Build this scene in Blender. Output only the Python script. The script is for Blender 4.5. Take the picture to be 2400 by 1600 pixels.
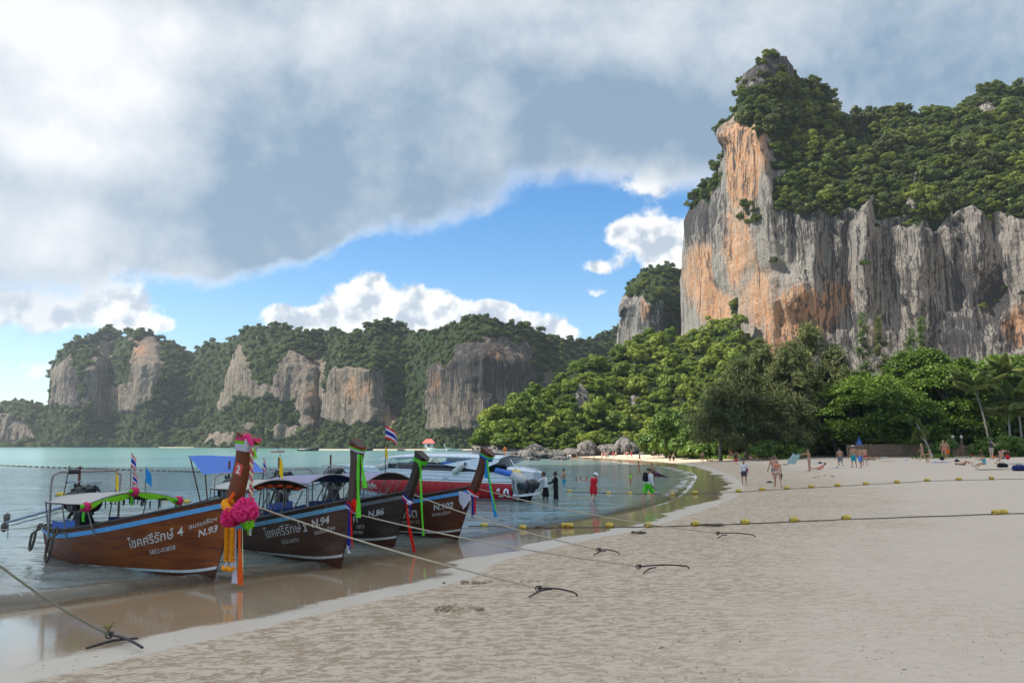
import bpy, bmesh, math, random
import numpy as np
from mathutils import Vector, Matrix
R = math.radians
scene = bpy.context.scene
for o in list(bpy.data.objects):
    bpy.data.objects.remove(o)
COL = scene.collection
# ------------------------------------------------------------------ camera
FPX = 1838.0; CX, CY = 1200.0, 800.0; HORIZON = 1041.0; EYE = 2.9
PITCH = math.atan((HORIZON - CY) / FPX)
cam_d = bpy.data.cameras.new('camera'); cam = bpy.data.objects.new('camera', cam_d); COL.objects.link(cam)
cam.location = (0, 0, EYE); cam.rotation_euler = (math.pi / 2 + PITCH, 0, 0)
cam_d.sensor_width = 36.0; cam_d.lens = 36.0 * FPX / 2400.0; cam_d.clip_start = 0.1; cam_d.clip_end = 9000
scene.camera = cam
# ------------------------------------------------------------------ view, sampling
scene.render.engine = 'CYCLES'
scene.view_settings.view_transform = 'Standard'; scene.view_settings.look = 'None'
scene.view_settings.exposure = 1.03; scene.view_settings.gamma = 1.0; scene.view_settings.use_curve_mapping = False
scene.cycles.use_denoising = True
scene.cycles.max_bounces = 7; scene.cycles.diffuse_bounces = 3; scene.cycles.glossy_bounces = 3
scene.cycles.transmission_bounces = 4; scene.cycles.transparent_max_bounces = 10; scene.cycles.volume_bounces = 0
scene.cycles.caustics_reflective = False; scene.cycles.caustics_refractive = False
scene.cycles.sample_clamp_indirect = 6.0
# ------------------------------------------------------------------ sun
SUN_AZ, SUN_EL = R(-97), R(45)
SUN = Vector((math.sin(SUN_AZ) * math.cos(SUN_EL), math.cos(SUN_AZ) * math.cos(SUN_EL), math.sin(SUN_EL)))
sun_d = bpy.data.lights.new('sun', 'SUN'); sun = bpy.data.objects.new('sun', sun_d); COL.objects.link(sun)
sun_d.energy = 5.0; sun_d.angle = R(0.53); sun_d.color = (1.0, 0.93, 0.82)
sun.rotation_euler = SUN.to_track_quat('Z', 'Y').to_euler(); sun.location = SUN * 500

# ------------------------------------------------------------------ node expression helper
class NT:
    def __init__(s, nt): s.nt = nt
    def new(s, t, **kw):
        n = s.nt.nodes.new(t)
        for k, v in kw.items(): setattr(n, k, v)
        return n
    def put(s, sock, v):
        if isinstance(v, E): s.nt.links.new(v.k, sock)
        elif isinstance(v, bpy.types.NodeSocket): s.nt.links.new(v, sock)
        else: sock.default_value = v
    def m(s, op, *a, clamp=False):
        n = s.new('ShaderNodeMath', operation=op, use_clamp=clamp)
        for i, v in enumerate(a): s.put(n.inputs[i], v)
        return E(s, n.outputs[0])
    def vm(s, op, *a, out=0):
        n = s.new('ShaderNodeVectorMath', operation=op)
        for i, v in enumerate(a): s.put(n.inputs[i], v)
        return E(s, n.outputs[out])
    def noise(s, vec, scale, detail=4, rough=0.5, dist=0.0, dims='3D', out=0):
        n = s.new('ShaderNodeTexNoise', noise_dimensions=dims)
        s.put(n.inputs['Vector'], vec); s.put(n.inputs['Scale'], scale)
        n.inputs['Detail'].default_value = detail; n.inputs['Roughness'].default_value = rough; n.inputs['Distortion'].default_value = dist
        return E(s, n.outputs[out])
    def vor(s, vec, scale, feature='F1', out='Distance', rnd=1.0):
        n = s.new('ShaderNodeTexVoronoi', feature=feature); s.put(n.inputs['Vector'], vec); n.inputs['Scale'].default_value = scale
        n.inputs['Randomness'].default_value = rnd
        return E(s, n.outputs[out])
    def ss(s, x, a, b, c=0.0, d=1.0, kind='SMOOTHSTEP'):
        n = s.new('ShaderNodeMapRange', interpolation_type=kind)
        s.put(n.inputs[0], x); s.put(n.inputs[1], a); s.put(n.inputs[2], b); s.put(n.inputs[3], c); s.put(n.inputs[4], d)
        return E(s, n.outputs[0])
    def mix(s, f, a, b, blend='MIX'):
        n = s.new('ShaderNodeMix', data_type='RGBA', blend_type=blend)
        s.put(n.inputs[0], f)
        for i, v in ((6, a), (7, b)):
            if isinstance(v, tuple) and len(v) == 3: v = v + (1,)
            s.put(n.inputs[i], v)
        return E(s, n.outputs[2])
    def attr(s, name, out='Fac'):
        n = s.new('ShaderNodeAttribute', attribute_name=name)
        return E(s, n.outputs[out])
    def xyz(s, v):
        n = s.new('ShaderNodeSeparateXYZ'); s.put(n.inputs[0], v)
        return [E(s, n.outputs[i]) for i in range(3)]
    def comb(s, x, y, z):
        n = s.new('ShaderNodeCombineXYZ')
        for i, v in enumerate((x, y, z)): s.put(n.inputs[i], v)
        return E(s, n.outputs[0])
    def geo(s, out='Position'):
        return E(s, s.new('ShaderNodeNewGeometry').outputs[out])
    def tc(s, out='Object'):
        return E(s, s.new('ShaderNodeTexCoord').outputs[out])
    def bump(s, h, strength=0.3, dist=0.1, normal=None):
        n = s.new('ShaderNodeBump'); s.put(n.inputs['Height'], h); n.inputs['Strength'].default_value = strength; n.inputs['Distance'].default_value = dist
        if normal is not None: s.put(n.inputs['Normal'], normal)
        return E(s, n.outputs[0])
class E:
    def __init__(s, g, k): s.g, s.k = g, k
    def __add__(s, o): return s.g.m('ADD', s, o)
    __radd__ = __add__
    def __sub__(s, o): return s.g.m('SUBTRACT', s, o)
    def __rsub__(s, o): return s.g.m('SUBTRACT', o, s)
    def __mul__(s, o): return s.g.m('MULTIPLY', s, o)
    __rmul__ = __mul__
    def __truediv__(s, o): return s.g.m('DIVIDE', s, o)

def px_dir(u, v):
    x = (u - CX) / FPX; y = (CY - v) / FPX
    return np.array([x, math.cos(PITCH) - y * math.sin(PITCH), math.sin(PITCH) + y * math.cos(PITCH)])
# ------------------------------------------------------------------ sky: clear blue air and cloud
world = bpy.data.worlds.new('World'); scene.world = world; world.use_nodes = True
wt = world.node_tree; wt.nodes.clear(); g = NT(wt)
sky = g.new('ShaderNodeTexSky', sky_type='NISHITA'); sky.sun_disc = False; sky.sun_elevation = SUN_EL; sky.sun_rotation = SUN_AZ
sky.air_density = 1.0; sky.dust_density = 0.4; sky.ozone_density = 2.0
D = E(g, g.new('ShaderNodeTexCoord').outputs['Generated'])
dx, dy, dz = g.xyz(D)
az = g.m('ARCTAN2', dx, dy) * 57.2958; el = g.m('ARCSINE', dz) * 57.2958
def azel(u, v):
    d = px_dir(u, v); d /= np.linalg.norm(d)
    return math.degrees(math.atan2(d[0], d[1])), math.degrees(math.asin(d[2]))
w1 = g.vm('SUBTRACT', g.noise(D, 5.0, 5, 0.55, out=1), (0.5, 0.5, 0.5))
w2 = g.vm('SUBTRACT', g.noise(D, 22.0, 6, 0.6, out=1), (0.5, 0.5, 0.5))
P0 = g.comb(az, el, 0.0)
Pw = g.vm('ADD', g.vm('ADD', P0, g.vm('MULTIPLY', w1, (9.0, 6.5, 0))), g.vm('MULTIPLY', w2, (1.6, 1.3, 0)))
Pc = g.vm('ADD', g.vm('ADD', P0, g.vm('MULTIPLY', w1, (1.2, 0.8, 0))), g.vm('MULTIPLY', w2, (2.2, 1.8, 0)))
def blobs(P, lst):
    tot = None
    for (u, v, ru, rv, amp) in lst:      # centre and half widths as seen in the picture, turned into degrees of sky
        a, e = azel(u * 1.0204, v * 1.0204)
        q = g.vm('MULTIPLY', g.vm('SUBTRACT', P, (a, e, 0)), (31.5 / ru, 31.5 / rv, 0))
        d2 = g.vm('DOT_PRODUCT', q, q, out=1)
        b = g.m('EXPONENT', d2 * -1.0) * amp
        tot = b if tot is None else tot + b
    return tot
nA = g.noise(g.vm('MULTIPLY', D, (1, 1, 1.7)), 3.2, 8, 0.55)
nB = g.noise(D, 14.0, 8, 0.6)
nC = g.noise(D, 34.0, 8, 0.62)
nS = g.noise(D, 30.0, 3, 0.5); nL = g.noise(g.vm('ADD', D, tuple(0.014 * c for c in SUN)), 30.0, 3, 0.5)
# the long grey bank overhead, thinning out into blue towards the horizon
deck = blobs(Pw, [(350, 260, 560, 330, 1.1), (900, 150, 600, 290, 1.1), (1500, 120, 560, 230, 1.1), (2150, 60, 500, 260, 1.1), (560, 500, 250, 110, .8), (930, 440, 170, 75, .9), (600, 545, 220, 60, .6), (770, 540, 110, 45, .5),
                  (1250, 300, 260, 80, .6), (1620, 330, 300, 100, .5), (40, 520, 300, 70, .45), (-250, 250, 450, 330, 1.), (2500, 250, 500, 500, 1.),
                  (1330, 560, 320, 130, -.9), (860, 610, 130, 60, -.35), (700, 470, 90, 40, -.15), (1000, 640, 420, 70, -.6), (480, 690, 240, 60, -.5)])
deck = deck + g.ss(el, 24, 34) * 1.0 + (nA - 0.5) * 0.95 + (nB - 0.5) * 0.55
a_deck = g.ss(deck + (nC - 0.5) * 0.35 * g.ss(deck, 0.05, 0.5), 0.16, 1.02)
bright = blobs(Pw, [(130, 110, 300, 120, .62), (60, 330, 240, 70, .58), (430, 60, 420, 70, .3), (1150, 20, 520, 70, .3), (1560, 90, 330, 90, .33), (250, 250, 170, 120, .2), (80, 540, 300, 90, .36),
                    (1480, 420, 180, 60, .35), (980, 270, 240, 110, .06),
                    (760, 300, 300, 110, -.10), (880, 460, 330, 55, -.12), (500, 420, 330, 100, -.12), (1450, 300, 300, 80, -.14), (2200, 150, 380, 130, -.12), (560, 570, 260, 50, -.08)])
bright = bright + 0.25 + (nA - 0.5) * 1.0 + (nB - 0.5) * 0.75 + (nC - 0.5) * 0.2 + g.ss(el, 27, 45) * 0.5
edge = (1.0 - g.ss(deck, 0.42, 0.95)) * 0.06
c_deck = g.mix(g.ss(bright + edge, 0.12, 0.95, kind='LINEAR'), (0.130, 0.190, 0.255), (0.485, 0.492, 0.50))
# heaped fair-weather clouds low down
cum = blobs(Pc, [(840, 700, 100, 70, 1.1), (760, 750, 110, 40, .9), (660, 730, 60, 28, .9), (990, 705, 62, 48, 1.), (1090, 735, 70, 45, 1.), (1150, 720, 50, 30, .8), (1230, 745, 85, 38, 1.), (1300, 770, 40, 20, .7), (930, 760, 260, 34, .9),
                 (1500, 545, 85, 62, 1.05), (1570, 600, 70, 60, .9), (1440, 535, 60, 28, .6), (1370, 610, 55, 26, .75), (1370, 672, 55, 16, .55), (1490, 420, 90, 38, .7),
                 (60, 715, 130, 42, 1.0), (300, 700, 80, 50, .65), (180, 560, 130, 40, .7), (20, 540, 120, 34, .7), (330, 750, 70, 20, .6), (120, 600, 200, 60, .65), (100, 860, 120, 40, .5), (430, 620, 60, 20, .5), (430, 800, 16, 12, .6)])
cum = cum + ((nC - 0.5) * 0.9 + (nB - 0.5) * 0.35) * g.m('MINIMUM', cum * 2.0, 1.0)
a_cum = g.ss(cum, 0.40, 0.70)
lit = g.m('ADD', (nL - nS) * -3.2, g.ss(cum, 0.45, 1.3, 0.05, -0.30) + 0.95 + (nC - 0.5) * 0.5)
c_cum = g.mix(g.ss(lit, 0.30, 1.05), (0.26, 0.30, 0.35), (0.53, 0.53, 0.52))
hs = g.new('ShaderNodeHueSaturation'); hs.inputs['Saturation'].default_value = 1.42; g.put(hs.inputs['Color'], sky.outputs[0])
bg1 = g.new('ShaderNodeBackground'); g.put(bg1.inputs[0], hs.outputs[0]); bg1.inputs[1].default_value = 0.09
c_all = g.mix(a_deck, c_cum, c_deck)
a_all = 1.0 - (1.0 - a_deck * 0.97) * (1.0 - a_cum * 0.97)
horizon_veil = g.ss(el, 12, -2, 0.0, 0.30)
bg2 = g.new('ShaderNodeBackground'); g.put(bg2.inputs[0], g.mix(1.0 - g.ss(a_all, 0.0, 0.35), c_all, (0.33, 0.43, 0.52))); g.put(bg2.inputs[1], g.ss(el, 31, 62, 1.0, 1.75))  # unseen overhead cloud brightened towards the zenith, to add light on the ground
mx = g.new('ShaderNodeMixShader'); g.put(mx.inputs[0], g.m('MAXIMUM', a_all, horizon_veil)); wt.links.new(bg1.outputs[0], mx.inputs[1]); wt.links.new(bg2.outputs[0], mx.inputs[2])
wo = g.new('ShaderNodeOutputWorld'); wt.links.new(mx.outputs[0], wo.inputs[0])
world.cycles.sampling_method = 'MANUAL'; world.cycles.sample_map_resolution = 1024
# ------------------------------------------------------------------ numeric helpers
_rs = np.random.RandomState(7)
_perm = np.concatenate([_rs.permutation(256)] * 3)
_grad = _rs.normal(size=(256, 3)); _grad /= np.linalg.norm(_grad, axis=1)[:, None]
def pnoise(p):
    p = np.asarray(p, float); i = np.floor(p).astype(int); f = p - i; i &= 255
    u = f * f * f * (f * (f * 6 - 15) + 10)
    out = 0
    for dx_ in (0, 1):
        for dy_ in (0, 1):
            for dz_ in (0, 1):
                h = _perm[_perm[_perm[i[..., 0] + dx_] + i[..., 1] + dy_] + i[..., 2] + dz_]
                d = f - np.array([dx_, dy_, dz_]); n = (_grad[h] * d).sum(-1)
                w = (u[..., 0] if dx_ else 1 - u[..., 0]) * (u[..., 1] if dy_ else 1 - u[..., 1]) * (u[..., 2] if dz_ else 1 - u[..., 2])
                out = out + n * w
    return out * 1.5
def fbm(p, oct=4, gain=0.5, ridged=False):
    p = np.asarray(p, float); a = 1.0; s = 0; t = 0
    for k in range(oct):
        n = pnoise(p * (2 ** k) + 17.3 * k)
        if ridged: n = 1 - 2 * np.abs(n)
        s = s + a * n; t += a; a *= gain
    return s / t
def sstep(a, b, x):
    t = np.clip((x - a) / (b - a), 0, 1); return t * t * (3 - 2 * t)
def P(u, v, Y):                    # the world point that is seen at (u, v) of the photograph, at distance Y ahead
    d = px_dir(u, v); return np.array([0, 0, EYE]) + d * (Y / d[1])
def on_z(u, v, z=0.0):
    d = px_dir(u, v); return np.array([0, 0, EYE]) + d * ((z - EYE) / d[2])
# shore: the water's edge and, higher up the beach, the edge of the wet sand
SHORE_PX = [(-900, 1600), (-600, 1530), (-200, 1470), (0, 1440), (180, 1418), (360, 1388), (500, 1374), (600, 1356), (700, 1346), (800, 1334), (860, 1320), (964, 1308), (1060, 1286), (1127, 1265),
            (1240, 1243), (1330, 1226), (1416, 1212), (1544, 1188), (1601, 1165), (1625, 1137), (1637, 1118), (1627, 1107), (1565, 1093), (1471, 1085), (1374, 1076), (1300, 1072)]
WET_PX = [(-900, 1900), (-300, 1690), (102, 1598), (326, 1547), (459, 1514), (612, 1475), (765, 1435), (959, 1396), (1060, 1372), (1120, 1352), (1180, 1316), (1255, 1296), (1410, 1260), (1520, 1241), (1642, 1198),
          (1705, 1178), (1742, 1152), (1745, 1135), (1712, 1112), (1660, 1096), (1597, 1086), (1500, 1079), (1395, 1072.5), (1320, 1069.5)]
sh = [on_z(u, v, 0.0)[:2] for u, v in SHORE_PX]
we = [on_z(u, v, 0.22 if v > 1110 else 0.12)[:2] for u, v in WET_PX]
SHORE = np.array([(-400, -260), (-60, -16)] + [tuple(p) for p in sh] + [(-2, 172), (-14, 190), (20, 240), (60, 380), (400, 520), (1500, 800)])
WET = np.array([(-395, -266), (-45, -17)] + [tuple(p) for p in we] + [(-1, 173), (-12, 192), (22, 242), (64, 378), (404, 514), (1504, 790)])
def resample(pl, n=3):
    for _ in range(n):
        q = [pl[0]]
        for a, b in zip(pl[:-1], pl[1:]): q += [a * .75 + b * .25, a * .25 + b * .75]
        q.append(pl[-1]); pl = np.array(q)
    return pl
SHORE = resample(SHORE, 2); WET = resample(WET, 2)
def sdist(xy, pl):                 # signed distance, positive on the land side (right of the line's course)
    xy = np.asarray(xy, float); sh_ = xy.shape[:-1]; q = xy.reshape(-1, 2); best = np.full(len(q), 1e18); sg = np.ones(len(q))
    for a, b in zip(pl[:-1], pl[1:]):
        e = b - a; L2 = (e * e).sum()
        if L2 < 1e-9: continue
        t = np.clip(((q - a) @ e) / L2, 0, 1); d = q - a - t[:, None] * e; d2 = (d * d).sum(1)
        cr = e[0] * (q[:, 1] - a[1]) - e[1] * (q[:, 0] - a[0])
        m = d2 < best - 1e-9; best[m] = d2[m]; sg[m] = np.where(cr[m] > 0, -1.0, 1.0)
    return (np.sqrt(best) * sg).reshape(sh_)
def beach_z(s, w):
    zone = 0.25 * np.clip(s / np.maximum(s - w, 1e-3), 0, 1)
    dry = 0.25 + 1.75 * (1 - np.exp(-np.maximum(w, 0) / 45.0))
    z = np.where(w > 0, dry, zone)
    return np.where(s < 0, -np.minimum(-s * 0.05, 0.6 + np.sqrt(np.maximum(-s, 0)) * 0.25), z)
def ground_z(x, y):
    q = np.array([[x, y]], float); return float(beach_z(sdist(q, SHORE), sdist(q, WET))[0])
def G(u, v, sea=True):             # the point of beach or water seen at (u, v)
    d = px_dir(u, v); z = 0.0
    for _ in range(14):
        p = np.array([0, 0, EYE]) + d * ((z - EYE) / d[2]); zz = ground_z(p[0], p[1])
        if sea: zz = max(zz, 0.0)
        z = z * 0.5 + zz * 0.5
    return np.array([p[0], p[1], zz])
# ------------------------------------------------------------------ object helpers
def tag(o, label=None, cat=None, group=None, kind=None):
    if label: o['label'] = label
    if cat: o['category'] = cat
    if group: o['group'] = group
    if kind: o['kind'] = kind
    return o
def thing(name, label, cat, loc=(0, 0, 0), rz=0.0, group=None):
    o = bpy.data.objects.new(name, None); COL.objects.link(o); o.empty_display_size = 0.2
    o.location = tuple(float(c) for c in loc); o.rotation_euler = (0, 0, rz)
    return tag(o, label, cat, group)
def link(name, me, parent=None, loc=None, rz=None, scale=None):
    o = bpy.data.objects.new(name, me); COL.objects.link(o)
    if parent is not None: o.parent = parent
    if loc is not None: o.location = tuple(float(c) for c in loc)
    if rz is not None: o.rotation_euler = (0, 0, rz)
    if scale is not None: o.scale = scale if hasattr(scale, '__len__') else (scale,) * 3
    return o
def copy_tree(o, parent=None):
    c = o.copy(); COL.objects.link(c)
    if parent is not None: c.parent = parent
    for ch in list(o.children): copy_tree(ch, c)
    return c
def np_mesh(name, verts, quads, mats=(), smooth=True, attrs=None, tri=False):
    me = bpy.data.meshes.new(name); verts = np.asarray(verts, np.float32); quads = np.asarray(quads, np.int32)
    k = quads.shape[1]
    me.vertices.add(len(verts)); me.vertices.foreach_set('co', verts.ravel())
    me.loops.add(quads.size); me.loops.foreach_set('vertex_index', quads.ravel())
    me.polygons.add(len(quads)); me.polygons.foreach_set('loop_start', np.arange(len(quads), dtype=np.int32) * k)
    me.polygons.foreach_set('loop_total', np.full(len(quads), k, np.int32))
    me.update(calc_edges=True)
    if smooth: me.polygons.foreach_set('use_smooth', np.ones(len(quads), bool))
    for m in mats: me.materials.append(m)
    for nm, arr in (attrs or {}).items():
        a = me.attributes.new(nm, 'FLOAT', 'POINT'); a.data.foreach_set('value', np.asarray(arr, np.float32).ravel())
    me.validate()
    return me
def grid_faces(nu, nv, wrap=False):
    i = np.arange(nu if wrap else nu - 1); j = np.arange(nv - 1); I, J = np.meshgrid(i, j, indexing='ij'); I2 = (I + 1) % nu
    return np.stack([I * nv + J, I2 * nv + J, I2 * nv + J + 1, I * nv + J + 1], -1).reshape(-1, 4)
class MB:                          # collects shapes, then becomes ONE mesh object
    def __init__(s): s.v, s.f, s.mi = [], [], []
    def add(s, vs, fs, mi=0):
        b = len(s.v); s.v += [tuple(float(c) for c in p) for p in vs]; s.f += [tuple(b + i for i in f) for f in fs]; s.mi += [mi] * len(fs); return s
    def box(s, c, d, mi=0, rz=0.0, M=None, taper=1.0):
        x, y, z = (k / 2 for k in d); vs = []
        for sz in (-1, 1):
            t = taper if sz > 0 else 1.0
            for sx, sy in ((-1, -1), (1, -1), (1, 1), (-1, 1)): vs.append(Vector((sx * x * t, sy * y * t, sz * z)))
        m = Matrix.Rotation(rz, 4, 'Z')
        if M is not None: m = M
        return s.add([m @ p + Vector(c) for p in vs], [(3, 2, 1, 0), (4, 5, 6, 7), (0, 1, 5, 4), (1, 2, 6, 5), (2, 3, 7, 6), (3, 0, 4, 7)], mi)
    def tube(s, pts, r, n=6, mi=0, cap=True, flat=None):
        pts = [Vector([float(c) for c in p]) for p in pts]; k = len(pts)
        rr = list(r) if hasattr(r, '__len__') else [r] * k
        t0 = (pts[1] - pts[0]).normalized(); up = Vector((0, 0, 1)) if abs(t0.z) < 0.95 else Vector((1, 0, 0))
        a = t0.cross(up).normalized(); vs = []; fs = []
        for i, p in enumerate(pts):
            t = (pts[min(i + 1, k - 1)] - pts[max(i - 1, 0)])
            t = t.normalized() if t.length > 1e-9 else t0
            a = (a - t * a.dot(t)); a = a.normalized() if a.length > 1e-6 else t.orthogonal().normalized()
            b = t.cross(a)
            for q in range(n):
                th = 2 * math.pi * q / n
                vs.append(p + (a * math.cos(th) * (flat or 1.0) + b * math.sin(th)) * rr[i])
        for i in range(k - 1):
            for q in range(n): fs.append((i * n + q, i * n + (q + 1) % n, (i + 1) * n + (q + 1) % n, (i + 1) * n + q))
        if cap: fs.append(tuple(reversed(range(n)))); fs.append(tuple((k - 1) * n + q for q in range(n)))
        return s.add(vs, fs, mi)
    def ell(s, c, r, nu=10, nv=6, mi=0, M=None):
        vs = []; fs = []; c = Vector([float(k) for k in c]); r = r if hasattr(r, '__len__') else (r,) * 3
        for j in range(nv + 1):
            ph = -math.pi / 2 + math.pi * j / nv
            for i in range(nu):
                th = 2 * math.pi * i / nu
                p = Vector((math.cos(th) * math.cos(ph) * r[0], math.sin(th) * math.cos(ph) * r[1], math.sin(ph) * r[2]))
                vs.append((M @ p if M is not None else p) + c)
        for j in range(nv):
            for i in range(nu): fs.append((j * nu + i, j * nu + (i + 1) % nu, (j + 1) * nu + (i + 1) % nu, (j + 1) * nu + i))
        return s.add(vs, fs, mi)
    def grid(s, rows, mi=0, wrap=False):
        nu = len(rows); nv = len(rows[0]); vs = [p for r in rows for p in r]
        return s.add(vs, [tuple(int(q) for q in f) for f in grid_faces(nu, nv, wrap)], mi)
    def build(s, name, mats, parent=None, smooth=True, loc=None, rz=None):
        me = bpy.data.meshes.new(name); me.from_pydata(s.v, [], s.f)
        for m in (mats if isinstance(mats, (list, tuple)) else [mats]): me.materials.append(m)
        me.polygons.foreach_set('material_index', s.mi)
        if smooth:
            me.polygons.foreach_set('use_smooth', [True] * len(s.f))
            try: me.set_sharp_from_angle(angle=R(40))
            except Exception: pass
        me.validate(); me.update()
        return link(name, me, parent, loc, rz)
# ------------------------------------------------------------------ materials
def mat(name):
    m = bpy.data.materials.new(name); m.use_nodes = True; nt = m.node_tree; nt.nodes.clear(); g = NT(nt)
    b = g.new('ShaderNodeBsdfPrincipled'); o = g.new('ShaderNodeOutputMaterial'); nt.links.new(b.outputs[0], o.inputs[0])
    return m, g, b, o
_mc = {}
def plain(name, col, rough=0.6, metal=0.0, var=0.12, scale=8.0, spec=0.5, bump=0.0):
    if name in _mc: return _mc[name]
    m, g, b, o = mat(name); n = g.noise(g.tc(), scale, 5, 0.6)
    f = g.ss(n, 0.3, 0.7)
    g.put(b.inputs['Base Color'], g.mix(f, tuple(c * (1 - var) for c in col), tuple(min(1, c * (1 + var)) for c in col)))
    g.put(b.inputs['Roughness'], g.ss(n, 0.2, 0.8, max(0.02, rough - 0.08), min(1, rough + 0.08))); b.inputs['Metallic'].default_value = metal
    b.inputs['Specular IOR Level'].default_value = spec
    if bump: g.put(b.inputs['Normal'], g.bump(n, bump, 0.02))
    _mc[name] = m; return m
def cloth(name, col, trans=0.25, rough=0.8):
    if name in _mc: return _mc[name]
    m, g, b, o = mat(name); n = g.noise(g.tc(), 30.0, 4, 0.6)
    c = g.mix(n, tuple(k * 0.82 for k in col), tuple(min(1, k * 1.12) for k in col))
    g.put(b.inputs['Base Color'], c); b.inputs['Roughness'].default_value = rough; b.inputs['Specular IOR Level'].default_value = 0.2
    t = g.new('ShaderNodeBsdfTranslucent'); g.put(t.inputs[0], c); mxs = g.new('ShaderNodeMixShader'); mxs.inputs[0].default_value = trans
    m.node_tree.links.new(b.outputs[0], mxs.inputs[1]); m.node_tree.links.new(t.outputs[0], mxs.inputs[2]); m.node_tree.links.new(mxs.outputs[0], o.inputs[0])
    _mc[name] = m; return m
# ------------------------------------------------------------------ sand
def polar(r0, r1, nr, a0, a1, na):
    r = np.geomspace(r0, r1, nr); a = np.radians(np.linspace(a0, a1, na)); A, RR = np.meshgrid(a, r, indexing='ij')
    return RR * np.sin(A), RR * np.cos(A)
def sand_material():
    m, g, b, o = mat('sand'); pos = g.geo(); s = g.attr('shore'); w = g.attr('wet')
    n1 = g.noise(pos, 0.35, 6, 0.55); n2 = g.noise(g.vm('MULTIPLY', pos, (1.0, 1.5, 1.0)), 2.6, 7, 0.62, 0.6); n3 = g.noise(pos, 24.0, 5, 0.7); n4 = g.noise(g.vm('MULTIPLY', pos, (1.0, 1.7, 1.0)), 9.0, 5, 0.6, 0.8)
    wn = w + (n1 - 0.5) * 0.5 + (n2 - 0.5) * 0.25
    n5 = g.noise(g.vm('MULTIPLY', pos, (0.8, 1.5, 1.0)), 5.0, 8, 0.66, 0.7)
    patch = g.ss(n5 * 0.7 + n4 * 0.4, 0.515, 0.60)             # trampled darker sand between smooth pale skin
    zone = 1.0 - g.ss(wn + (n1 - 0.5) * 9.0, 2.0, 10.5)
    dark = g.m('MULTIPLY', patch, zone * 0.9 + 0.10)
    spots = g.ss(n4 * 0.6 + n1 * 0.55, 0.69, 0.76) * 0.5
    dry = g.mix(n3, (0.500, 0.408, 0.312), (0.575, 0.482, 0.380))
    dry = g.mix(zone * 0.38, dry, (0.43, 0.338, 0.238))
    dry = g.mix(dark, dry, g.mix(n3, (0.275, 0.205, 0.135), (0.345, 0.265, 0.18)))
    dry = g.mix(spots, dry, (0.34, 0.275, 0.20))
    speck = g.ss(g.noise(pos, 55.0, 2, 0.5), 0.72, 0.78)
    dry = g.mix(speck * 0.5, dry, (0.24, 0.19, 0.14))
    wetc = g.mix(n1, (0.300, 0.212, 0.128), (0.365, 0.272, 0.172))
    f_edge = 1.0 - g.ss(wn, -0.15, 0.10)                        # smooth drained strip beside the film of water
    wide = g.ss(n1, 0.3, 0.7, 0.55, 1.35)
    f_wet = 1.0 - g.ss(wn + wide, -0.22, 0.16)
    col = g.mix(f_edge, dry, g.mix(n1, (0.46, 0.392, 0.312), (0.53, 0.46, 0.372)))
    col = g.mix(f_wet, col, wetc)
    under = 1.0 - g.ss(s, -2.5, -0.1)
    col = g.mix(under, col, (0.30, 0.26, 0.18))
    g.put(b.inputs['Base Color'], col)
    g.put(b.inputs['Roughness'], g.ss(f_edge, 0, 1, 0.92, 0.42, kind='LINEAR') - f_wet * 0.345 + g.ss(n4, 0.45, 0.7, 0.0, 0.05)); g.put(b.inputs['Specular IOR Level'], g.ss(f_wet, 0, 1, 0.25, 0.55))
    print_ = g.vor(g.vm('ADD', g.vm('MULTIPLY', pos, (1, 1, 0)), g.vm('MULTIPLY', g.noise(pos, 2.0, 3, out=1), (0.6, 0.6, 0))), 2.1)
    pits = g.m('MULTIPLY', g.ss(print_, 0.16, 0.30, -1.0, 0.0), g.ss(n1, 0.45, 0.6))
    h = n2 * 0.5 + n4 * 0.55 + n3 * 0.12 + pits * 0.5
    bmp = g.new('ShaderNodeBump'); g.put(bmp.inputs['Height'], h); bmp.inputs['Distance'].default_value = 0.05
    g.put(bmp.inputs['Strength'], g.ss(f_edge, 0, 1, 0.40, 0.05, kind='LINEAR') - f_wet * 0.035); g.put(b.inputs['Normal'], E(g, bmp.outputs[0]))
    return m
M_SAND = sand_material()
def beach_sheet():
    X, Y = polar(2.2, 4000, 560, -62, 62, 340)
    X2, Y2 = polar(2.2, 4000, 60, 62, 298, 60)
    vs = []; fs = []; S = []; W = []; off = 0
    for x, y, (na, nr) in ((X, Y, X.shape), (X2, Y2, X2.shape)):
        xy = np.stack([x, y], -1); s = sdist(xy, SHORE); w = sdist(xy, WET); z = beach_z(s, w)
        p = np.stack([x, y, z], -1); far = np.exp(-np.hypot(x, y) / 60)
        q = np.stack([x, y, 0 * x], -1); dryf = sstep(0.2, 2.5, w)
        z = z + dryf * (fbm(q / 1.1, 3) * 0.018 + fbm(q / 7.0, 2) * 0.04) * (0.3 + far) + np.clip(-w, 0, 1) * 0
        far_land = sstep(130, 400, w); z = z + far_land * 1.0
        # low heaps of dug sand
        for (u, v, r, hh) in ((1085, 1430, .28, .10), (1180, 1364, .5, .05), (1932, 1122, .9, .22)):
            c = G(u, v); rr = np.hypot(x - c[0], y - c[1]); z = z + hh * np.exp(-(rr / r) ** 2) * (1 + 0.8 * fbm(q / (r * 0.4), 2))
        vs.append(np.stack([x, y, z], -1).reshape(-1, 3)); S.append(s.ravel()); W.append(w.ravel()); fs.append(grid_faces(na, nr)[:, ::-1] + off); off += na * nr
    t = np.linspace(0, 2 * math.pi, 40, endpoint=False); zc = ground_z(0, 0)
    me = np_mesh('beach_sand', np.concatenate(vs), np.concatenate(fs)[:, ::-1], [M_SAND], attrs={'shore': np.concatenate(S), 'wet': np.concatenate(W)})
    o = link('beach', me); tag(o, kind='structure'); return o
beach_sheet()
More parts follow.
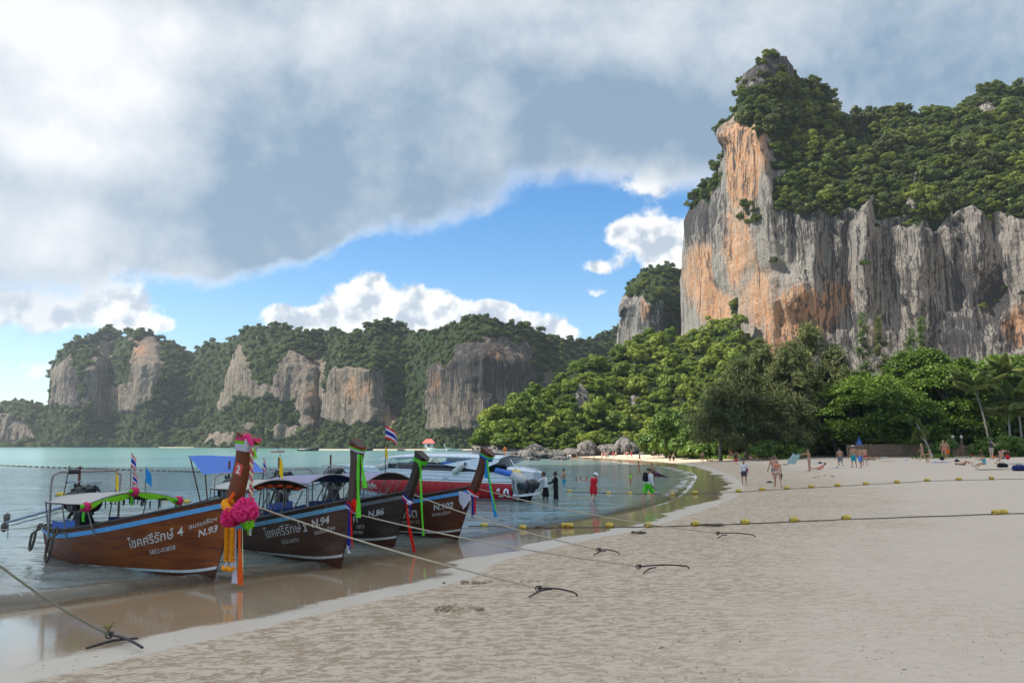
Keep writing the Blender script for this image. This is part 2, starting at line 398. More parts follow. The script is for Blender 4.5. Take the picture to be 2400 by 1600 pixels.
# small patch under the camera that closes the ring
mbp = MB(); ring = [(2.25 * math.cos(a), 2.25 * math.sin(a), ground_z(2.25 * math.cos(a), 2.25 * math.sin(a)) - 0.004) for a in np.linspace(0, 2 * math.pi, 25)[:-1]]
mbp.add(ring + [(0, 0, ground_z(0, 0))], [(i, (i + 1) % 24, 24) for i in range(24)])
tag(mbp.build('ground', M_SAND), kind='structure')
# ------------------------------------------------------------------ sea
def water_material():
    m, g, b, o = mat('sea_water'); pos = g.geo(); s = g.attr('shore'); d = -1.0 * s
    n1 = g.noise(g.vm('MULTIPLY', pos, (0.6, 1.0, 1.0)), 0.05, 4, 0.5); n2 = g.noise(pos, 1.4, 5, 0.6)
    dd = d + (n1 - 0.5) * 20.0
    c = g.mix(g.ss(d + (n2 - 0.5) * 1.0, 0.0, 2.6), (0.215, 0.170, 0.115), (0.19, 0.225, 0.21))
    c = g.mix(g.ss(dd, 3.0, 26.0), c, (0.145, 0.275, 0.30))
    c = g.mix(g.ss(dd, 35.0, 110.0), c, (0.125, 0.265, 0.26))
    c = g.mix(g.ss(n1, 0.42, 0.6) * 0.35, c, (0.06, 0.19, 0.22))
    foam_n = g.noise(g.vm('MULTIPLY', pos, (.8, 1.1, 1)), 4.2, 8, 0.72, 1.6); foam = g.attr('foam')
    f = g.ss(foam + (foam_n - 0.5) * 2.6, 0.55, 0.88)
    c = g.mix(f * 0.85, c, (0.82, 0.83, 0.82))
    g.put(b.inputs['Base Color'], c)
    dist = g.vm('LENGTH', pos, out=1)
    g.put(b.inputs['Roughness'], g.ss(dist, 20, 300, 0.10, 0.18) + f * 0.4); b.inputs['IOR'].default_value = 1.33
    q = g.vm('MULTIPLY', pos, (0.62, 1.0, 1.0))
    h = g.noise(q, 5.5, 3, 0.5, 0.4) * 0.026 + g.noise(q, 1.9, 3, 0.5, 0.5) * 0.075 + g.noise(q, 0.45, 3, 0.5) * 0.25
    calm = g.ss(g.noise(g.vm('MULTIPLY', pos, (0.35, 1.0, 1.0)), 0.045, 3, 0.5, 0.6), 0.44, 0.56, 0.55, 1.0)
    edge = g.ss(d, 0.0, 2.0, 0.2, 1.0)
    bmp = g.new('ShaderNodeBump'); g.put(bmp.inputs['Height'], h); bmp.inputs['Distance'].default_value = 1.0
    g.put(bmp.inputs['Strength'], g.m('MULTIPLY', calm, edge) * 0.85); g.put(b.inputs['Normal'], E(g, bmp.outputs[0]))
    g.put(b.inputs['Alpha'], g.m('MAXIMUM', g.ss(d, -0.35, 1.6, 0.0, 1.0), f * 0.8))
    return m
def sea_sheet():
    vs = []; fs = []; S = []; F = []; off = 0
    for (r0, r1, nr, a0, a1, na) in ((9.5, 4500, 640, -60, 40, 560), (9.5, 4500, 40, -150, -60, 40)):
        x, y = polar(r0, r1, nr, a0, a1, na); xy = np.stack([x, y], -1); s = sdist(xy, SHORE); d = -s
        q = np.stack([x, y, 0 * x], -1); far = np.exp(-np.hypot(x, y) / 70)
        nn = fbm(q / 2.2, 3)
        dep = sstep(0.1, 3.0, d)
        z = dep * far * (0.05 * fbm(q * np.array([.55, .9, 1]), 3) + 0.03 * fbm(q * np.array([1.3, 2.0, 1]), 2))
        left = sstep(-2.0, -9.0, x) * np.exp(-np.maximum(y - 14, 0) / 14.0)
        d2 = d + nn * 0.55
        swell = np.exp(-((d2 - 1.0) / 0.42) ** 2) * (0.035 + 0.15 * left) + np.exp(-((d2 - 3.6) / 0.8) ** 2) * (0.02 + 0.09 * left)
        z = z + swell * sstep(0.0, 0.4, d) + 0.006 * sstep(-0.3, 0.1, d)
        foam = np.exp(-((d - 0.10 - 0.3 * np.abs(nn)) / 0.16) ** 2) * (0.35 + 0.6 * sstep(2, 12, x)) + np.exp(-((d2 - 0.75) / 0.3) ** 2) * 0.38 + np.exp(-((d2 - 2.6) / 0.5) ** 2) * 0.22 + left * (np.exp(-((d2 - 1.5) / 0.5) ** 2) * .9 + np.exp(-((d2 - 3.3) / .5) ** 2) * .6)
        right = sstep(2, 12, x); foam = foam * (0.75 + 0.1 * right) + right * np.exp(-((d2 + fbm(q / 6.0, 2) * 1.5 - 1.0) / 0.9) ** 2) * 0.5
        keep = (s < 1.2); idx = np.arange(s.size).reshape(s.shape)
        f = grid_faces(*s.shape); kv = keep.ravel(); f = f[kv[f].any(1)]
        vs.append(np.stack([x, y, z], -1).reshape(-1, 3)); S.append(s.ravel()); F.append(foam.ravel()); fs.append(f + off); off += s.size
    V = np.concatenate(vs); Fc = np.concatenate(fs); used = np.unique(Fc); mp = np.zeros(len(V), int); mp[used] = np.arange(len(used))
    me = np_mesh('sea_surface', V[used], mp[Fc], [water_material()], attrs={'shore': np.concatenate(S)[used], 'foam': np.concatenate(F)[used]})
    o = link('sea', me); tag(o, kind='structure')
sea_sheet()
# ------------------------------------------------------------------ limestone
def rock_material(name, base, pale, orange, dark, s=1.0):
    m, g, b, o = mat(name); pos = g.geo(); nrm = g.geo('Normal')
    st = g.vm('MULTIPLY', pos, (1.0 / s, 1.0 / s, 0.055 / s))
    wob = g.vm('ADD', st, g.vm('MULTIPLY', g.noise(pos, 0.06 / s, 4, out=1), (2.4, 2.4, 0.4)))
    n1 = g.noise(wob, 0.62, 8, 0.62); n2 = g.noise(wob, 2.4, 6, 0.65); big = g.noise(g.vm('MULTIPLY', pos, (1, 1, 0.45)), 0.030 / s, 5, 0.55); fine = g.noise(pos, 1.2 / s, 8, 0.7)
    org = g.attr('orange'); drk = g.attr('dark'); veg = g.attr('veg')
    c = g.mix(g.ss(n1 * 0.6 + fine * 0.4, 0.36, 0.64), base, pale)
    c = g.mix(g.ss(org + (big - 0.5) * 1.3 + (n1 - 0.5) * 0.8, 0.32, 0.62) * 0.9, c, g.mix(g.ss(n2, 0.3, 0.7), orange, tuple(k * a_ for k, a_ in zip(pale, (1.3, 1.1, .95)))))
    stain = g.ss(n1 * 0.55 + n2 * 0.45 + drk * 0.15 + (big - 0.5) * 0.35, 0.495, 0.585)
    c = g.mix(stain * 0.92, c, dark)
    white = g.ss(g.noise(wob, 0.8, 5, 0.6), 0.62, 0.72)
    c = g.mix(white * 0.4, c, (0.52, 0.49, 0.44))
    pits = g.ss(g.noise(g.vm('MULTIPLY', pos, (1, 1, 0.6)), 0.55 / s, 5, 0.65), 0.64, 0.72)
    c = g.mix(pits * 0.5, c, tuple(k * 0.6 for k in dark))
    moss = g.ss(veg + (fine - 0.5) * 0.8, 0.35, 0.6)
    c = g.mix(moss, c, g.mix(fine, (0.014, 0.026, 0.008), (0.035, 0.060, 0.016)))
    g.put(b.inputs['Base Color'], c); b.inputs['Roughness'].default_value = 0.9; b.inputs['Specular IOR Level'].default_value = 0.2
    h = n1 * 1.2 + n2 * 0.6 + fine * 0.8 - pits * 0.6
    g.put(b.inputs['Normal'], g.bump(h, 1.0, 1.6 * s)); return m
M_ROCK = rock_material('limestone', (0.205, 0.192, 0.178), (0.345, 0.312, 0.268), (0.50, 0.205, 0.065), (0.035, 0.035, 0.040))
M_ROCKF = rock_material('far_limestone', (0.145, 0.118, 0.095), (0.27, 0.218, 0.168), (0.42, 0.205, 0.09), (0.030, 0.030, 0.034), 2.2)
def interp_cols(cols, nu, nv):
    U = np.array([c[0] for c in cols], float); K = len(cols[0][1]); V = np.array([[q[0] for q in c[1]] for c in cols], float); Yd = np.array([[q[1] for q in c[1]] for c in cols], float)
    # even spacing along the path in plan
    plan = np.stack([(U - CX) / FPX * Yd.mean(1), Yd.mean(1)], 1); L = np.concatenate([[0], np.cumsum(np.hypot(*np.diff(plan, axis=0).T) * 0.5 + np.abs(np.diff(U)) * 0.12)])
    a = np.linspace(0, L[-1], nu); uu = np.interp(a, L, U)
    vk = np.stack([np.interp(a, L, V[:, k]) for k in range(K)], 1); yk = np.stack([np.interp(a, L, Yd[:, k]) for k in range(K)], 1)
    seg = np.abs(np.diff(vk, axis=1)).mean(0) + 6.0; cum = np.concatenate([[0], np.cumsum(seg)]) / seg.sum(); t = np.linspace(0, 1, nv)
    vv = np.stack([np.interp(t, cum, vk[i]) for i in range(nu)]); yy = np.stack([np.interp(t, cum, yk[i]) for i in range(nu)])
    return np.repeat(uu[:, None], nv, 1), vv, yy
def smooth_rows(a, n, ax=1):
    for _ in range(n):
        b = a.copy(); sl = [slice(None)] * a.ndim
        def S(x): q = list(sl); q[ax] = x; return tuple(q)
        b[S(slice(1, -1))] = a[S(slice(1, -1))] * .5 + a[S(slice(0, -2))] * .25 + a[S(slice(2, None))] * .25; a = b
    return a
def relief(name, cols, nu, nv, amp, scale, masks, material, back=60.0, smooth=4, flute=1.0, kind='structure'):
    uu, vv, yy = interp_cols(cols, nu, nv); yy = smooth_rows(smooth_rows(yy, smooth * 3, 1), smooth, 0)
    d = np.stack([(uu - CX) / FPX, math.cos(PITCH) - (CY - vv) / FPX * math.sin(PITCH), math.sin(PITCH) + (CY - vv) / FPX * math.cos(PITCH)], -1)
    pts = np.array([0, 0, EYE]) + d * (yy / d[..., 1])[..., None]
    tu = np.gradient(pts, axis=0); tv = np.gradient(pts, axis=1); nr = np.cross(tu, tv); nr /= np.maximum(np.linalg.norm(nr, axis=-1, keepdims=True), 1e-9)
    nr = smooth_rows(smooth_rows(nr, 6, 0), 6, 1); nr /= np.maximum(np.linalg.norm(nr, axis=-1, keepdims=True), 1e-9)
    toward = -(d / np.linalg.norm(d, axis=-1, keepdims=True)); flip = np.where((nr * toward).sum(-1) < 0, -1.0, 1.0)[..., None]; nr = nr * flip
    m = {k: f(uu, vv, pts) for k, f in masks.items()}
    veg = m.get('veg', np.zeros_like(uu))
    q = pts / scale
    steep = 1 - np.abs(nr[..., 2])
    n = fbm(q * np.array([1, 1, 0.5]), 5, 0.5) * 1.0 + flute * steep * (1 - veg) * (fbm(pts * np.array([1, 1, 0.10]) / (scale * 0.32), 4, 0.55, True) * 0.62 + fbm(pts * np.array([1, 1, 0.06]) / (scale * 0.11), 3, 0.6) * 0.24) + fbm(pts / (scale * 0.16), 3, 0.55) * 0.16
    fade = np.ones(uu.shape)
    pts = pts + nr * (n * amp * fade + m.get('push', 0) * 1.0 + m.get('push2', 0))[..., None]
    pts[:, 0, 2] = np.minimum(pts[:, 0, 2], -0.5)
    # the far side: over the crest, back and down to the ground
    top = pts[:, -1]; rows = [pts]
    back_rows = []
    for k, (bk, dz) in enumerate(((0.12, 0.02), (0.35, 0.10), (0.7, 0.4), (1.0, 1.0))):
        r = top.copy(); r[:, 1] += back * bk; r[:, 0] += (top[:, 0] / np.maximum(top[:, 1], 1)) * back * bk; r[:, 2] = top[:, 2] * (1 - dz) - (2.0 if dz == 1.0 else 0); back_rows.append(r)
    P2 = np.concatenate([pts, np.stack(back_rows, 1)], 1); pad = lambda a, v: np.concatenate([a, np.full((nu, 4), v)], 1)
    me = np_mesh(name, P2.reshape(-1, 3), grid_faces(nu, nv + 4), [material], attrs={k: pad(np.broadcast_to(m.get(k, 0.0), uu.shape), 1.0 if k == 'veg' else 0.0) for k in ('veg', 'orange', 'dark')})
    o = link(name, me); tag(o, kind=kind)
    return o, dict(u=uu, v=vv, pts=pts, nr=nr, veg=veg)
def el_mask(lst):
    def f(u, v, p):
        t = np.zeros_like(u)
        wu = fbm(p / 9.0, 3) * 14; wv = fbm(p / 9.0 + 31, 3) * 14
        for (cu, cv, ru, rv, a) in lst: e_ = np.exp(-(((u + wu - cu) / ru) ** 2 + ((v + wv - cv) / rv) ** 2)); t = np.where(np.abs(a * e_) > np.abs(t), a * e_, t)
        return t
    return f
def poly_mask(polys, soft=10.0):   # 1 inside the outlined regions, ragged at the edge
    def f(u, v, p):
        wu = fbm(p / 9.0, 4) * soft * 1.6; wv = fbm(p / 9.0 + 40, 4) * soft * 2.2; x = u + wu; y = v + wv; t = np.zeros_like(u)
        for pl in polys:
            ins = np.zeros(u.shape, bool); n = len(pl)
            for i in range(n):
                (x1, y1), (x2, y2) = pl[i], pl[(i + 1) % n]
                if y1 == y2: continue
                c = ((y1 > y) != (y2 > y)) & (x < (x2 - x1) * (y - y1) / (y2 - y1) + x1); ins ^= c
            t = np.maximum(t, ins.astype(float))
        return smooth_rows(smooth_rows(t, 2, 0), 2, 1)
    return f
inv = lambda f: (lambda u, v, p: 1.0 - f(u, v, p))
# ---- the great wall on the right
def face_Y(u):
    return float(np.interp(u, [1600, 1640, 1690, 1735, 1770, 1810, 1900, 2000, 2100, 2200, 2300, 2400, 2620], [338, 322, 305, 286, 268, 264, 260, 256, 251, 246, 240, 235, 225]))
SKY = [(1598, 800), (1600, 700), (1604, 652), (1612, 560), (1618, 512), (1624, 484), (1645, 440), (1668, 426), (1685, 382), (1696, 335), (1706, 314), (1716, 284), (1724, 240), (1738, 206), (1748, 180), (1770, 156), (1790, 140), (1808, 134), (1830, 140), (1846, 172), (1872, 194), (1917, 210), (1945, 222), (1958, 236),
       (1972, 268), (1990, 285), (2012, 277), (2052, 270), (2077, 253), (2112, 250), (2135, 270), (2160, 274), (2188, 263), (2215, 274), (2248, 266), (2272, 230), (2308, 208), (2338, 214), (2370, 218), (2400, 228), (2500, 236), (2620, 300)]
LIP = [(1598, 1000), (1690, 470), (1716, 330), (1735, 300), (1760, 310), (1785, 330), (1800, 480), (1850, 470), (1942, 467), (2011, 463), (2052, 479), (2134, 467), (2174, 479), (2215, 480), (2256, 468), (2297, 466), (2338, 475), (2400, 480), (2620, 500)]
cols = [(1640, [(1043, 392), (960, 392), (900, 394), (860, 396), (840, 400)])]
for u, vs_ in SKY:
    Yf = face_Y(u); lip = float(np.interp(u, [a for a, _ in LIP], [b for _, b in LIP])); lip = max(lip, vs_ + 6)
    dep = float(np.interp(u, [1598, 1690, 1740, 1800, 1850, 1950, 2000, 2620], [3, 6, 10, 16, 26, 40, 52, 56]))
    cols.append((u, [(1043, Yf), (lip * .5 + 1043 * .5, Yf + 1.0), (lip, Yf - 1.5), (lip * .45 + vs_ * .55, Yf + dep * .45), (vs_, Yf + dep)]))
rockpolys = [[(1590, 1060), (1590, 560), (1618, 505), (1632, 488), (1652, 470), (1668, 475), (1680, 440), (1690, 455), (1697, 390), (1704, 345), (1716, 320), (1726, 300), (1733, 250), (1741, 310), (1750, 290), (1760, 262), (1770, 335), (1784, 290), (1800, 330), (1822, 368), (1806, 390), (1842, 400), (1818, 440), (1795, 455), (1820, 500), (1850, 488), (1880, 506), (1920, 494), (1942, 512), (1975, 484), (2011, 496), (2040, 470), (2052, 515), (2090, 500), (2134, 498), (2150, 530), (2174, 508), (2200, 540), (2215, 515), (2240, 500), (2256, 492), (2297, 488), (2320, 520), (2338, 505), (2370, 500), (2400, 520), (2640, 500), (2640, 1060)],
             [(1738, 215), (1746, 180), (1775, 150), (1800, 138), (1835, 140), (1848, 190), (1840, 215), (1800, 200), (1770, 215)], [(2285, 262), (2310, 245), (2335, 262), (2310, 280)],
             [(2052, 400), (2062, 395), (2066, 440), (2056, 445)], [(2125, 410), (2146, 400), (2150, 480), (2132, 482)], [(1912, 415), (1926, 412), (1928, 440), (1918, 442)]]
wall_o, wall = relief('limestone_cliff', cols, 520, 480, 4.8, 30.0, {'veg': inv(poly_mask(rockpolys, 17)), 'push': el_mask([(2250, 640, 50, 110, -3.7), (2325, 700, 40, 70, -4.0), (2185, 830, 90, 45, -3.0), (1930, 560, 12, 70, -2.0), (1985, 610, 12, 90, -2.0), (1688, 700, 26, 45, -2.3), (2375, 790, 40, 55, -4.0), (2080, 650, 18, 90, -2.0), (1860, 560, 12, 80, -1.7), (2105, 520, 60, 14, -1.7), (1950, 505, 60, 14, -1.7), (2240, 520, 70, 16, -2.0), (1830, 640, 40, 14, -1.7), (1670, 560, 12, 60, -1.7), (1900, 760, 50, 30, -2.0)]), 'push2': el_mask([(1748, 520, 20, 200, 4), (2150, 620, 26, 130, 6), (1870, 690, 40, 50, 5), (2030, 600, 18, 150, 5), (2290, 560, 24, 90, 6), (1720, 320, 16, 30, 5), (1700, 620, 16, 120, 4), (1905, 640, 14, 120, 4)]),
    'orange': el_mask([(1755, 380, 45, 150, 1.0), (1745, 600, 45, 160, .9), (1650, 640, 60, 110, .85), (1690, 720, 70, 60, .9), (1780, 700, 70, 110, .9), (1860, 730, 110, 70, .85), (1960, 690, 60, 50, .6), (2385, 760, 50, 60, .8), (1740, 230, 30, 40, .6), (2150, 700, 60, 60, .3), (1830, 800, 60, 90, .8), (2060, 770, 60, 60, .4)]),
    'dark': el_mask([(1640, 500, 60, 90, .9), (1870, 520, 90, 60, .6), (2080, 600, 60, 160, .5), (2260, 640, 60, 140, .8), (2330, 700, 50, 80, .9), (2180, 540, 160, 60, .5), (2250, 800, 120, 90, .8), (1715, 330, 20, 40, .6), (1810, 170, 60, 40, 1.0), (1705, 550, 30, 60, .4)])}, M_ROCK, back=120, flute=.75)
# ---- the smaller tower behind it
TW = [(1458, 800, 700), (1461, 780, 690), (1468, 800, 672), (1478, 820, 660), (1498, 830, 638), (1522, 840, 630), (1550, 840, 618), (1575, 840, 624), (1603, 840, 630), (1640, 860, 650), (1680, 860, 700)]
cols = [(1490, [(1043, 470), (900, 470), (800, 470), (760, 470)])]
for u, vb, vt in TW:
    Yb = 425 - 14 * math.exp(-((u - 1540) / 50) ** 2) + abs(u - 1540) * 0.06
    cols.append((u, [(1043, Yb + 3), (vb - 40, Yb + 2), (vt + (vb - vt) * .35, Yb - 3), (vt, Yb + 22)]))
tower_o, tower = relief('limestone_tower', cols, 150, 150, 4.5, 26.0, {'veg': inv(poly_mask([[(1450, 850), (1455, 690), (1480, 700), (1505, 690), (1530, 720), (1545, 700), (1560, 740), (1575, 850)]], 8)), 'orange': el_mask([(1515, 730, 14, 30, .8)]), 'dark': el_mask([(1560, 740, 40, 60, .7), (1470, 740, 14, 60, .5)])}, M_ROCK, back=90)
# ---- the wooded headland in front
HS = [(1112, 1046), (1122, 1028), (1140, 1012), (1158, 990), (1176, 958), (1215, 946), (1242, 930), (1268, 918), (1305, 908), (1325, 880), (1349, 853), (1381, 846), (1414, 846), (1434, 844), (1440, 828), (1475, 822), (1490, 800), (1507, 788), (1528, 790), (1555, 803), (1582, 800), (1610, 792), (1650, 776), (1683, 786), (1700, 772), (1722, 752), (1735, 745), (1748, 800), (1790, 890), (1830, 950)]
cols = []
for u, vt in HS:
    Yb = float(np.interp(u, [1112, 1200, 1400, 1500, 1700, 1830], [176, 172, 178, 180, 168, 160])); Yt = float(np.interp(u, [1112, 1180, 1330, 1500, 1650, 1830], [182, 196, 215, 250, 270, 262]))
    vb = float(np.interp(u, [1112, 1300, 1400, 1550, 1830], [1072, 1072, 1068, 1060, 1054]))
    cols.append((u, [(vb, Yb), (vb - 14, Yb + 1.5), (vb + (vt - vb) * .35, Yb + (Yt - Yb) * .32), (vb + (vt - vb) * .7, Yb + (Yt - Yb) * .58), (vt, Yt)]))
head_o, head = relief('headland', cols, 300, 150, 3.6, 20.0, {'veg': lambda u, v, p: np.clip(1 - poly_mask([[(1345, 985), (1350, 905), (1362, 900), (1380, 955), (1362, 990), (1350, 1000)], [(1476, 960), (1480, 925), (1500, 930), (1492, 965)]], 4)(u, v, p), 0, 1) * sstep(1052, 1040, v + fbm(p / 6.0, 3) * 16), 'dark': el_mask([(1485, 945, 20, 30, .6), (1300, 1055, 400, 12, .35)])}, M_ROCK, back=70, flute=0.7)
# ---- the hazy walls across the bay
WATERLINE = lambda u: float(np.interp(u, [-60, 0, 130, 400, 560, 760, 900, 1000, 1200, 1500], [1047, 1046.5, 1047, 1048.5, 1049.5, 1051, 1053, 1054, 1055, 1055]))
FY = lambda u: float(np.interp(u, [-60, 0, 130, 300, 400, 560, 760, 900, 1000, 1100, 1240, 1500], [840, 835, 800, 770, 740, 640, 560, 520, 470, 455, 445, 520]))
FS = [(-60, 990), (0, 952), (35, 938), (75, 942), (100, 955), (122, 950), (124, 900), (128, 840), (140, 822), (165, 798), (205, 795), (235, 778), (270, 776), (284, 790), (300, 776), (330, 772), (360, 782), (378, 802), (400, 800), (420, 812), (438, 828), (452, 830), (462, 812), (490, 800), (520, 802), (540, 800), (560, 785), (590, 768), (620, 763), (650, 765), (680, 772), (705, 772), (730, 784), (760, 778), (790, 774), (830, 786), (860, 782), (880, 764), (905, 760), (930, 768), (960, 778), (1000, 780), (1020, 768), (1060, 762), (1090, 750), (1125, 748), (1160, 752), (1180, 768), (1220, 764), (1260, 774), (1290, 792), (1330, 800), (1370, 792), (1400, 790), (1420, 782), (1440, 768), (1465, 762), (1490, 764), (1540, 780)]
# gullies run back from the sea, buttresses stand forward
BUT = [(180, 60, -1), (262, 26, .9), (330, 70, -1.0), (470, 60, 1.1), (620, 90, -.9), (755, 22, 1.0), (850, 60, -.9), (960, 45, 1.3), (1120, 110, -1.2), (1270, 40, 1.0), (1450, 80, .9), (60, 60, .4)]
cols = []
for u in np.linspace(-60, 1540, 130):
    vt = float(np.interp(u, [a for a, _ in FS], [b for _, b in FS])); vb = WATERLINE(u); Y0 = FY(u); bt = sum(a * math.exp(-((u - c) / w_) ** 2) for c, w_, a in BUT)
    Y1 = Y0 * (1.045 + 0.045 * bt); Yt = Y1 * 1.06
    apron = 0.30 + 0.05 * math.sin(u * 0.021)
    if u < 122: apron = 0.12
    if u > 1230: apron = 0.5
    cols.append((u, [(vb, Y0 * (1 + 0.01 * bt)), (vb - 5, Y0 * (1.002 + 0.01 * bt)), (vb + (vt - vb) * apron * .9, Y1 * 0.992), (vb + (vt - vb) * .72, Y1), (vt, Yt)]))
def grow(pl, k):
    c = np.mean(pl, axis=0); return [tuple(c + (np.array(p) - c) * k) for p in pl]
frock = [[(-70, 1040), (-70, 960), (20, 975), (60, 985), (80, 1030), (30, 1042)],
         [(124, 948), (128, 860), (150, 850), (170, 830), (176, 900), (190, 960)], [(196, 950), (200, 870), (225, 830), (242, 820), (250, 870), (262, 900), (300, 905), (310, 800), (350, 790), (378, 820), (372, 880), (352, 935), (320, 955), (262, 968), (240, 978), (215, 955)],
         [(228, 850), (236, 792), (262, 800), (258, 860)], [(375, 960), (382, 930), (392, 965)],
         [(520, 945), (540, 860), (570, 815), (590, 850), (600, 890), (640, 905), (650, 870), (680, 820), (720, 838), (758, 845), (762, 930), (752, 985), (730, 1010), (705, 1000), (690, 940), (640, 930), (560, 935), (530, 970)], [(575, 1000), (585, 985), (600, 990), (598, 1015)], [(640, 1030), (660, 995), (700, 1000), (705, 1025)],
         [(775, 985), (785, 880), (800, 865), (880, 862), (900, 875), (910, 960), (930, 985), (928, 1020), (905, 1000), (880, 985), (850, 990), (822, 995)],
         [(1005, 1000), (1008, 880), (1020, 850), (1060, 860), (1085, 812), (1160, 800), (1215, 812), (1235, 830), (1240, 900), (1232, 960), (1180, 985), (1170, 1000), (1040, 1004)], [(1262, 905), (1270, 880), (1285, 865), (1300, 890), (1300, 905), (1275, 920)], [(480, 1042), (500, 1020), (545, 1015), (560, 1040)]]
far_o, far = relief('far_cliffs', cols, 760, 170, 9.0, 46.0, {'veg': inv(poly_mask([grow(p_, 1.04) for p_ in frock], 10)), 'orange': el_mask([(330, 820, 30, 40, .6), (262, 930, 40, 50, .6), (370, 830, 15, 30, .6), (735, 930, 30, 80, .7), (840, 920, 60, 70, .6), (1040, 900, 30, 50, .5), (1160, 840, 40, 30, .5), (910, 985, 30, 30, .8)]),
    'dark': el_mask([(180, 900, 20, 80, .9), (1130, 880, 90, 70, .7), (1200, 990, 50, 30, 1.0), (640, 880, 60, 50, .5)])}, M_ROCKF, back=160)
# distant dark rocks and sand strip of the bay in the middle
def strip(name, us, v0, v1, z1, m_):
    rows = []
    for u in us:
        a = on_z(u, v0, 0.02); b = a * np.array([1.08, 1.08, 0]) + np.array([0, 0, z1]); rows.append([tuple(a + np.array([0, 0, -.25])), tuple((a + b) / 2 + np.array([0, 0, .15])), tuple(b)])
    mb = MB(); mb.grid(rows); o = mb.build(name, m_); tag(o, kind='structure')
M_PALE = plain('far_sand', (0.30, 0.26, 0.20), 0.95, var=0.1, scale=0.2)
strip('far_beach', np.linspace(700, 1240, 40), 1055.0, 1053.6, .5, M_PALE)
strip('cove_beach', np.linspace(372, 455, 12), 1049.0, 1047.8, .5, M_PALE)
# ------------------------------------------------------------------ leaves and bark
def leaf_material(name, cols, trans=0.3, rough=0.55, scale=0.15):
    m, g, b, o = mat(name); pos = g.geo(); oi = E(g, g.new('ShaderNodeObjectInfo').outputs['Random'])
    k = oi * 0.75 + g.noise(pos, scale, 3, 0.6) * 0.5 - 0.12; lf = g.attr('leaf')
    c = cols[0]
    for i, cc in enumerate(cols[1:]): c = g.mix(g.ss(k, (i + .25) / len(cols), (i + 1.25) / len(cols)), c, cc)
    c = g.mix(g.ss(lf, 0.0, 1.0, 0.0, 1.0, kind='LINEAR') * 0.55, c, g.mix(0.62, c, (0.006, 0.012, 0.005)))
    c = g.mix(g.ss(lf, 0.80, 0.95) * 0.5, c, (0.17, 0.20, 0.045))
    g.put(b.inputs['Base Color'], c); b.inputs['Roughness'].default_value = rough; b.inputs['Specular IOR Level'].default_value = 0.25
    t = g.new('ShaderNodeBsdfTranslucent'); g.put(t.inputs[0], g.mix(0.35, c, (0.16, 0.22, 0.03))); mxs = g.new('ShaderNodeMixShader'); mxs.inputs[0].default_value = trans
    nt = m.node_tree; nt.links.new(b.outputs[0], mxs.inputs[1]); nt.links.new(t.outputs[0], mxs.inputs[2]); nt.links.new(mxs.outputs[0], o.inputs[0])
    return m
M_LEAF_HILL = leaf_material('hill_leaves', [(0.080, 0.150, 0.018), (0.155, 0.225, 0.024), (0.225, 0.275, 0.032), (0.115, 0.185, 0.024)])
M_LEAF_FAR = leaf_material('far_leaves', [(0.048, 0.082, 0.024), (0.082, 0.122, 0.030), (0.11, 0.145, 0.035), (0.055, 0.09, 0.026)], scale=0.02)
M_LEAF_TOP = leaf_material('cliff_leaves', [(0.024, 0.048, 0.013), (0.072, 0.115, 0.020), (0.17, 0.21, 0.028), (0.055, 0.075, 0.022)], scale=0.05)
M_LEAF_BEACH = leaf_material('almond_leaves', [(0.042, 0.098, 0.017), (0.080, 0.155, 0.022), (0.13, 0.215, 0.026)])
M_LEAF_BRIGHT = leaf_material('bright_leaves', [(0.075, 0.145, 0.018), (0.105, 0.185, 0.022), (0.085, 0.16, 0.02)])
M_NEEDLE = leaf_material('casuarina_needles', [(0.088, 0.112, 0.040), (0.135, 0.155, 0.050), (0.10, 0.145, 0.045)], trans=0.2)
M_PALM = leaf_material('palm_leaves', [(0.085, 0.135, 0.036), (0.13, 0.18, 0.045), (0.16, 0.18, 0.045)], trans=0.25, rough=0.4)
M_BARK = plain('bark', (0.17, 0.14, 0.115), 0.9, var=0.35, scale=3.0, bump=0.6)
M_PBARK = plain('palm_bark', (0.30, 0.27, 0.235), 0.9, var=0.3, scale=3.0, bump=0.5)
def leaves_mesh(name, c, n, size, rng, material, aspect=0.6, tone=None, droop=None):
    k = len(c); n = n / np.maximum(np.linalg.norm(n, axis=1, keepdims=True), 1e-9)
    r = rng.normal(size=(k, 3)); a = np.cross(n, r); a /= np.maximum(np.linalg.norm(a, axis=1, keepdims=True), 1e-9)
    if droop is not None: a = droop / np.linalg.norm(droop, axis=1, keepdims=True)
    b = np.cross(n, a); b /= np.maximum(np.linalg.norm(b, axis=1, keepdims=True), 1e-9)
    s = (size * rng.uniform(0.65, 1.35, k))[:, None]
    v = np.stack([c - a * s, c - b * s * aspect + n * s * .12, c + a * s, c + b * s * aspect + n * s * .12], 1).reshape(-1, 3)
    f = np.arange(4 * k).reshape(-1, 4); t = rng.uniform(0, 1, k) if tone is None else tone
    return np_mesh(name, v, f, [material], smooth=False, attrs={'leaf': np.repeat(t, 4)})
def crown_points(rng, lobes, per, up=0.35, jitter=0.45, inside=0.12):
    cs, ns, ts = [], [], []
    for (c, r) in lobes:
        k = int(per * r[0] * r[1] / 0.2 + 8); d = rng.normal(size=(k, 3)); d[:, 2] += up; d /= np.linalg.norm(d, axis=1)[:, None]
        rad = 1.0 - inside * np.abs(rng.normal(size=k)); wob = 1 + 0.16 * pnoise(d * 2.3 + np.array(c) * 3)
        cs.append(np.array(c) + d * np.array(r) * (rad * wob)[:, None]); ns.append(d / np.array(r) * np.array(r).mean() + rng.normal(size=(k, 3)) * jitter); ts.append(rng.uniform(0, 1, k))
    return np.concatenate(cs), np.concatenate(ns), np.concatenate(ts)
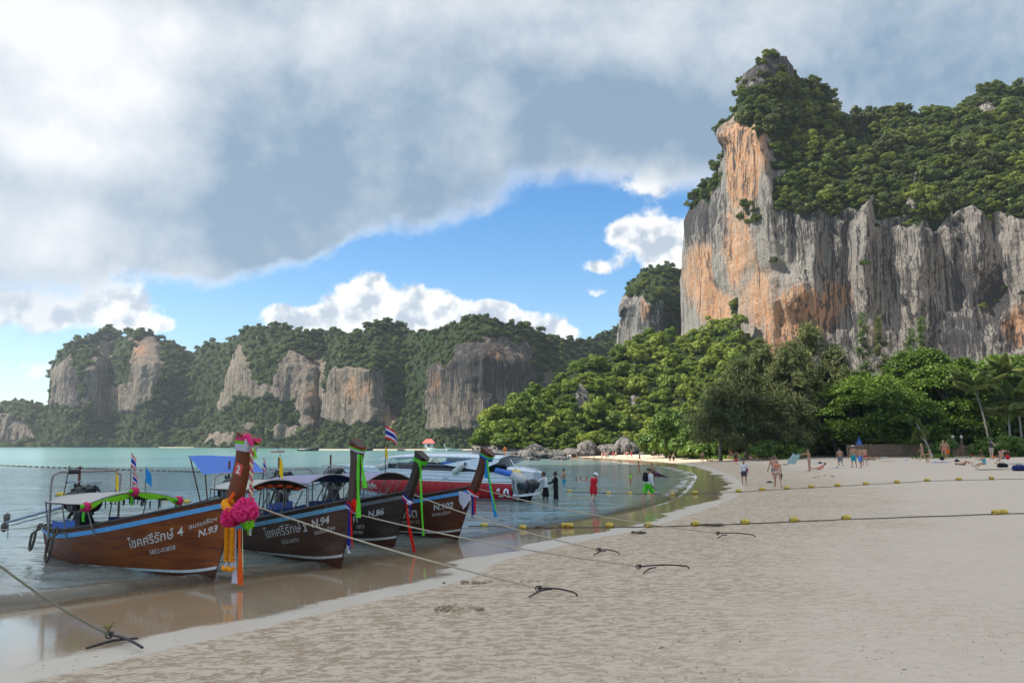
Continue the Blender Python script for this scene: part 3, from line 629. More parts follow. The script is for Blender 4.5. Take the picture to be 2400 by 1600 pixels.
def round_crown(name, seed, material, per=120, size=0.15, nl=11, tall=0.8):
    rng = np.random.RandomState(seed); lobes = [((0, 0, tall * .55), (.5, .5, .45 * tall))]
    for i in range(nl):
        th = rng.uniform(0, 6.28); rr = rng.uniform(.25, .85); z = rng.uniform(.15, 1.1) * tall; s = rng.uniform(.15, .40)
        lobes.append(((rr * math.cos(th) * (1.15 - z * .35), rr * math.sin(th) * (1.15 - z * .35), z), (s, s, s * .78)))
    c, n, t = crown_points(rng, lobes, per); return leaves_mesh(name, c, n, size, rng, material, tone=t)
def trunk_mesh(name, h, r, seed, limbs=4, material=None, lean=(0, 0), spread=1.0):
    rng = random.Random(seed); mb = MB(); pts = [(lean[0] * t * t + rng.uniform(-.03, .03) * h, lean[1] * t * t + rng.uniform(-.03, .03) * h, h * t - .25) for t in (0, .3, .6, 1)]
    mb.tube(pts, [r * 1.3, r, r * .85, r * .55], 7)
    for i in range(limbs):
        t = rng.uniform(.45, .95); a = rng.uniform(0, 6.28); L = h * rng.uniform(.3, .55) * spread; p = Vector(pts[0]).lerp(Vector(pts[3]), t)
        mb.tube([p, p + Vector((math.cos(a) * L * .5, math.sin(a) * L * .5, L * .4)), p + Vector((math.cos(a) * L, math.sin(a) * L, L * .65))], [r * .5, r * .33, r * .14], 5)
    me = bpy.data.meshes.new(name); me.from_pydata(mb.v, [], mb.f); me.materials.append(material or M_BARK); me.polygons.foreach_set('use_smooth', [True] * len(mb.f)); me.update(); return me
# ---- picking places on the hills
def scatter_on(rel, spacing, want, seed, jitter=1.0, lim=None):
    rng = np.random.RandomState(seed); u, v, pts, nr = rel['u'], rel['v'], rel['pts'], rel['nr']; nu, nv = u.shape
    prob = np.clip(want(u, v, rel), 0, 1); area = np.abs(np.gradient(u, axis=0) * np.gradient(v, axis=1)); w = (prob * area).ravel(); tot = w.sum()
    n = int(tot / (spacing ** 2) * 4) + 10; pick = rng.choice(len(w), n, p=w / tot); cell = {}; out = []
    U = u.ravel(); V = v.ravel(); Pn = pts.reshape(-1, 3)
    for k in pick:
        p = Pn[k]
        d = p - np.array([0, 0, EYE]); x = d[0] / d[1] * FPX; y = d[2] / d[1] * FPX; cu, cv = int(x // spacing), int(y // spacing); ok = True
        for a in (-1, 0, 1):
            for b in (-1, 0, 1):
                for (qx, qy) in cell.get((cu + a, cv + b), ()):
                    if (qx - x) ** 2 + (qy - y) ** 2 < (spacing * .86) ** 2: ok = False
        if ok:
            cell.setdefault((cu, cv), []).append((x, y)); out.append(k)
            if lim and len(out) >= lim: break
    return [(Pn[k], nr.reshape(-1, 3)[k], U[k], V[k]) for k in out]
def wood(name, places, scales, protos, seed, label_kind='stuff', squash=0.85):
    rng = np.random.RandomState(seed); n = len(places); me = bpy.data.meshes.new(name + '_points'); me.vertices.add(n)
    me.vertices.foreach_set('co', np.array([p for p in places], np.float32).ravel())
    for nm, arr in (('sc', scales), ('rz', rng.uniform(0, 6.28, n))):
        a = me.attributes.new(nm, 'FLOAT', 'POINT'); a.data.foreach_set('value', np.asarray(arr, np.float32))
    a = me.attributes.new('pick', 'INT', 'POINT'); a.data.foreach_set('value', rng.randint(0, len(protos), n).astype(np.int32))
    o = link(name, me); tag(o, kind=label_kind)
    nt = bpy.data.node_groups.new(name + '_scatter', 'GeometryNodeTree'); nt.interface.new_socket('Geometry', in_out='INPUT', socket_type='NodeSocketGeometry'); nt.interface.new_socket('Geometry', in_out='OUTPUT', socket_type='NodeSocketGeometry')
    N = nt.nodes.new; L = nt.links.new; gi = N('NodeGroupInput'); go = N('NodeGroupOutput'); ip = N('GeometryNodeInstanceOnPoints'); jg = N('GeometryNodeJoinGeometry')
    for p in protos:
        oi = N('GeometryNodeObjectInfo'); oi.inputs['Object'].default_value = p; oi.inputs['As Instance'].default_value = True; oi.transform_space = 'ORIGINAL'; L(oi.outputs['Geometry'], jg.inputs[0])
    def at(nm, ty):
        q = N('GeometryNodeInputNamedAttribute'); q.data_type = ty; q.inputs['Name'].default_value = nm; return q.outputs['Attribute']
    L(gi.outputs[0], ip.inputs['Points']); L(jg.outputs[0], ip.inputs['Instance']); ip.inputs['Pick Instance'].default_value = True; L(at('pick', 'INT'), ip.inputs['Instance Index'])
    cr = N('ShaderNodeCombineXYZ'); L(at('rz', 'FLOAT'), cr.inputs[2]); L(cr.outputs[0], ip.inputs['Rotation'])
    cs = N('ShaderNodeCombineXYZ'); s_ = at('sc', 'FLOAT'); L(s_, cs.inputs[0]); L(s_, cs.inputs[1]); sq = N('ShaderNodeMath'); sq.operation = 'MULTIPLY'; L(s_, sq.inputs[0]); sq.inputs[1].default_value = squash; L(sq.outputs[0], cs.inputs[2]); L(cs.outputs[0], ip.inputs['Scale'])
    L(ip.outputs[0], go.inputs[0]); md = o.modifiers.new('scatter', 'NODES'); md.node_group = nt
    return o
def plant_tree(kind, p, sc, rz, crown_me, trunk_me, label, group, lift=0.5, zs=1.0):
    t = thing(kind, label, 'tree', p, rz, group); t.scale = (sc, sc, sc * zs)
    link('crown', crown_me, t, (0, 0, lift)); link('trunk', trunk_me, t); return t
rngv = random.Random(4)
def size_word(s, a, b): return 'small' if s < a else ('large' if s > b else 'middling')
def hill_label(u, v, s):
    band = 'just above the boulders' if v > 985 else ('on the headland crest' if v < head_top(u) + 40 else 'half way up the headland')
    side = 'at its low left tip' if u < 1240 else ('over the white rock scar' if u < 1400 else ('in its middle' if u < 1540 else 'on its right side below the orange wall'))
    return '%s bushy tree %s, %s' % (size_word(s, 2.9, 4.0), band, side)
head_top = lambda u: float(np.interp(u, [a for a, _ in HS], [b for _, b in HS]))
def top_label(u, v, s):
    t = float(np.interp(u, [a for a, _ in SKY], [b for _, b in SKY])); band = 'on the cliff skyline' if v < t + 45 else ('along the cliff edge' if v > 400 else 'on the wooded cliff top')
    side = 'left of the orange pillar' if u < 1735 else ('below the bare summit knob' if u < 1900 else ('in the saddle right of the summit' if u < 2080 else ('below the middle of the ridge' if u < 2240 else 'under the right hand peak')))
    return '%s dark tree %s, %s' % (size_word(s, 2.6, 4.2), band, side)
def far_label(u): return 'rounded tree at the foot of the hazy cliffs, ' + ('near the left end of the bay' if u < 250 else ('below the leftmost grey tower' if u < 480 else ('behind the prow with the red plate' if u < 700 else ('below the orange streaked walls' if u < 950 else 'near the red roofed hut'))))
# headland: trees one can tell apart, and the tangle between them
HILL = [round_crown('hill_crown', 10 + i, M_LEAF_HILL, per=260, size=0.082, nl=14 + i, tall=(.75, .95, 1.15, .85, 1.3)[i]) for i in range(5)]
TR_HILL = trunk_mesh('hill_trunk', 1.0, .05, 3)
hl = scatter_on(head, 30, lambda u, v, r: (r['veg'] > .6) * (v < 1046), 5, lim=150)
hill_crowns = []
for i, (p, n, u, v) in enumerate(hl):
    sc = rngv.uniform(2.0, 4.8) * (p[1] / 210); k = rngv.randrange(5)
    t = plant_tree('tree', p - np.array([0, 0, .35 * sc]), sc, rngv.uniform(0, 6.28), HILL[k], TR_HILL, hill_label(u, v, sc * 200 / p[1]), 'trees on the headland', .25, rngv.uniform(.8, 1.15)); hill_crowns.append(t.children[0] if t.children[0].name.startswith('crown') else t.children[1])
def crowns_of(lst, n):
    seen = {}
    for c in lst: seen.setdefault(c.data.name, c)
    return list(seen.values())[:n]
us = scatter_on(head, 13, lambda u, v, r: (r['veg'] > .5) * (v < 1062), 6)
wood('undergrowth', [p - np.array([0, 0, .3]) for p, n, u, v in us], [rngv.uniform(.9, 1.9) * p[1] / 200 for p, n, u, v in us], crowns_of(hill_crowns, 5), 3, squash=.8)
# top of the great wall
TOPC = [round_crown('top_crown', 40 + i, M_LEAF_TOP, per=200, size=0.098, nl=13 + i, tall=(.8, 1.0, .7, 1.2)[i]) for i in range(4)]
tl = scatter_on(wall, 33, lambda u, v, r: (r['veg'] > .55) * (v < 500), 8, lim=120)
top_crowns = []
for i, (p, n, u, v) in enumerate(tl):
    sc = rngv.uniform(2.3, 5.6) * (p[1] / 270); t = plant_tree('tree', p - np.array([0, 0, .4 * sc]), sc, rngv.uniform(0, 6.28), TOPC[rngv.randrange(4)], TR_HILL, top_label(u, v, sc * 260 / p[1]), 'trees on top of the cliff', .2, rngv.uniform(.8, 1.15))
    top_crowns.append([c for c in t.children if c.name.startswith('crown')][0])
us = scatter_on(wall, 13, lambda u, v, r: (r['veg'] > .5) * (v < 520), 9)
us += scatter_on(wall, 11, lambda u, v, r: ((v > 500) & (v < 800)) * 0.002 + (v < 225) * .10 +  (np.exp(-(((u - 1770) / 16) ** 2 + ((v - 505) / 26) ** 2)) > .4) * .8 + (np.exp(-(((u - 1734) / 7) ** 2 + ((v - 720) / 30) ** 2)) > .4), 19, lim=60)
wood('cliff_scrub', [p - np.array([0, 0, .3]) for p, n, u, v in us], [rngv.uniform(1.0, 2.7) * p[1] / 250 for p, n, u, v in us], crowns_of(top_crowns, 4), 4)
us = scatter_on(tower, 12, lambda u, v, r: (r['veg'] > .5) * (v < 830), 10)
wood('tower_scrub', [p for p, n, u, v in us], [rngv.uniform(1.6, 3.0) for _ in us], crowns_of(top_crowns, 4), 5)
# across the bay
FARC = [round_crown('far_crown', 60 + i, M_LEAF_FAR, per=110, size=0.135, nl=10 + i, tall=(.8, 1.0, .9)[i]) for i in range(3)]
fl = scatter_on(far, 27, lambda u, v, r: (r['veg'] > .55) * (v > 950) * (v < 1040), 11, lim=30)
far_cr = []
for p, n, u, v in fl:
    sc = rngv.uniform(5, 7.5) * p[1] / 600; t = plant_tree('tree', p - np.array([0, 0, .4 * sc]), sc, rngv.uniform(0, 6.28), FARC[rngv.randrange(3)], TR_HILL, far_label(u), 'trees at the foot of the far cliffs', .2)
    far_cr.append([c for c in t.children if c.name.startswith('crown')][0])
us = scatter_on(far, 10.5, lambda u, v, r: (r['veg'] > .45) * (v < 1047), 12)
wood('far_wood', [p - np.array([0, 0, .5]) for p, n, u, v in us], [rngv.uniform(1.7, 4.3) * p[1] / 560 * (1.25 if rngv.random() < .2 else 1) for p, n, u, v in us], crowns_of(far_cr, 3), 6)
print('hill', len(hl), 'top', len(tl), 'far', len(us))
# ---- beach-front trees
def casuarina(name, seed, h, r, nb=46, per=95, open_=0.0):
    rng = np.random.RandomState(seed); cs, ns, dr, ts = [], [], [], []
    for i in range(nb):
        t = (i + rng.uniform(0, 1)) / nb; z = h * (.16 + .84 * t); th = rng.uniform(0, 6.28); L = r * (1 - t) ** .55 * rng.uniform(.55, 1.15) + .25
        base = np.array([0, 0, z]); tip = np.array([math.cos(th) * L, math.sin(th) * L, L * rng.uniform(.15, .6)])
        tone = rng.uniform(0, 1)
        for k in range(int(per * (.45 + L / r))):
            s = rng.uniform(.2, 1.0) ** .8; p = base + tip * s + rng.normal(size=3) * np.array([.42, .42, .40]) * (.35 + s * r / 5); p[2] -= (s ** 2) * L * .22
            cs.append(p); dr.append(np.array([tip[0] * .75 / max(L, .3), tip[1] * .75 / max(L, .3), -.55]) + rng.normal(size=3) * .5); ns.append(rng.normal(size=3)); ts.append(np.clip(tone * .5 + rng.uniform(0, .45), 0, .79))
    cs, ns, dr = np.array(cs), np.array(ns), np.array(dr); ns = np.cross(dr, ns)
    return leaves_mesh(name, cs, ns, 0.40, rng, M_NEEDLE, aspect=0.16, droop=dr, tone=np.array(ts))
def layered_crown(name, seed, material, R_, H, z0, npads=34, per=120, size=.25):
    rng = np.random.RandomState(seed); cs, ns, ts = [], [], []
    for i in range(npads):
        t = rng.uniform(0, 1); z = z0 + (H - z0) * t; rad = R_ * math.sqrt(max(.06, 1 - (abs(t - .35) / .68) ** 2)) * rng.uniform(.45, 1.0); th = rng.uniform(0, 6.28); pr = rng.uniform(.14, .30) * R_
        c = np.array([math.cos(th) * rad, math.sin(th) * rad, z]); k = int(per * (pr / (.22 * R_)) ** 2); q = rng.normal(size=(k, 3)) * np.array([.55, .55, .16]) * pr; q[:, 2] -= (q[:, 0] ** 2 + q[:, 1] ** 2) / pr * .22
        cs.append(c + q); nn = rng.normal(size=(k, 3)) * .55; nn[:, 2] += 1.0; ns.append(nn); ts.append(np.clip(rng.uniform(0, 1, k), 0, 1))
    return leaves_mesh(name, np.concatenate(cs), np.concatenate(ns), size, rng, material, aspect=.6, tone=np.concatenate(ts))
def at_beach(u, Y):
    x = (u - CX) / FPX * Y * math.cos(PITCH) * 1.0 / 1.0; d = px_dir(u, HORIZON); x = d[0] / d[1] * Y
    return np.array([x, Y, ground_z(x, Y)])
def h_at(u, v, Y): return P(u, v, Y)[2]
CAS = [('tall olive casuarina with a pointed top, tallest tree before the cliff', 1905, 128, 762, 5.6), ('feathery casuarina with a broad crown left of the tallest casuarina', 1862, 122, 806, 5.2), ('leaning casuarina in front of the orange foot of the cliff', 1795, 126, 800, 4.2),
       ('low spreading casuarina at the end of the sunlit headland', 1690, 118, 905, 5.6), ('casuarina with drooping brown green boughs beside the headland', 1745, 120, 850, 5.6), ('casuarina behind the sunbathers, right of the tallest casuarina', 1962, 126, 815, 4.6),
       ('slim casuarina standing alone against grey rock', 2036, 150, 738, 2.6), ('thin sparse casuarina against grey rock, second from the right', 2078, 152, 742, 2.4), ('slender pale casuarina against dark rock, rightmost of the four', 2182, 155, 742, 2.2), ('short thin casuarina between the slim one and the dark rock', 2150, 152, 772, 2.4), ('small feathery casuarina among the trees behind the beach', 1830, 118, 930, 3.6)]
for i, (lb, u, Y, vt, r) in enumerate(CAS):
    p = at_beach(u, Y); h = h_at(u, vt, Y) - p[2]; thin = r < 3
    t = thing('casuarina_tree', lb, 'tree', p, rngv.uniform(0, 6.28), 'casuarina trees behind the beach')
    link('crown', casuarina('casuarina_crown', 80 + i, h, r, 40 if thin else 60, 80 if thin else 190), t); link('trunk', trunk_mesh('casuarina_trunk', h * .9, .24 if not thin else .16, i, 5, spread=.35), t)
BROAD = [('dark green layered tree right of the casuarinas', 2045, 120, 888, 7.2, 0), ('dark layered tree with its low boughs over the fence', 2110, 117, 925, 6.0, 0), ('tall broad tree in yellow green leaf at the foot of the cliff', 2170, 132, 826, 7.0, 1), ('bright lime green spreading tree left of the tall coconut palm', 2215, 122, 862, 6.6, 1),
         ('green spreading tree behind the tall coconut palm', 2300, 130, 838, 7.5, 1), ('broad green tree at the right end of the wood', 2380, 132, 838, 7.5, 0), ('dark tree crowded behind the casuarinas', 1985, 132, 868, 6.0, 0), ('leafy dark tree in the shade behind the fence', 2250, 126, 930, 6.0, 0), ('broad tree between the two groups of palms', 2340, 126, 905, 6.0, 0), ('green tree far back at the right edge of the wood', 2440, 128, 850, 7.5, 0)]
for i, (lb, u, Y, vt, r, br) in enumerate(BROAD):
    p = at_beach(u, Y); h = h_at(u, vt, Y) - p[2]
    t = thing('broadleaf_tree', lb, 'tree', p, 0, 'broad trees behind the beach')
    link('crown', layered_crown('layered_crown', 120 + i, M_LEAF_BRIGHT if br else M_LEAF_BEACH, r, h, h * .22, 105, 360), t); link('trunk', trunk_mesh('broad_trunk', h * .8, .30, 30 + i, 7, spread=.7), t)
# undergrowth along the back of the beach
BUSHC = [round_crown('bush_crown', 90 + i, M_LEAF_BEACH, per=220, size=.10, nl=10, tall=.8) for i in range(3)]
BUSHB = [round_crown('bright_bush_crown', 95 + i, M_LEAF_BRIGHT, per=300, size=.085, nl=12, tall=.8) for i in range(2)]
back = []
for i in range(64):
    u = 1590 + i * 14.5; Y = 134 + rngv.uniform(-4, 16); p = at_beach(u, Y); back.append(p)
bushes = []
for i, (lb, u, Y, sc, br) in enumerate([('round bright green bush right of the bamboo fence', 2325, 103, 2.4, 1), ('bright green bush at the right edge behind the sunbathers', 2392, 102, 2.6, 1), ('leafy green bush in the middle of the fence line', 2203, 108, 2.2, 0), ('low pale green bush at the foot of the low casuarina', 1660, 130, 2.6, 1), ('dark rounded bush under the casuarinas', 1790, 112, 2.6, 0), ('bushy shrub under the tallest casuarina', 1850, 116, 2.4, 0), ('rounded shrub where the headland meets the beach', 1625, 150, 3.6, 0), ('yellow green shrub at the foot of the headland', 1580, 165, 3.2, 1)]):
    p = at_beach(u, Y); t = thing('bush', lb, 'bush', p, i * 1.3); bushes.append(link('foliage', (BUSHB[i % 2] if br else BUSHC[i % 3]), t, (0, 0, .1), None, sc)); link('stem', TR_HILL, t, None, None, 1.2)
wood('understorey', back + [p + np.array([rngv.uniform(-4, 4), rngv.uniform(3, 22), 0]) for p in back] + [p + np.array([rngv.uniform(-4, 4), rngv.uniform(6, 30), rngv.uniform(2, 5)]) for p in back], [rngv.uniform(2.4, 4.6) for _ in range(len(back) * 3)], [b for b in bushes if b.data in BUSHC][:3], 7, squash=1.15)
# ---- coconut palms and the screw pine
def frond_mesh(name, L, seed, droop=.9, n=24):
    rng = random.Random(seed); mb = MB(); pts = []
    for i in range(9):
        t = i / 8; pts.append(Vector((L * (t - .12 * t * t * droop), 0, L * (.42 * t - .62 * droop * t * t))))
    mb.tube(pts, [.05 * (1 - .8 * i / 8) for i in range(9)], 4)
    def on(t):
        k = min(7, int(t * 8)); return pts[k].lerp(pts[k + 1], t * 8 - k)
    for i in range(n):
        t = .14 + .86 * i / (n - 1); p = on(t); ll = L * .27 * math.sin(math.pi * min(1, .18 + .80 * t)) + .12
        for s in (-1, 1):
            tip = p + Vector((ll * .45, s * ll * .75, -ll * rng.uniform(.35, .75))); md = p + Vector((ll * .28, s * ll * .45, -ll * .08)); w = Vector((.085, 0, .02))
            mb.add([p - w, p + w, md + w * 1.1, tip, md - w * 1.1], [(0, 1, 2, 3, 4)])
    me = bpy.data.meshes.new(name); me.from_pydata(mb.v, [], mb.f); me.materials.append(M_PALM); a = me.attributes.new('leaf', 'FLOAT', 'POINT'); a.data.foreach_set('value', [rng.uniform(0, .75)] * len(mb.v)); me.update(); return me
FRONDS = [frond_mesh('palm_frond', 4.2, 5 + i, (.55, .85, 1.15, .35)[i]) for i in range(4)]
def palm(lb, u, Y, v_crown, lean, nf, sc, seed):
    rng = random.Random(seed); p = at_beach(u, Y); h = h_at(u, v_crown, Y) - p[2]; t = thing('coconut_palm', lb, 'palm tree', p, 0, 'coconut palms at the right of the wood')
    mb = MB(); pts = [(lean * s * s * h, 0, h * s - .2 * (s == 0)) for s in (0, .2, .4, .6, .8, 1)]; mb.tube(pts, [.22, .16, .14, .13, .12, .14], 8); mb.build('trunk', M_PBARK, t)
    for i in range(nf):
        f = link('frond', FRONDS[rng.choice([0, 1, 1, 2, 3])], t, pts[-1], None, sc * rng.uniform(.85, 1.1)); f.rotation_euler = (rng.uniform(-.2, .2), rng.uniform(-.95, .30), i * 2.399 + rng.uniform(-.2, .2))
    nb = MB()
    for i in range(6): a = i * 1.05; nb.ell((pts[-1][0] + .22 * math.cos(a), .22 * math.sin(a), h - .2), .14, 8, 6)
    nb.build('coconut_cluster', plain('coconut', (.22, .15, .05), .6), t)
palm('tall coconut palm leaning left above the round bush', 2319, 113, 912, -.16, 20, 1.08, 1)
palm('coconut palm at the far right with a heavy crown', 2396, 112, 940, -.03, 20, 1.0, 2)
palm('small yellowing coconut palm between the two taller palms', 2368, 108, 965, .02, 13, .8, 3)
palm('coconut palm rising behind the tall leaning one', 2372, 124, 880, -.05, 18, 1.05, 4)
pt = thing('screw_pine', 'leaning screw pine with tufted heads beside the fence', 'tree', at_beach(2186, 107), 0)
sm = MB(); heads = [(-2.2, 0, 5.0), (-1.1, .3, 3.6), (-2.0, -.4, 3.2)]; lf = []
sm.tube([(0, 0, -.1), (-.5, 0, 1.0), (-1.3, 0, 3.0), heads[0]], [.14, .12, .10, .08], 7); sm.tube([(-.5, 0, 1.0), (-1.1, -.3, 2.0), heads[2]], [.1, .08, .07], 6); sm.tube([(-.3, 0, .6), (-.7, .2, 2.0), heads[1]], [.1, .08, .07], 6); sm.build('trunk', M_PBARK, pt)
rr_ = random.Random(9)
for hd in heads:
    lb_ = MB()
    for i in range(60):
        a = rr_.uniform(0, 6.28); e = rr_.uniform(-.5, 1.3); L = rr_.uniform(.8, 1.3); d = Vector((math.cos(a) * math.cos(e), math.sin(a) * math.cos(e), math.sin(e))); p0 = Vector(hd); md = p0 + d * L * .6; tip = md + Vector((d.x * .3, d.y * .3, -L * .55)); w = d.cross(Vector((0, 0, 1))).normalized() * .05
        lb_.add([p0 - w, p0 + w, md + w, tip, md - w], [(0, 1, 2, 3, 4)])
    lb_.build('leaf_tuft', M_PALM, pt, smooth=False)
# ------------------------------------------------------------------ rocks at the foot of the headland
def boulder(lb, u, v, w, h, seed, Y=None, grp='boulders at the foot of the headland'):
    p = on_z(u, v, 0.0) if Y is None else at_beach(u, Y); n = 40; th = np.linspace(0, 2 * np.pi, n, endpoint=False); ph = np.linspace(-1.2, np.pi / 2, 24)
    T, F_ = np.meshgrid(th, ph, indexing='ij'); d = np.stack([np.cos(T) * np.cos(F_), np.sin(T) * np.cos(F_), np.sin(F_)], -1)
    r = .95 + .45 * fbm(d * 1.2 + seed * 7.1, 3) + .22 * fbm(d * 2.6 + seed, 4, .6, True); pts = d * r[..., None] * np.array([w / 2.8, w * .34, h * .58])
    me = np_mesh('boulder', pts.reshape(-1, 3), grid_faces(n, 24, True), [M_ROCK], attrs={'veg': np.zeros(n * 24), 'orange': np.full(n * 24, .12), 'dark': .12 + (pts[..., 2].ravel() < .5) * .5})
    o = link('boulder', me, None, p, seed); tag(o, lb, 'boulder', grp)
for i, (lb, u, v, w, h) in enumerate([('large pale boulder at the waterline behind the speedboat', 1251, 1074, 9.5, 4.4), ('low grey boulder right of the large pale boulder', 1301, 1074, 7.5, 3.0), ('grey boulder at the left tip of the headland', 1130, 1071, 8.0, 3.6), ('long low boulder beside the left tip of the headland', 1160, 1072, 8.0, 2.2), ('flat boulder lying in the water near the large pale boulder', 1243, 1078, 4.5, 1.0), ('small boulder at the water by the first beach walkers', 1313, 1077, 4.5, 1.1)]):
    boulder(lb, u, v, w, h, i + 1)
for i, (lb, u, Y, w, h) in enumerate([('tall grey fluted boulder below the big headland tree', 1375, 176, 6.5, 5.2), ('pointed grey boulder at the back of the far beach', 1467, 178, 8.0, 5.8), ('brown boulder against the foot of the headland', 1338, 176, 7.0, 3.2), ('broad shadowed boulder below the overhanging trees', 1425, 178, 8.0, 4.0), ('rounded boulder behind the far bathers', 1535, 176, 7.0, 3.6), ('small boulder among trees at the end of the far beach', 1512, 172, 4.0, 1.8), ('sunlit boulder at the right end of the far beach', 1640, 158, 5.0, 2.2)]):
    boulder(lb, u, 0, w, h, i + 20, Y)
# ------------------------------------------------------------------ bamboo fence, gate and gate posts
M_BAMBOO = plain('bamboo', (0.20, 0.125, 0.08), 0.8, var=.4, scale=6)
M_POST = plain('fence_post', (0.20, 0.15, 0.11), 0.8, var=.3, scale=4)
def fence(u0, u1, Y0, Y1, h, lb):
    a, b = at_beach(u0, Y0), at_beach(u1, Y1); L = np.hypot(*(b - a)[:2]); t = thing('fence', lb, 'fence', a, math.atan2(b[1] - a[1], b[0] - a[0])); rng = random.Random(int(u0)); dz = b[2] - a[2]
    s = MB(); n = int(L / .16)
    for i in range(n):
        x = (i + .5) * L / n; s.box((x, rng.uniform(-.02, .02), dz * x / L + h * .5 + rng.uniform(-.05, .05)), (.13, .04, h), 0)
    sp = s.build('bamboo_slat', M_BAMBOO, t, smooth=False); sp['kind'] = 'stuff'
    for k in range(int(L / 2.6) + 1):
        q = MB(); x = min(L, k * 2.6); q.tube([(x, -.09, dz * x / L - .2), (x, -.09, dz * x / L + h + .15)], .06, 7); q.build('post', M_POST, t)
    for zz in (.35, .95, 1.5):
        q = MB(); q.tube([(0, -.06, zz * h / 1.8), (L, -.06, dz + zz * h / 1.8)], .035, 6); q.build('rail', M_POST, t)
fence(1985, 2186, 116, 111, 1.85, 'brown bamboo fence left of the leafy bush')
fence(2200, 2236, 111, 110, 1.6, 'short length of bamboo fence behind the leafy bush')
fence(2256, 2420, 110, 106, 1.5, 'low brown bamboo fence behind the bright bushes')
t = thing('gate', 'plain brown board gate between two lantern posts', 'gate', at_beach(2237, 109.6), math.atan2(-.3, 1.15))
for k in range(6): q = MB(); q.box((.12 + k * .19, 0, .85), (.17, .05, 1.55)); q.build('board', M_BAMBOO, t, smooth=False)
q = MB(); q.box((.6, .04, .4), (1.2, .05, .1)); q.box((.6, .04, 1.35), (1.2, .05, .1)); q.build('gate_frame', M_POST, t, smooth=False)
for lb, u in (('brown gate post with a white globe lamp, left of the gate', 2234), ('brown gate post with a white globe lamp, right of the gate', 2254)):
    t = thing('lamp_post', lb, 'lamp post', at_beach(u, 109.4)); q = MB(); q.box((0, 0, 1.15), (.22, .22, 2.5)); q.box((0, 0, 2.42), (.32, .32, .08)); q.build('post', M_BAMBOO, t, smooth=False); q = MB(); q.ell((0, 0, 2.68), (.2, .2, .22)); q.build('globe', plain('lamp_globe', (.6, .58, .52), .4), t); q = MB(); q.tube([(0, 0, 2.88), (0, 0, 2.95), (0, 0, 3.05)], [.14, .1, .02], 8); q.build('cap', M_BAMBOO, t)
# grass at the back of the beach
rng = np.random.RandomState(3); gp = []
for u, n in ((1700, 900), (1745, 700), (1780, 300), (2190, 300), (2340, 500), (2390, 500)):
    for _ in range(n):
        uu_ = u + rng.normal() * 22; Y = (128 if u < 1800 else 105) + rng.uniform(-4, 10); p = at_beach(uu_, Y); gp.append(p)
gp = np.array(gp); k = len(gp); hgt = rng.uniform(.25, .7, k); a = rng.uniform(0, 6.28, k); w = np.stack([np.cos(a), np.sin(a), 0 * a], 1) * .09; ln = rng.normal(size=(k, 3)) * .15; ln[:, 2] = 0
V = np.stack([gp - w, gp + w, gp + w * .3 + ln + np.stack([0 * a, 0 * a, hgt], 1), gp - w * .3 + ln + np.stack([0 * a, 0 * a, hgt], 1)], 1).reshape(-1, 3)
o = link('grass', np_mesh('grass', V, np.arange(4 * k).reshape(-1, 4), [M_LEAF_BRIGHT], False, {'leaf': np.repeat(rng.uniform(0, .7, k), 4)})); tag(o, kind='stuff')
# ------------------------------------------------------------------ the cloud over the beach and the sea haze
def cloud():
    rng = np.random.RandomState(12); H = 520.0; off = np.array(SUN) * (H / SUN.z); vs = []; fs = []; b = 0
    for (x, y, rx, ry, rz_) in [(-40, 28, 90, 70, 40), (40, 46, 95, 70, 45), (110, 36, 80, 70, 40), (0, -60, 110, 80, 40), (100, -50, 100, 80, 40), (-90, -20, 80, 90, 35), (60, -10, 110, 85, 50), (-60, 62, 70, 40, 30)]:
        nu, nv = 48, 26; T, F_ = np.meshgrid(np.linspace(0, 2 * np.pi, nu, endpoint=False), np.linspace(-np.pi / 2, np.pi / 2, nv), indexing='ij'); d = np.stack([np.cos(T) * np.cos(F_), np.sin(T) * np.cos(F_), np.sin(F_)], -1)
        p = d * np.array([rx, ry, rz_]); p = p * (1 + .22 * fbm(p / 35 + b, 4, .55))[..., None] + np.array([x, y, 0]) + off; p[..., 2] = np.maximum(p[..., 2], H - 22); vs.append(p.reshape(-1, 3)); fs.append(grid_faces(nu, nv, True) + b); b += nu * nv
    m, g, bb, o = mat('cloud'); bb.inputs['Base Color'].default_value = (.9, .9, .9, 1); bb.inputs['Roughness'].default_value = 1; bb.inputs['Specular IOR Level'].default_value = 0
    o = link('cloud', np_mesh('cloud', np.concatenate(vs), np.concatenate(fs), [m])); tag(o, kind='structure')
cloud()
mb = MB(); x0, x1, y0, y1, z0, z1 = -1500, 1500, -300, 1700, -30, 300
mb.box(((x0 + x1) / 2, (y0 + y1) / 2, (z0 + z1) / 2), (x1 - x0, y1 - y0, z1 - z0))
hm = bpy.data.materials.new('haze'); hm.use_nodes = True; hm.node_tree.nodes.clear(); vp = hm.node_tree.nodes.new('ShaderNodeVolumePrincipled'); ho = hm.node_tree.nodes.new('ShaderNodeOutputMaterial'); hm.node_tree.links.new(vp.outputs[0], ho.inputs['Volume'])
vp.inputs['Color'].default_value = (.80, .88, 1.0, 1); vp.inputs['Density'].default_value = 0.00012; vp.inputs['Anisotropy'].default_value = 0.2
tag(mb.build('haze', hm, smooth=False), kind='stuff')
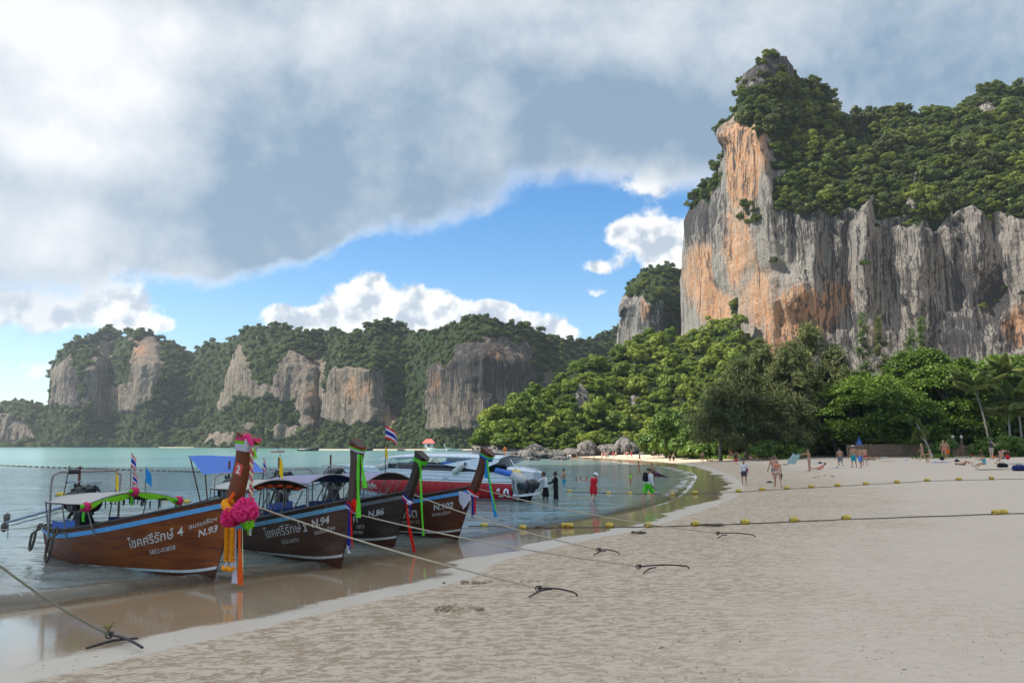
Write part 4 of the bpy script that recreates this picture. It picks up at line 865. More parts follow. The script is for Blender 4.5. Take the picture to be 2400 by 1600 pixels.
# ------------------------------------------------------------------ long-tail boats
def wood_mat(name, c1, c2, rough=0.35, worn=0.0):
    m, g, b, o = mat(name); p = g.tc(); q = g.vm('MULTIPLY', p, (0.55, 3.0, 5.0)); n = g.noise(q, 1.6, 6, 0.6, 0.6); n2 = g.noise(g.vm('MULTIPLY', p, (0.8, 1, 1.6)), 1.1, 4, 0.6); fine = g.noise(g.vm('MULTIPLY', p, (1.0, 8, 14)), 6.0, 4, 0.6)
    c = g.mix(g.ss(n * 0.6 + n2 * 0.4, 0.35, 0.65), c1, c2); c = g.mix(g.ss(fine, 0.5, 0.75) * 0.25, c, tuple(k * .45 for k in c1))
    if worn: c = g.mix(g.ss(n2 * .6 + fine * .45, 0.55, 0.70) * worn, c, (0.20, 0.17, 0.145))
    x, y, z = g.xyz(p); stripe = g.ss(g.m('ABSOLUTE', g.m('FRACT', g.attr('strake') * 7.0) - 0.5), 0.455, 0.495)
    c = g.mix(stripe * 0.45, c, tuple(k * .4 for k in c1))
    g.put(b.inputs['Base Color'], c); g.put(b.inputs['Roughness'], g.ss(n2, 0.3, 0.7, rough, rough + 0.25)); b.inputs['Coat Weight'].default_value = 0.12 if rough < .4 else 0.0; b.inputs['Coat Roughness'].default_value = .2; b.inputs['Specular IOR Level'].default_value = .28
    g.put(b.inputs['Normal'], g.bump(n * .5 + fine * .3 - stripe * 1.5, 0.35, 0.01)); return m
HULLM = [wood_mat('varnished_teak', (0.145, 0.028, 0.004), (0.30, 0.072, 0.008), .33), wood_mat('weathered_brown_wood', (0.068, 0.034, 0.021), (0.115, 0.058, 0.035), .45, .35), wood_mat('black_brown_wood', (0.036, 0.022, 0.017), (0.062, 0.038, 0.028), .45, .25), wood_mat('dark_red_wood', (0.090, 0.028, 0.013), (0.14, 0.047, 0.020), .4, .1)]
M_DECK = wood_mat('grey_deck_wood', (0.14, 0.10, 0.08), (0.22, 0.17, 0.14), .7, .3)
M_REDB = wood_mat('red_brown_bottom', (0.085, 0.026, 0.012), (0.14, 0.045, 0.02), .5)
M_RAIL = wood_mat('dark_rail_wood', (0.055, 0.038, 0.030), (0.10, 0.075, 0.06), .5, .3)
M_WHITE = plain('white_paint', (0.66, 0.66, 0.64), .5, var=.12, scale=5); M_STEEL = plain('grey_steel', (0.36, 0.36, 0.37), .35, .8, .2); M_TUBE = plain('weathered_tube', (0.27, 0.25, 0.235), .5, .35, .25, 6)
M_IRON = plain('black_iron', (0.018, 0.018, 0.02), .45, .4, .5, 12); M_IRON2 = plain('oily_metal', (0.10, 0.10, 0.105), .4, .7, .4, 14); M_RUST = plain('rusty_pipe', (0.16, 0.05, 0.025), .8, .2, .3, 10); M_RUBBER = plain('black_rubber', (0.02, 0.02, 0.022), .7, var=.4)
M_HOSE = plain('worn_hose', (0.085, 0.065, 0.045), .75, var=.3, scale=12); M_ROPE = plain('hemp_rope', (0.40, 0.34, 0.255), .95, var=.25, scale=40); M_ROPED = plain('wet_rope', (0.13, 0.11, 0.085), .9, var=.3, scale=30)
M_BLUE = [plain('sky_blue_paint', (0.115, 0.40, 0.76), .45, var=.1), plain('faded_blue_paint', (0.155, 0.40, 0.56), .5, var=.15), plain('grey_rail_paint', (0.17, 0.175, 0.165), .55, var=.3), plain('sky_blue_paint', (0.115, 0.40, 0.76), .45)]
M_TARPB = cloth('blue_tarpaulin', (0.085, 0.20, 0.62), .2, .55); M_TARPD = cloth('dark_blue_tarpaulin', (0.03, 0.07, 0.26), .1, .6); M_CANW = cloth('grey_white_canvas', (0.56, 0.54, 0.50), .2); M_CANV = cloth('violet_canvas', (0.36, 0.33, 0.46), .15); M_CANB = cloth('dark_brown_canvas', (0.11, 0.085, 0.075), .05)
M_LIME = cloth('lime_silk', (0.30, 0.80, 0.03), .35); M_GREEN = cloth('bright_green_silk', (0.15, 0.72, 0.05), .35); M_PINK = cloth('hot_pink_tulle', (1.0, 0.075, 0.32), .5); M_PINKL = cloth('rose_silk', (0.85, 0.07, 0.22), .35); M_ORANGE = cloth('orange_silk', (0.95, 0.15, 0.02), .35); M_YEL = cloth('yellow_silk', (0.90, 0.58, 0.02), .35); M_WHT = cloth('white_silk', (0.72, 0.70, 0.80), .3); M_RED = cloth('red_silk', (0.72, 0.018, 0.012), .3); M_NAVY = cloth('navy_silk', (0.025, 0.03, 0.27), .25); M_AZURE = cloth('azure_silk', (0.03, 0.30, 0.68), .3); M_MARI = cloth('marigold', (0.95, 0.36, 0.01), .2); M_CREAM = cloth('cream_bead', (0.80, 0.72, 0.42), .2); M_MAROON = cloth('maroon_silk', (0.32, 0.03, 0.02), .2)
M_LETTER = plain('painted_letters', (0.60, 0.585, 0.55), .6, var=.2, scale=14)
ONE = [(.05, 0), (.50, 0), (.50, .12), (.36, .12), (.36, .70), (.22, .70), (.05, .58), (.05, .46), (.19, .50), (.19, .12), (.05, .12)]; ONE_F = [(0, 1, 2, 3, 9, 10), (3, 4, 5, 8, 9), (5, 6, 7, 8)]
def text_mesh(s, size, bold=0.0):
    if s == '1': return np.array(ONE) * size, ONE_F      # a slab-footed figure one
    cu = bpy.data.curves.new('t', 'FONT'); cu.body = s; cu.size = size; cu.offset = bold; cu.resolution_u = 3; o = bpy.data.objects.new('t', cu); COL.objects.link(o); dg = bpy.context.evaluated_depsgraph_get(); dg.update(); me = o.evaluated_get(dg).to_mesh()
    v = np.array([tuple(p.co) for p in me.vertices]).reshape(-1, 3); f = [tuple(p.vertices) for p in me.polygons]; o.evaluated_get(dg).to_mesh_clear(); bpy.data.objects.remove(o); bpy.data.curves.remove(cu); return v, f
class Hull:
    def __init__(s, L, bow=1.48, low=.60, beam=.95, rake=.30): s.L, s.bow, s.low, s.beam, s.rake = L, bow, low, beam, rake
    def zs(s, a): return s.low + .10 * max(0, 1 - a / .25) ** 2 + (s.bow - s.low) * max(0, (a - .08) / .92) ** 1.75
    def zk(s, a): return -.30 + .24 * max(0, 1 - a / .3) ** 2 + .14 * max(0, (a - .8) / .2) ** 2
    def b(s, a):
        if a > .40: return max(.035, s.beam * (1 - ((a - .40) / .60) ** 2.3))
        return s.beam - .42 * ((.40 - a) / .40) ** 2.0
    def pt(s, a, t, side=-1, off=0.0):           # a: stern 0 to bow 1, t: keel 0 to rail 1; side -1 is starboard
        z = s.zk(a) + (s.zs(a) - s.zk(a)) * t; e = .42 + .55 * a ** 3; y = s.b(a) * (t ** e if t > 0 else 0.0); w = max(0, (a - .35) / .65) ** 1.6
        x = (a - .5) * s.L + s.rake * (z + .15) * w - .25 * max(0, 1 - a / .15) * (1 - z)
        return Vector((x, side * (y + off), z + off * .1))
    def rail(s, a, side, dy=0, dz=0): p = s.pt(a, 1, side); return Vector((p.x, p.y - side * -dy, p.z + dz))
def hull_parts(h, t, i):
    A = np.linspace(0, 1, 34) ** .92; T = [0, .04, .12, .22, .34, .46, .58, .7, .8, .9, 1.0]
    vs, sk = [], []
    rows = []
    for a in A: rows.append([h.pt(a, q, -1) for q in reversed(T)] + [h.pt(a, q, 1) for q in T[1:]])
    nT = len(rows[0]); st = [list(reversed(T)) + T[1:]] * len(A)
    V = [tuple(p) for r in rows for p in r]; F = [tuple(f[::-1]) for f in grid_faces(len(A), nT)]; F.append(tuple(range(nT)))
    inner = [[h.pt(a, max(.12, q), -1, -.045) + Vector((0, 0, .04 if q < .3 else 0)) for q in reversed(T)] + [h.pt(a, max(.12, q), 1, -.045) + Vector((0, 0, .04 if q < .3 else 0)) for q in T[1:]] for a in A[1:-2]]
    b0 = len(V); V += [tuple(p) for r in inner for p in r]; F += [tuple(int(k) + b0 for k in f) for f in grid_faces(len(inner), nT)]
    me = bpy.data.meshes.new('hull'); me.from_pydata(V, [], F); me.materials.append(HULLM[i]); sa = me.attributes.new('strake', 'FLOAT', 'POINT'); sa.data.foreach_set('value', [q for r in st for q in r] + [.5] * (len(V) - b0)); me.polygons.foreach_set('use_smooth', [len(f) == 4 for f in F]); me.validate(); me.update(); link('hull', me, t)
    def strip(name, a0, a1, t0, t1, off, m, sides=(-1, 1), zoff=None):
        mb = MB()
        for sd in sides:
            r = []
            for a in np.linspace(a0, a1, 26):
                q0, q1 = (t0(a), t1(a)) if callable(t0) else (t0, t1); p0, p1 = h.pt(a, q0, sd, off), h.pt(a, q1, sd, off); r.append([p0, p1, h.pt(a, q1, sd, -.01), h.pt(a, q0, sd, -.01)])
            mb.grid(r)
        return mb.build(name, m, t)
    dt = lambda a, d: d / (h.zs(a) - h.zk(a))
    strip('blue_stripe' if i != 2 else 'grey_stripe', 0, .985, lambda a: 1 - dt(a, .20), lambda a: 1 - dt(a, .095), .016, M_BLUE[i])
    strip('waterline_stripe', .30, .998, lambda a: dt(a, .26 + .05 * a), lambda a: dt(a, .30 + .075 * a), .006, M_WHITE); strip('lower_planking', .30, 1.0, lambda a: .02, lambda a: dt(a, .255 + .05 * a), .004, M_REDB)
    for sd in (-1, 1):
        mb = MB(); mb.tube([h.pt(a, 1, sd, .012) for a in np.linspace(0, .985, 30)], .038, 6, flat=.8); mb.build('gunwale', M_RAIL, t)
    mb = MB(); r = []
    for a in np.linspace(.04, .8, 14): p = h.pt(a, .42, -1, -.05); q = h.pt(a, .42, 1, -.05); r.append([p, (p + q) / 2, q])
    mb.grid(r); mb.build('floor_boards', M_DECK, t)
    mb = MB(); r = []
    for a in np.linspace(.78, .99, 8): p = h.pt(a, .97, -1, -.02); q = h.pt(a, .97, 1, -.02); r.append([p, (p + q) / 2 + Vector((0, 0, .03)), q])
    mb.grid(r); mb.build('foredeck', M_DECK, t)
    mb = MB(); r = []
    for a in np.linspace(.01, .17, 6): p = h.pt(a, .93, -1, -.02); q = h.pt(a, .93, 1, -.02); r.append([p, (p + q) / 2 + Vector((0, 0, .04)), q])
    mb.grid(r); mb.build('stern_deck', M_DECK, t)
    for a in (.24, .36, .48, .60, .70):
        p, q = h.pt(a, .74, -1, -.03), h.pt(a, .74, 1, -.03); mb = MB(); mb.box((p + q) / 2, (.22, abs(p.y - q.y), .03)); mb.build('thwart', M_DECK, t, smooth=False)
def prow_post(h, t, m, top_z, lean, w=.36, th=.19, curve=.5):
    b = h.pt(1, 1, -1); x0, z0 = b.x - .10, b.z - .30; n = 12; prof = []
    for k in range(n):
        s = k / (n - 1); z = z0 + (top_z - z0) * s; x = x0 + lean * (s * (1 - curve) + curve * s * s * .4 + curve * (1 - (1 - s) ** 2) * .6); ww = w * (1.0 + .28 * max(0, (s - .70) / .3) ** 1.5 - .10 * math.sin(s * 3.14)) * (.8 + .2 * min(1, s * 5)); tt = th * (.85 + .35 * max(0, (s - .65) / .35)); prof.append((x, z, ww, tt))
    rows = []
    for k, (x, z, ww, tt) in enumerate(prof):
        dz = 0.22 if k == n - 1 else (.08 if k == n - 2 else 0); dx = .03
        rows.append([(x - ww / 2, -tt / 2, z + dz * .35), (x + ww * .28, -tt / 2, z - dz * .55), (x + ww / 2, -tt * .12, z - dz), (x + ww / 2, tt * .12, z - dz), (x + ww * .28, tt / 2, z - dz * .55), (x - ww / 2, tt / 2, z + dz * .35)])
    mb = MB(); vs = [p for r in rows for p in r]; fs = []
    for k in range(n - 1):
        for q in range(6): fs.append((k * 6 + q, k * 6 + (q + 1) % 6, (k + 1) * 6 + (q + 1) % 6, (k + 1) * 6 + q))
    fs.append(tuple((n - 1) * 6 + q for q in range(6))); mb.add(vs, fs); me = mb.build('prow_post', m, t); return prof
def band_on(prof, s0, s1, mats, t, name='ribbon_band', tilt=0.0, out=.014):
    n = len(prof) - 1; N = len(mats)
    def sec(s):
        k = min(n - 1, int(s * n)); f = s * n - k; return [a + (b - a) * f for a, b in zip(prof[k], prof[k + 1])]
    for j, m in enumerate(mats):
        sa, sb = s0 + (s1 - s0) * j / N, s0 + (s1 - s0) * (j + 1) / N; mb = MB(); rows = []
        for s in (sa, sb):
            x, z, ww, tt = sec(s); o = out + .003 * (j % 2); pts = []
            for (px, py) in ((-ww / 2 - o, -tt / 2 - o), (ww * .28, -tt / 2 - o), (ww / 2 + o, -tt * .12), (ww / 2 + o, tt * .12), (ww * .28, tt / 2 + o), (-ww / 2 - o, tt / 2 + o)): pts.append((x + px, py, z - tilt * (px + ww / 2) / ww))
            rows.append(pts)
        vs = rows[0] + rows[1]; mb.add(vs, [(q, (q + 1) % 6, 6 + (q + 1) % 6, 6 + q) for q in range(6)]); mb.build(name, m, t, smooth=False)
    return sec
def ribbon(t, name, m, p0, pts, w0, w1, seed=0, fold=.35):
    rng = random.Random(seed); mb = MB(); P_ = [Vector(p) for p in pts]; rows = []; n = len(P_)
    for k, p in enumerate(P_):
        s = k / (n - 1); w = w0 + (w1 - w0) * s; row = []
        for j in range(7):
            c = (j - 3) / 3; row.append((p.x + c * w * .5 * .9, p.y + math.sin(j * 1.9 + k * .6 + seed) * w * fold * .35, p.z - abs(c) * .01))
        rows.append(row)
    mb.grid(rows); return mb.build(name, m, t)
def engine(t, h, x0, z0, seed, exhaust=M_RUST, yaw=.15, shaft=3.3):
    rng = random.Random(seed); e = MB()
    e.box((0, 0, .0), (.78, .36, .34)); e.box((.02, 0, .26), (.62, .26, .20)); e.box((.02, 0, .40), (.56, .20, .08), 1); e.box((0, 0, -.24), (.60, .26, .14), 1)
    for k in range(4): e.tube([(-.24 + k * .16, -.13, .30), (-.24 + k * .16, -.28, .24), (-.24 + k * .16, -.30, .10)], .035, 6, 1)
    e.tube([(-.3, -.30, .1), (.3, -.30, .1)], .05, 7); e.tube([(-.2, .2, .36), (.25, .2, .36)], .075, 8, 1); e.ell((.46, 0, .02), (.06, .24, .24), 14, 8, 1); e.tube([(.50, -.03, .02), (.62, -.03, .02)], .09, 10); e.tube([(-.46, 0, -.02), (-.62, 0, -.06)], [.22, .12], 12); e.ell((.1, -.27, -.08), (.10, .10, .10), 8, 6, 1); e.box((.33, .2, .12), (.16, .16, .22)); e.tube([(.3, .1, .45), (.45, .15, .30), (.47, .1, .0)], .03, 6); e.tube([(-.2, -.1, .42), (-.05, -.22, .50), (.2, -.2, .45)], .022, 5)
    for k in range(10): a, b_ = rng.uniform(-.35, .35), rng.uniform(-.25, .25); e.box((a, b_, rng.uniform(.05, .45)), (rng.uniform(.05, .14), rng.uniform(.05, .12), rng.uniform(.05, .12)), rng.choice((0, 1)))
    en = e.build('engine', [M_IRON, M_IRON2], t, loc=(x0, 0, z0), rz=yaw)
    q = MB(); q.tube([(-.12, -.05, .40), (-.12, -.05, .95)], .032, 8); q.build('exhaust_pipe', exhaust, en)
    q = MB(); q.tube([(-.55, 0, -.05), (-1.2, 0, -.16), (-shaft, 0, -.55)], [.075, .05, .035], 8); q.tube([(-1.0, 0, -.26), (-shaft + .25, 0, -.62)], .018, 6); q.build('propeller_shaft', M_STEEL, en)
    q = MB(); c = Vector((-shaft - .02, 0, -.55))
    for k in range(2):
        a = 1.35 + k * math.pi; d = Vector((0, math.cos(a), math.sin(a))); q.ell(c + d * .13, (.03, .10, .14), 10, 6)
    q.ell(c, (.07, .045, .045), 8, 6); q.build('propeller', plain('worn_bronze', (.20, .17, .14), .5, .6, .3), en)
    q = MB(); q.box((-shaft + .12, 0, -.78), (.05, .012, .40)); q.build('skeg', M_STEEL, en, smooth=False)
    q = MB(); q.tube([(.3, -.1, .1), (.9, -.1, .3), (1.5, -.12, .35)], .022, 6); q.tube([(-.35, -.24, .52), (-.3, -.24, .56), (.34, -.24, .56), (.4, -.24, .5)], .018, 6); q.tube([(-.35, .24, .52), (.4, .24, .52)], .018, 6); q.build('tiller_bar', M_STEEL, en)
    q = MB(); q.box((x0, 0, (z0 + h.zs(.1)) / 2 - .1), (.5, .34, z0 - h.zs(.1) + .0), taper=.6); q.tube([(x0 - .15, -.45, h.zs(.1) - .1), (x0 - .1, -.2, z0 - .2)], .04, 6); q.tube([(x0 - .15, .45, h.zs(.1) - .1), (x0 - .1, .2, z0 - .2)], .04, 6); q.build('engine_mount', M_RAIL, t)
def canopy(t, h, x0, x1, z, rise, hw, m, under, tail=.0, sag=.0, valance=None, slope=0.0):
    mb = MB(); rows = []
    for k in range(9):
        s = k / 8; x = x0 + (x1 - x0) * s; r = []
        for j in range(11):
            c = (j - 5) / 5; w = hw * (1 - tail * (1 - s) ** 2); r.append((x, c * w, z + slope * (s - .5) + rise * (1 - c * c) * (.75 + .25 * s) - sag * math.sin(s * 9.42) ** 2 + .006 * math.sin(k * 2.1 + j)))
        rows.append(r)
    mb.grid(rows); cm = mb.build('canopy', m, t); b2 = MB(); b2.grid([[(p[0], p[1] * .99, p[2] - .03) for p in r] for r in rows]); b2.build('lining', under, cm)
    rib = MB(); 
    for k in (0, 4, 8): rib.tube([(p[0], p[1], p[2] - .02) for p in rows[k]], .016, 5)
    rib.build('canopy_hoop', M_TUBE, t)
    for s in (0, .5, 1):
        for sd in (-1, 1):
            x = x0 + (x1 - x0) * s; a = x / h.L + .5; zz = h.zs(min(.98, max(0, a))); w = hw * (1 - tail * (1 - s) ** 2) * .98; q = MB(); q.tube([(x, sd * h.b(max(0, min(1, a))) * .97, zz - .25), (x, sd * w, z + slope * (s - .5))], .018, 6); q.build('canopy_pole', M_TUBE, t)
    return rows
def on_hull(h, t, txt, a0, t0, size, name='lettering', bold=0.004, m=None, tilt=1.0):
    v, f = text_mesh(txt, size, bold); out = []
    for p in v:
        a = a0 + p[0] / h.L; tt = t0 + p[1] / (h.zs(a) - h.zk(a)) + (p[0] / h.L) * (1 - tilt); out.append(h.pt(a, tt, -1, .008))
    mb = MB(); mb.add(out, f); return mb.build(name, m or M_LETTER, t, smooth=False)
def boat(lb, bow_uv, stern_xy, i, bow_z=1.48, top=3.1, lean=.45, **kw):
    B = on_z(*bow_uv, 0.0)[:2]; S = np.array(stern_xy); L = float(np.hypot(*(B - S))); mid = (B + S) / 2; rz = math.atan2(*(B - S)[::-1]); h = Hull(L, bow_z, **kw)
    t = thing('longtail_boat', lb, 'boat', (mid[0], mid[1], .03), rz, 'longtail boats moored at the beach'); t.rotation_euler = (kw.get('roll', 0), R(-1.5), rz); hull_parts(h, t, i)
    return t, h
def wpt(t, p): return (t.matrix_basis @ Vector(p)) if True else None
# ---- the varnished boat in front
b1, h1 = boat('varnished orange brown longtail boat nearest the viewer, red number 2 on its prow', (500, 1362), (-11.9, 21.3), 0, 1.68, low=.80, rake=.40)
pf1 = prow_post(h1, b1, HULLM[0], 2.96, .54, .50, .22)
engine(b1, h1, -h1.L / 2 + .95, 1.42, 1)
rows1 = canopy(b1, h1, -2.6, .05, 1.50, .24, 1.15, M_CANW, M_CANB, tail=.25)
q = MB(); q.tube([(-2.3, -.86, .4), (-2.3, -.88, 1.97), (-2.3, -.84, 2.15), (-2.3, -.70, 2.24), (-2.3, .70, 2.24), (-2.3, .84, 2.15), (-2.3, .88, 2.15), (-2.3, .86, .4)], .032, 8); q.build('roll_frame', M_TUBE, b1)
q = MB(); q.tube([(-2.3, -.48, 2.24), (-2.3, -.20, 2.24)], .06, 8); q.build('black_sleeve', M_RUBBER, b1); q = MB(); q.tube([(-2.3, -.46, 2.40), (-2.62, -.44, 1.5)], .012, 5); q.build('throttle_rod', M_IRON, b1)
for nm, x0, x1, sd, m_ in (('side_screen', -2.5, -.95, -1, M_TARPB), ('side_screen', -2.5, -1.2, 1, M_TARPD), ('side_screen', .35, 1.2, 1, M_TARPB)):
    q = MB(); q.grid([[(x0 + (x1 - x0) * k / 6, sd * h1.b(.5 + (x0 + (x1 - x0) * k / 6) / h1.L) * .93, h1.zs(.5 + (x0 + (x1 - x0) * k / 6) / h1.L) + dz + .008 * math.sin(k * 2)) for dz in (-.12, .05, .20)] for k in range(7)]); q.build(nm, m_, b1)
q = MB(); q.tube([(-2.25, -.84, h1.zs(.2) + .21), (-.95, -.93, h1.zs(.38) + .21)], .014, 5); q.build('screen_rail', M_STEEL, b1)
strap = MB(); rr_ = random.Random(3)
for k in range(34):
    c = rr_.uniform(-.95, .95); x = rr_.uniform(-1.6, -.1); z = 1.43 + .24 * (1 - c * c) - .04; l = rr_.uniform(.10, .26); strap.box((x, c * 1.1, z - l / 2), (.03, .012, l), 0, rr_.uniform(0, 3))
so = strap.build('hanging_strap', M_RUBBER, b1, smooth=False); so['kind'] = 'stuff'
on_hull(h1, b1, 'โชคศรีรักษ์ 4', .645, .55, .29, bold=.003, tilt=.55); on_hull(h1, b1, '5852-03858', .725, .435, .15, bold=0, tilt=.55); on_hull(h1, b1, 'ชมรมเรือฯ', .878, .71, .14, bold=.001, tilt=.5); on_hull(h1, b1, 'N.93', .91, .595, .205, tilt=.5, bold=.006)
# number board on the prow
def on_prow(prof, t, s_mid, size, txt):
    n = len(prof) - 1; k = int(s_mid * n); x, z, ww, tt = prof[k]; x2, z2 = prof[k + 1][0], prof[k + 1][1]; up = Vector((x2 - x, 0, z2 - z)).normalized(); rt = Vector((up.z, 0, -up.x)); c = Vector((x - ww * .06, -tt / 2 - .006, z)); r = size / 2
    q = MB(); q.add([c - rt * r - up * r, c + rt * r - up * r, c + rt * r + up * r, c - rt * r + up * r] + [p + Vector((0, .005, 0)) for p in (c - rt * r - up * r, c + rt * r - up * r, c + rt * r + up * r, c - rt * r + up * r)], [(0, 1, 2, 3), (7, 6, 5, 4), (0, 4, 5, 1), (1, 5, 6, 2), (2, 6, 7, 3), (3, 7, 4, 0)]); pl = q.build('number_plate', plain('red_plate', (.62, .02, .012), .4), t, smooth=False)
    v, f = text_mesh(txt, size * .95, .008); w = v[:, 0].max() + v[:, 0].min(); hh = v[:, 1].max(); q = MB(); q.add([c + rt * float(p[0] - w / 2) + up * float(p[1] - hh / 2) + Vector((0, -.004, 0)) for p in v], f); q.build('numeral', M_WHITE, pl, smooth=False)
on_prow(pf1, b1, .56, .24, '2')
# ---- the three dark boats
b2, h2 = boat('dark brown weathered longtail boat lettered N.94, second from the viewer', (798, 1332), (-9.15, 25.0), 1, 1.50, rake=.40)
pf2 = prow_post(h2, b2, HULLM[1], 2.82, .24, .38, .20, .3); engine(b2, h2, -h2.L / 2 + 1.0, 1.50, 2)
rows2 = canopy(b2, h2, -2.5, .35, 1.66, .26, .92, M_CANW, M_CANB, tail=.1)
on_hull(h2, b2, 'โชคศรีรักษ์', .635, .58, .33, bold=.002, tilt=.6); on_hull(h2, b2, '1', .823, .635, .31, bold=0, tilt=.6); on_hull(h2, b2, '5552-04701', .71, .45, .15, bold=0, tilt=.6); on_hull(h2, b2, 'N.94', .86, .69, .26, tilt=.6, bold=.008); on_hull(h2, b2, 'ชมรมเรือฯ', .868, .57, .155, bold=.001, tilt=.6)
b3, h3 = boat('near black longtail boat lettered N.86, third from the viewer', (923, 1283), (-8.7, 28.5), 2, 1.46, rake=.46)
pf3 = prow_post(h3, b3, HULLM[2], 2.50, .74, .36, .20); engine(b3, h3, -h3.L / 2 + 1.0, 1.55, 3)
rows3 = canopy(b3, h3, -2.6, .6, 1.66, .27, .92, M_CANV, M_TARPD, tail=.1)
on_hull(h3, b3, 'บุญนำโชค', .64, .57, .34, bold=.003); on_hull(h3, b3, '5852', .80, .44, .16, bold=0); on_hull(h3, b3, '00484', .78, .33, .16, bold=0); on_hull(h3, b3, 'N.86', .86, .64, .25, tilt=.7, bold=.006)
b4, h4 = boat('dark reddish longtail boat lettered N.102, farthest of the four', (1073, 1265), (-7.3, 30.2), 3, 1.50, rake=.46)
pf4 = prow_post(h4, b4, HULLM[3], 2.58, .78, .36, .20); engine(b4, h4, -h4.L / 2 + 1.0, 1.62, 4)
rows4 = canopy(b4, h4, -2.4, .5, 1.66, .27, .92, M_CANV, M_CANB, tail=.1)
on_hull(h4, b4, 'สิเขอรัต', .64, .56, .40, bold=.004); on_hull(h4, b4, '5752-01112', .71, .42, .15, bold=0); on_hull(h4, b4, 'N.102', .865, .66, .25, bold=.008); on_hull(h4, b4, 'ชมรมเรือฯ', .858, .545, .155, bold=.001)
for hb, tb in ((h2, b2), (h3, b3), (h4, b4)):
    for x0, x1, sd in ((-2.4, .3, 1), (-2.4, -.4, -1)):
        q = MB(); q.grid([[(x0 + (x1 - x0) * k / 8, sd * hb.b(.5 + (x0 + (x1 - x0) * k / 8) / hb.L) * .93, hb.zs(.5 + (x0 + (x1 - x0) * k / 8) / hb.L) + dz + .01 * math.sin(k * 2)) for dz in (-.12, .10, .34)] for k in range(9)]); q.build('side_screen', M_TARPD, tb)
    q = MB(); q.tube([(-2.2, -.8, hb.zs(.2) - .1), (-2.2, -.8, 1.95), (-2.2, -.65, 2.08), (-2.2, .65, 2.08), (-2.2, .8, 1.95), (-2.2, .8, hb.zs(.2) - .1)], .024, 7); q.build('roll_frame', M_TUBE, tb)
    q = MB()
    for k, y in enumerate((-.5, -.25, 0.0, .3)): q.tube([(.3 + .1 * k, y, 1.0), (.75 + .1 * k, y + .1, 1.62)], .02, 5)
    q.build('stowed_pole', M_TUBE, tb)
# blue awning over the stern of the second boat
q = MB(); q.grid([[(-h2.L / 2 - .25 + 1.5 * k / 6, -.95 + 1.9 * j / 6 + .25 * (j / 6 - .5) * 0, 2.62 - .50 * j / 6 * 0 - .55 * (k / 6) + .02 * math.sin(k + j)) for j in range(7)] for k in range(7)]); aw = q.build('awning', M_TARPB, b2)
for y in (-.9, .9):
    q = MB(); q.tube([(-h2.L / 2 - .2, y, 2.62), (-h2.L / 2 + .3, y * .6, h2.zs(.05))], .02, 6); q.tube([(-h2.L / 2 + 1.2, y, 2.08), (-h2.L / 2 + 1.2, y * .8, h2.zs(.2))], .02, 6); q.build('awning_pole', M_RUST, b2)
# life jackets slung under the second boat's canopy
q = MB()
for k in range(6): q.ell((.05, -.7 + k * .28, 1.60 + .14 * (1 - ((k - 2.5) / 3) ** 2)), (.20, .13, .07), 8, 5)
q.build('life_jacket', cloth('orange_foam', (.70, .10, .02), .05), b2)
# ------------------------------------------------------------------ ribbons, garlands and flags tied to the boats
def dec(name, lb, cat, t, grp=None):
    o = thing(name, lb, cat, t.location, 0, grp); o.rotation_euler = t.rotation_euler; return o
def sec_of(pf, s):
    n = len(pf) - 1; k = min(n - 1, int(s * n)); f = s * n - k; return [a + (b - a) * f for a, b in zip(pf[k], pf[k + 1])]
def hang(t, name, m, x, y, z, zb, w0, w1, seed, dx=0, dy=0, n=9): return ribbon(t, name, m, None, [(x + dx * (k / (n - 1)) ** 1.3, y + dy * k / (n - 1), z + (zb - z) * k / (n - 1)) for k in range(n)], w0, w1, seed)
d = dec('ribbon', 'pink, lime and white silk bands wound round the top of the varnished prow', 'ribbon', b1, 'ribbons tied round the prows'); band_on(pf1, .80, .975, [M_WHT, M_WHT, M_LIME, M_PINKL], d, tilt=.06)
x, z, ww, tt = sec_of(pf1, .90); q = MB(); q.ell((x + .16, -tt / 2 - .05, z - .02), (.05, .05, .16), 10, 8); q.build('white_knot', M_WHT, d); q = MB(); q.tube([(x + .08, -tt / 2 - .06, z + .10), (x + .2, -tt / 2 - .07, z + .12), (x + .34, -tt / 2 - .04, z - .08)], [.05, .055, .03], 8); q.build('pink_bow', M_PINK, d); hang(d, 'lime_tail', M_LIME, x + .32, -.12, z - .10, z - .34, .05, .10, 1, .10)
d = dec('garland', 'long braided cream and pink garland hanging from the varnished prow', 'garland', b1); x, z, ww, tt = sec_of(pf1, .88)
q = MB(); q2 = MB()
for k in range(46):
    zz = z - .12 - k * .031; a = k * 1.1; q.ell((x + .33 + .018 * math.cos(a), -.16 + .018 * math.sin(a), zz), (.030, .030, .022), 7, 5); q2.ell((x + .33 - .024 * math.cos(a), -.16 - .024 * math.sin(a), zz - .01), (.020, .020, .020), 6, 4)
q.build('cream_strand', M_CREAM, d); q2.build('pink_strand', M_PINKL, d); hang(d, 'white_tassel', M_WHT, x + .35, -.16, z - 1.52, z - 1.86, .04, .09, 2); hang(d, 'lime_tassel', M_LIME, x + .30, -.18, z - 1.52, z - 1.84, .03, .06, 3)
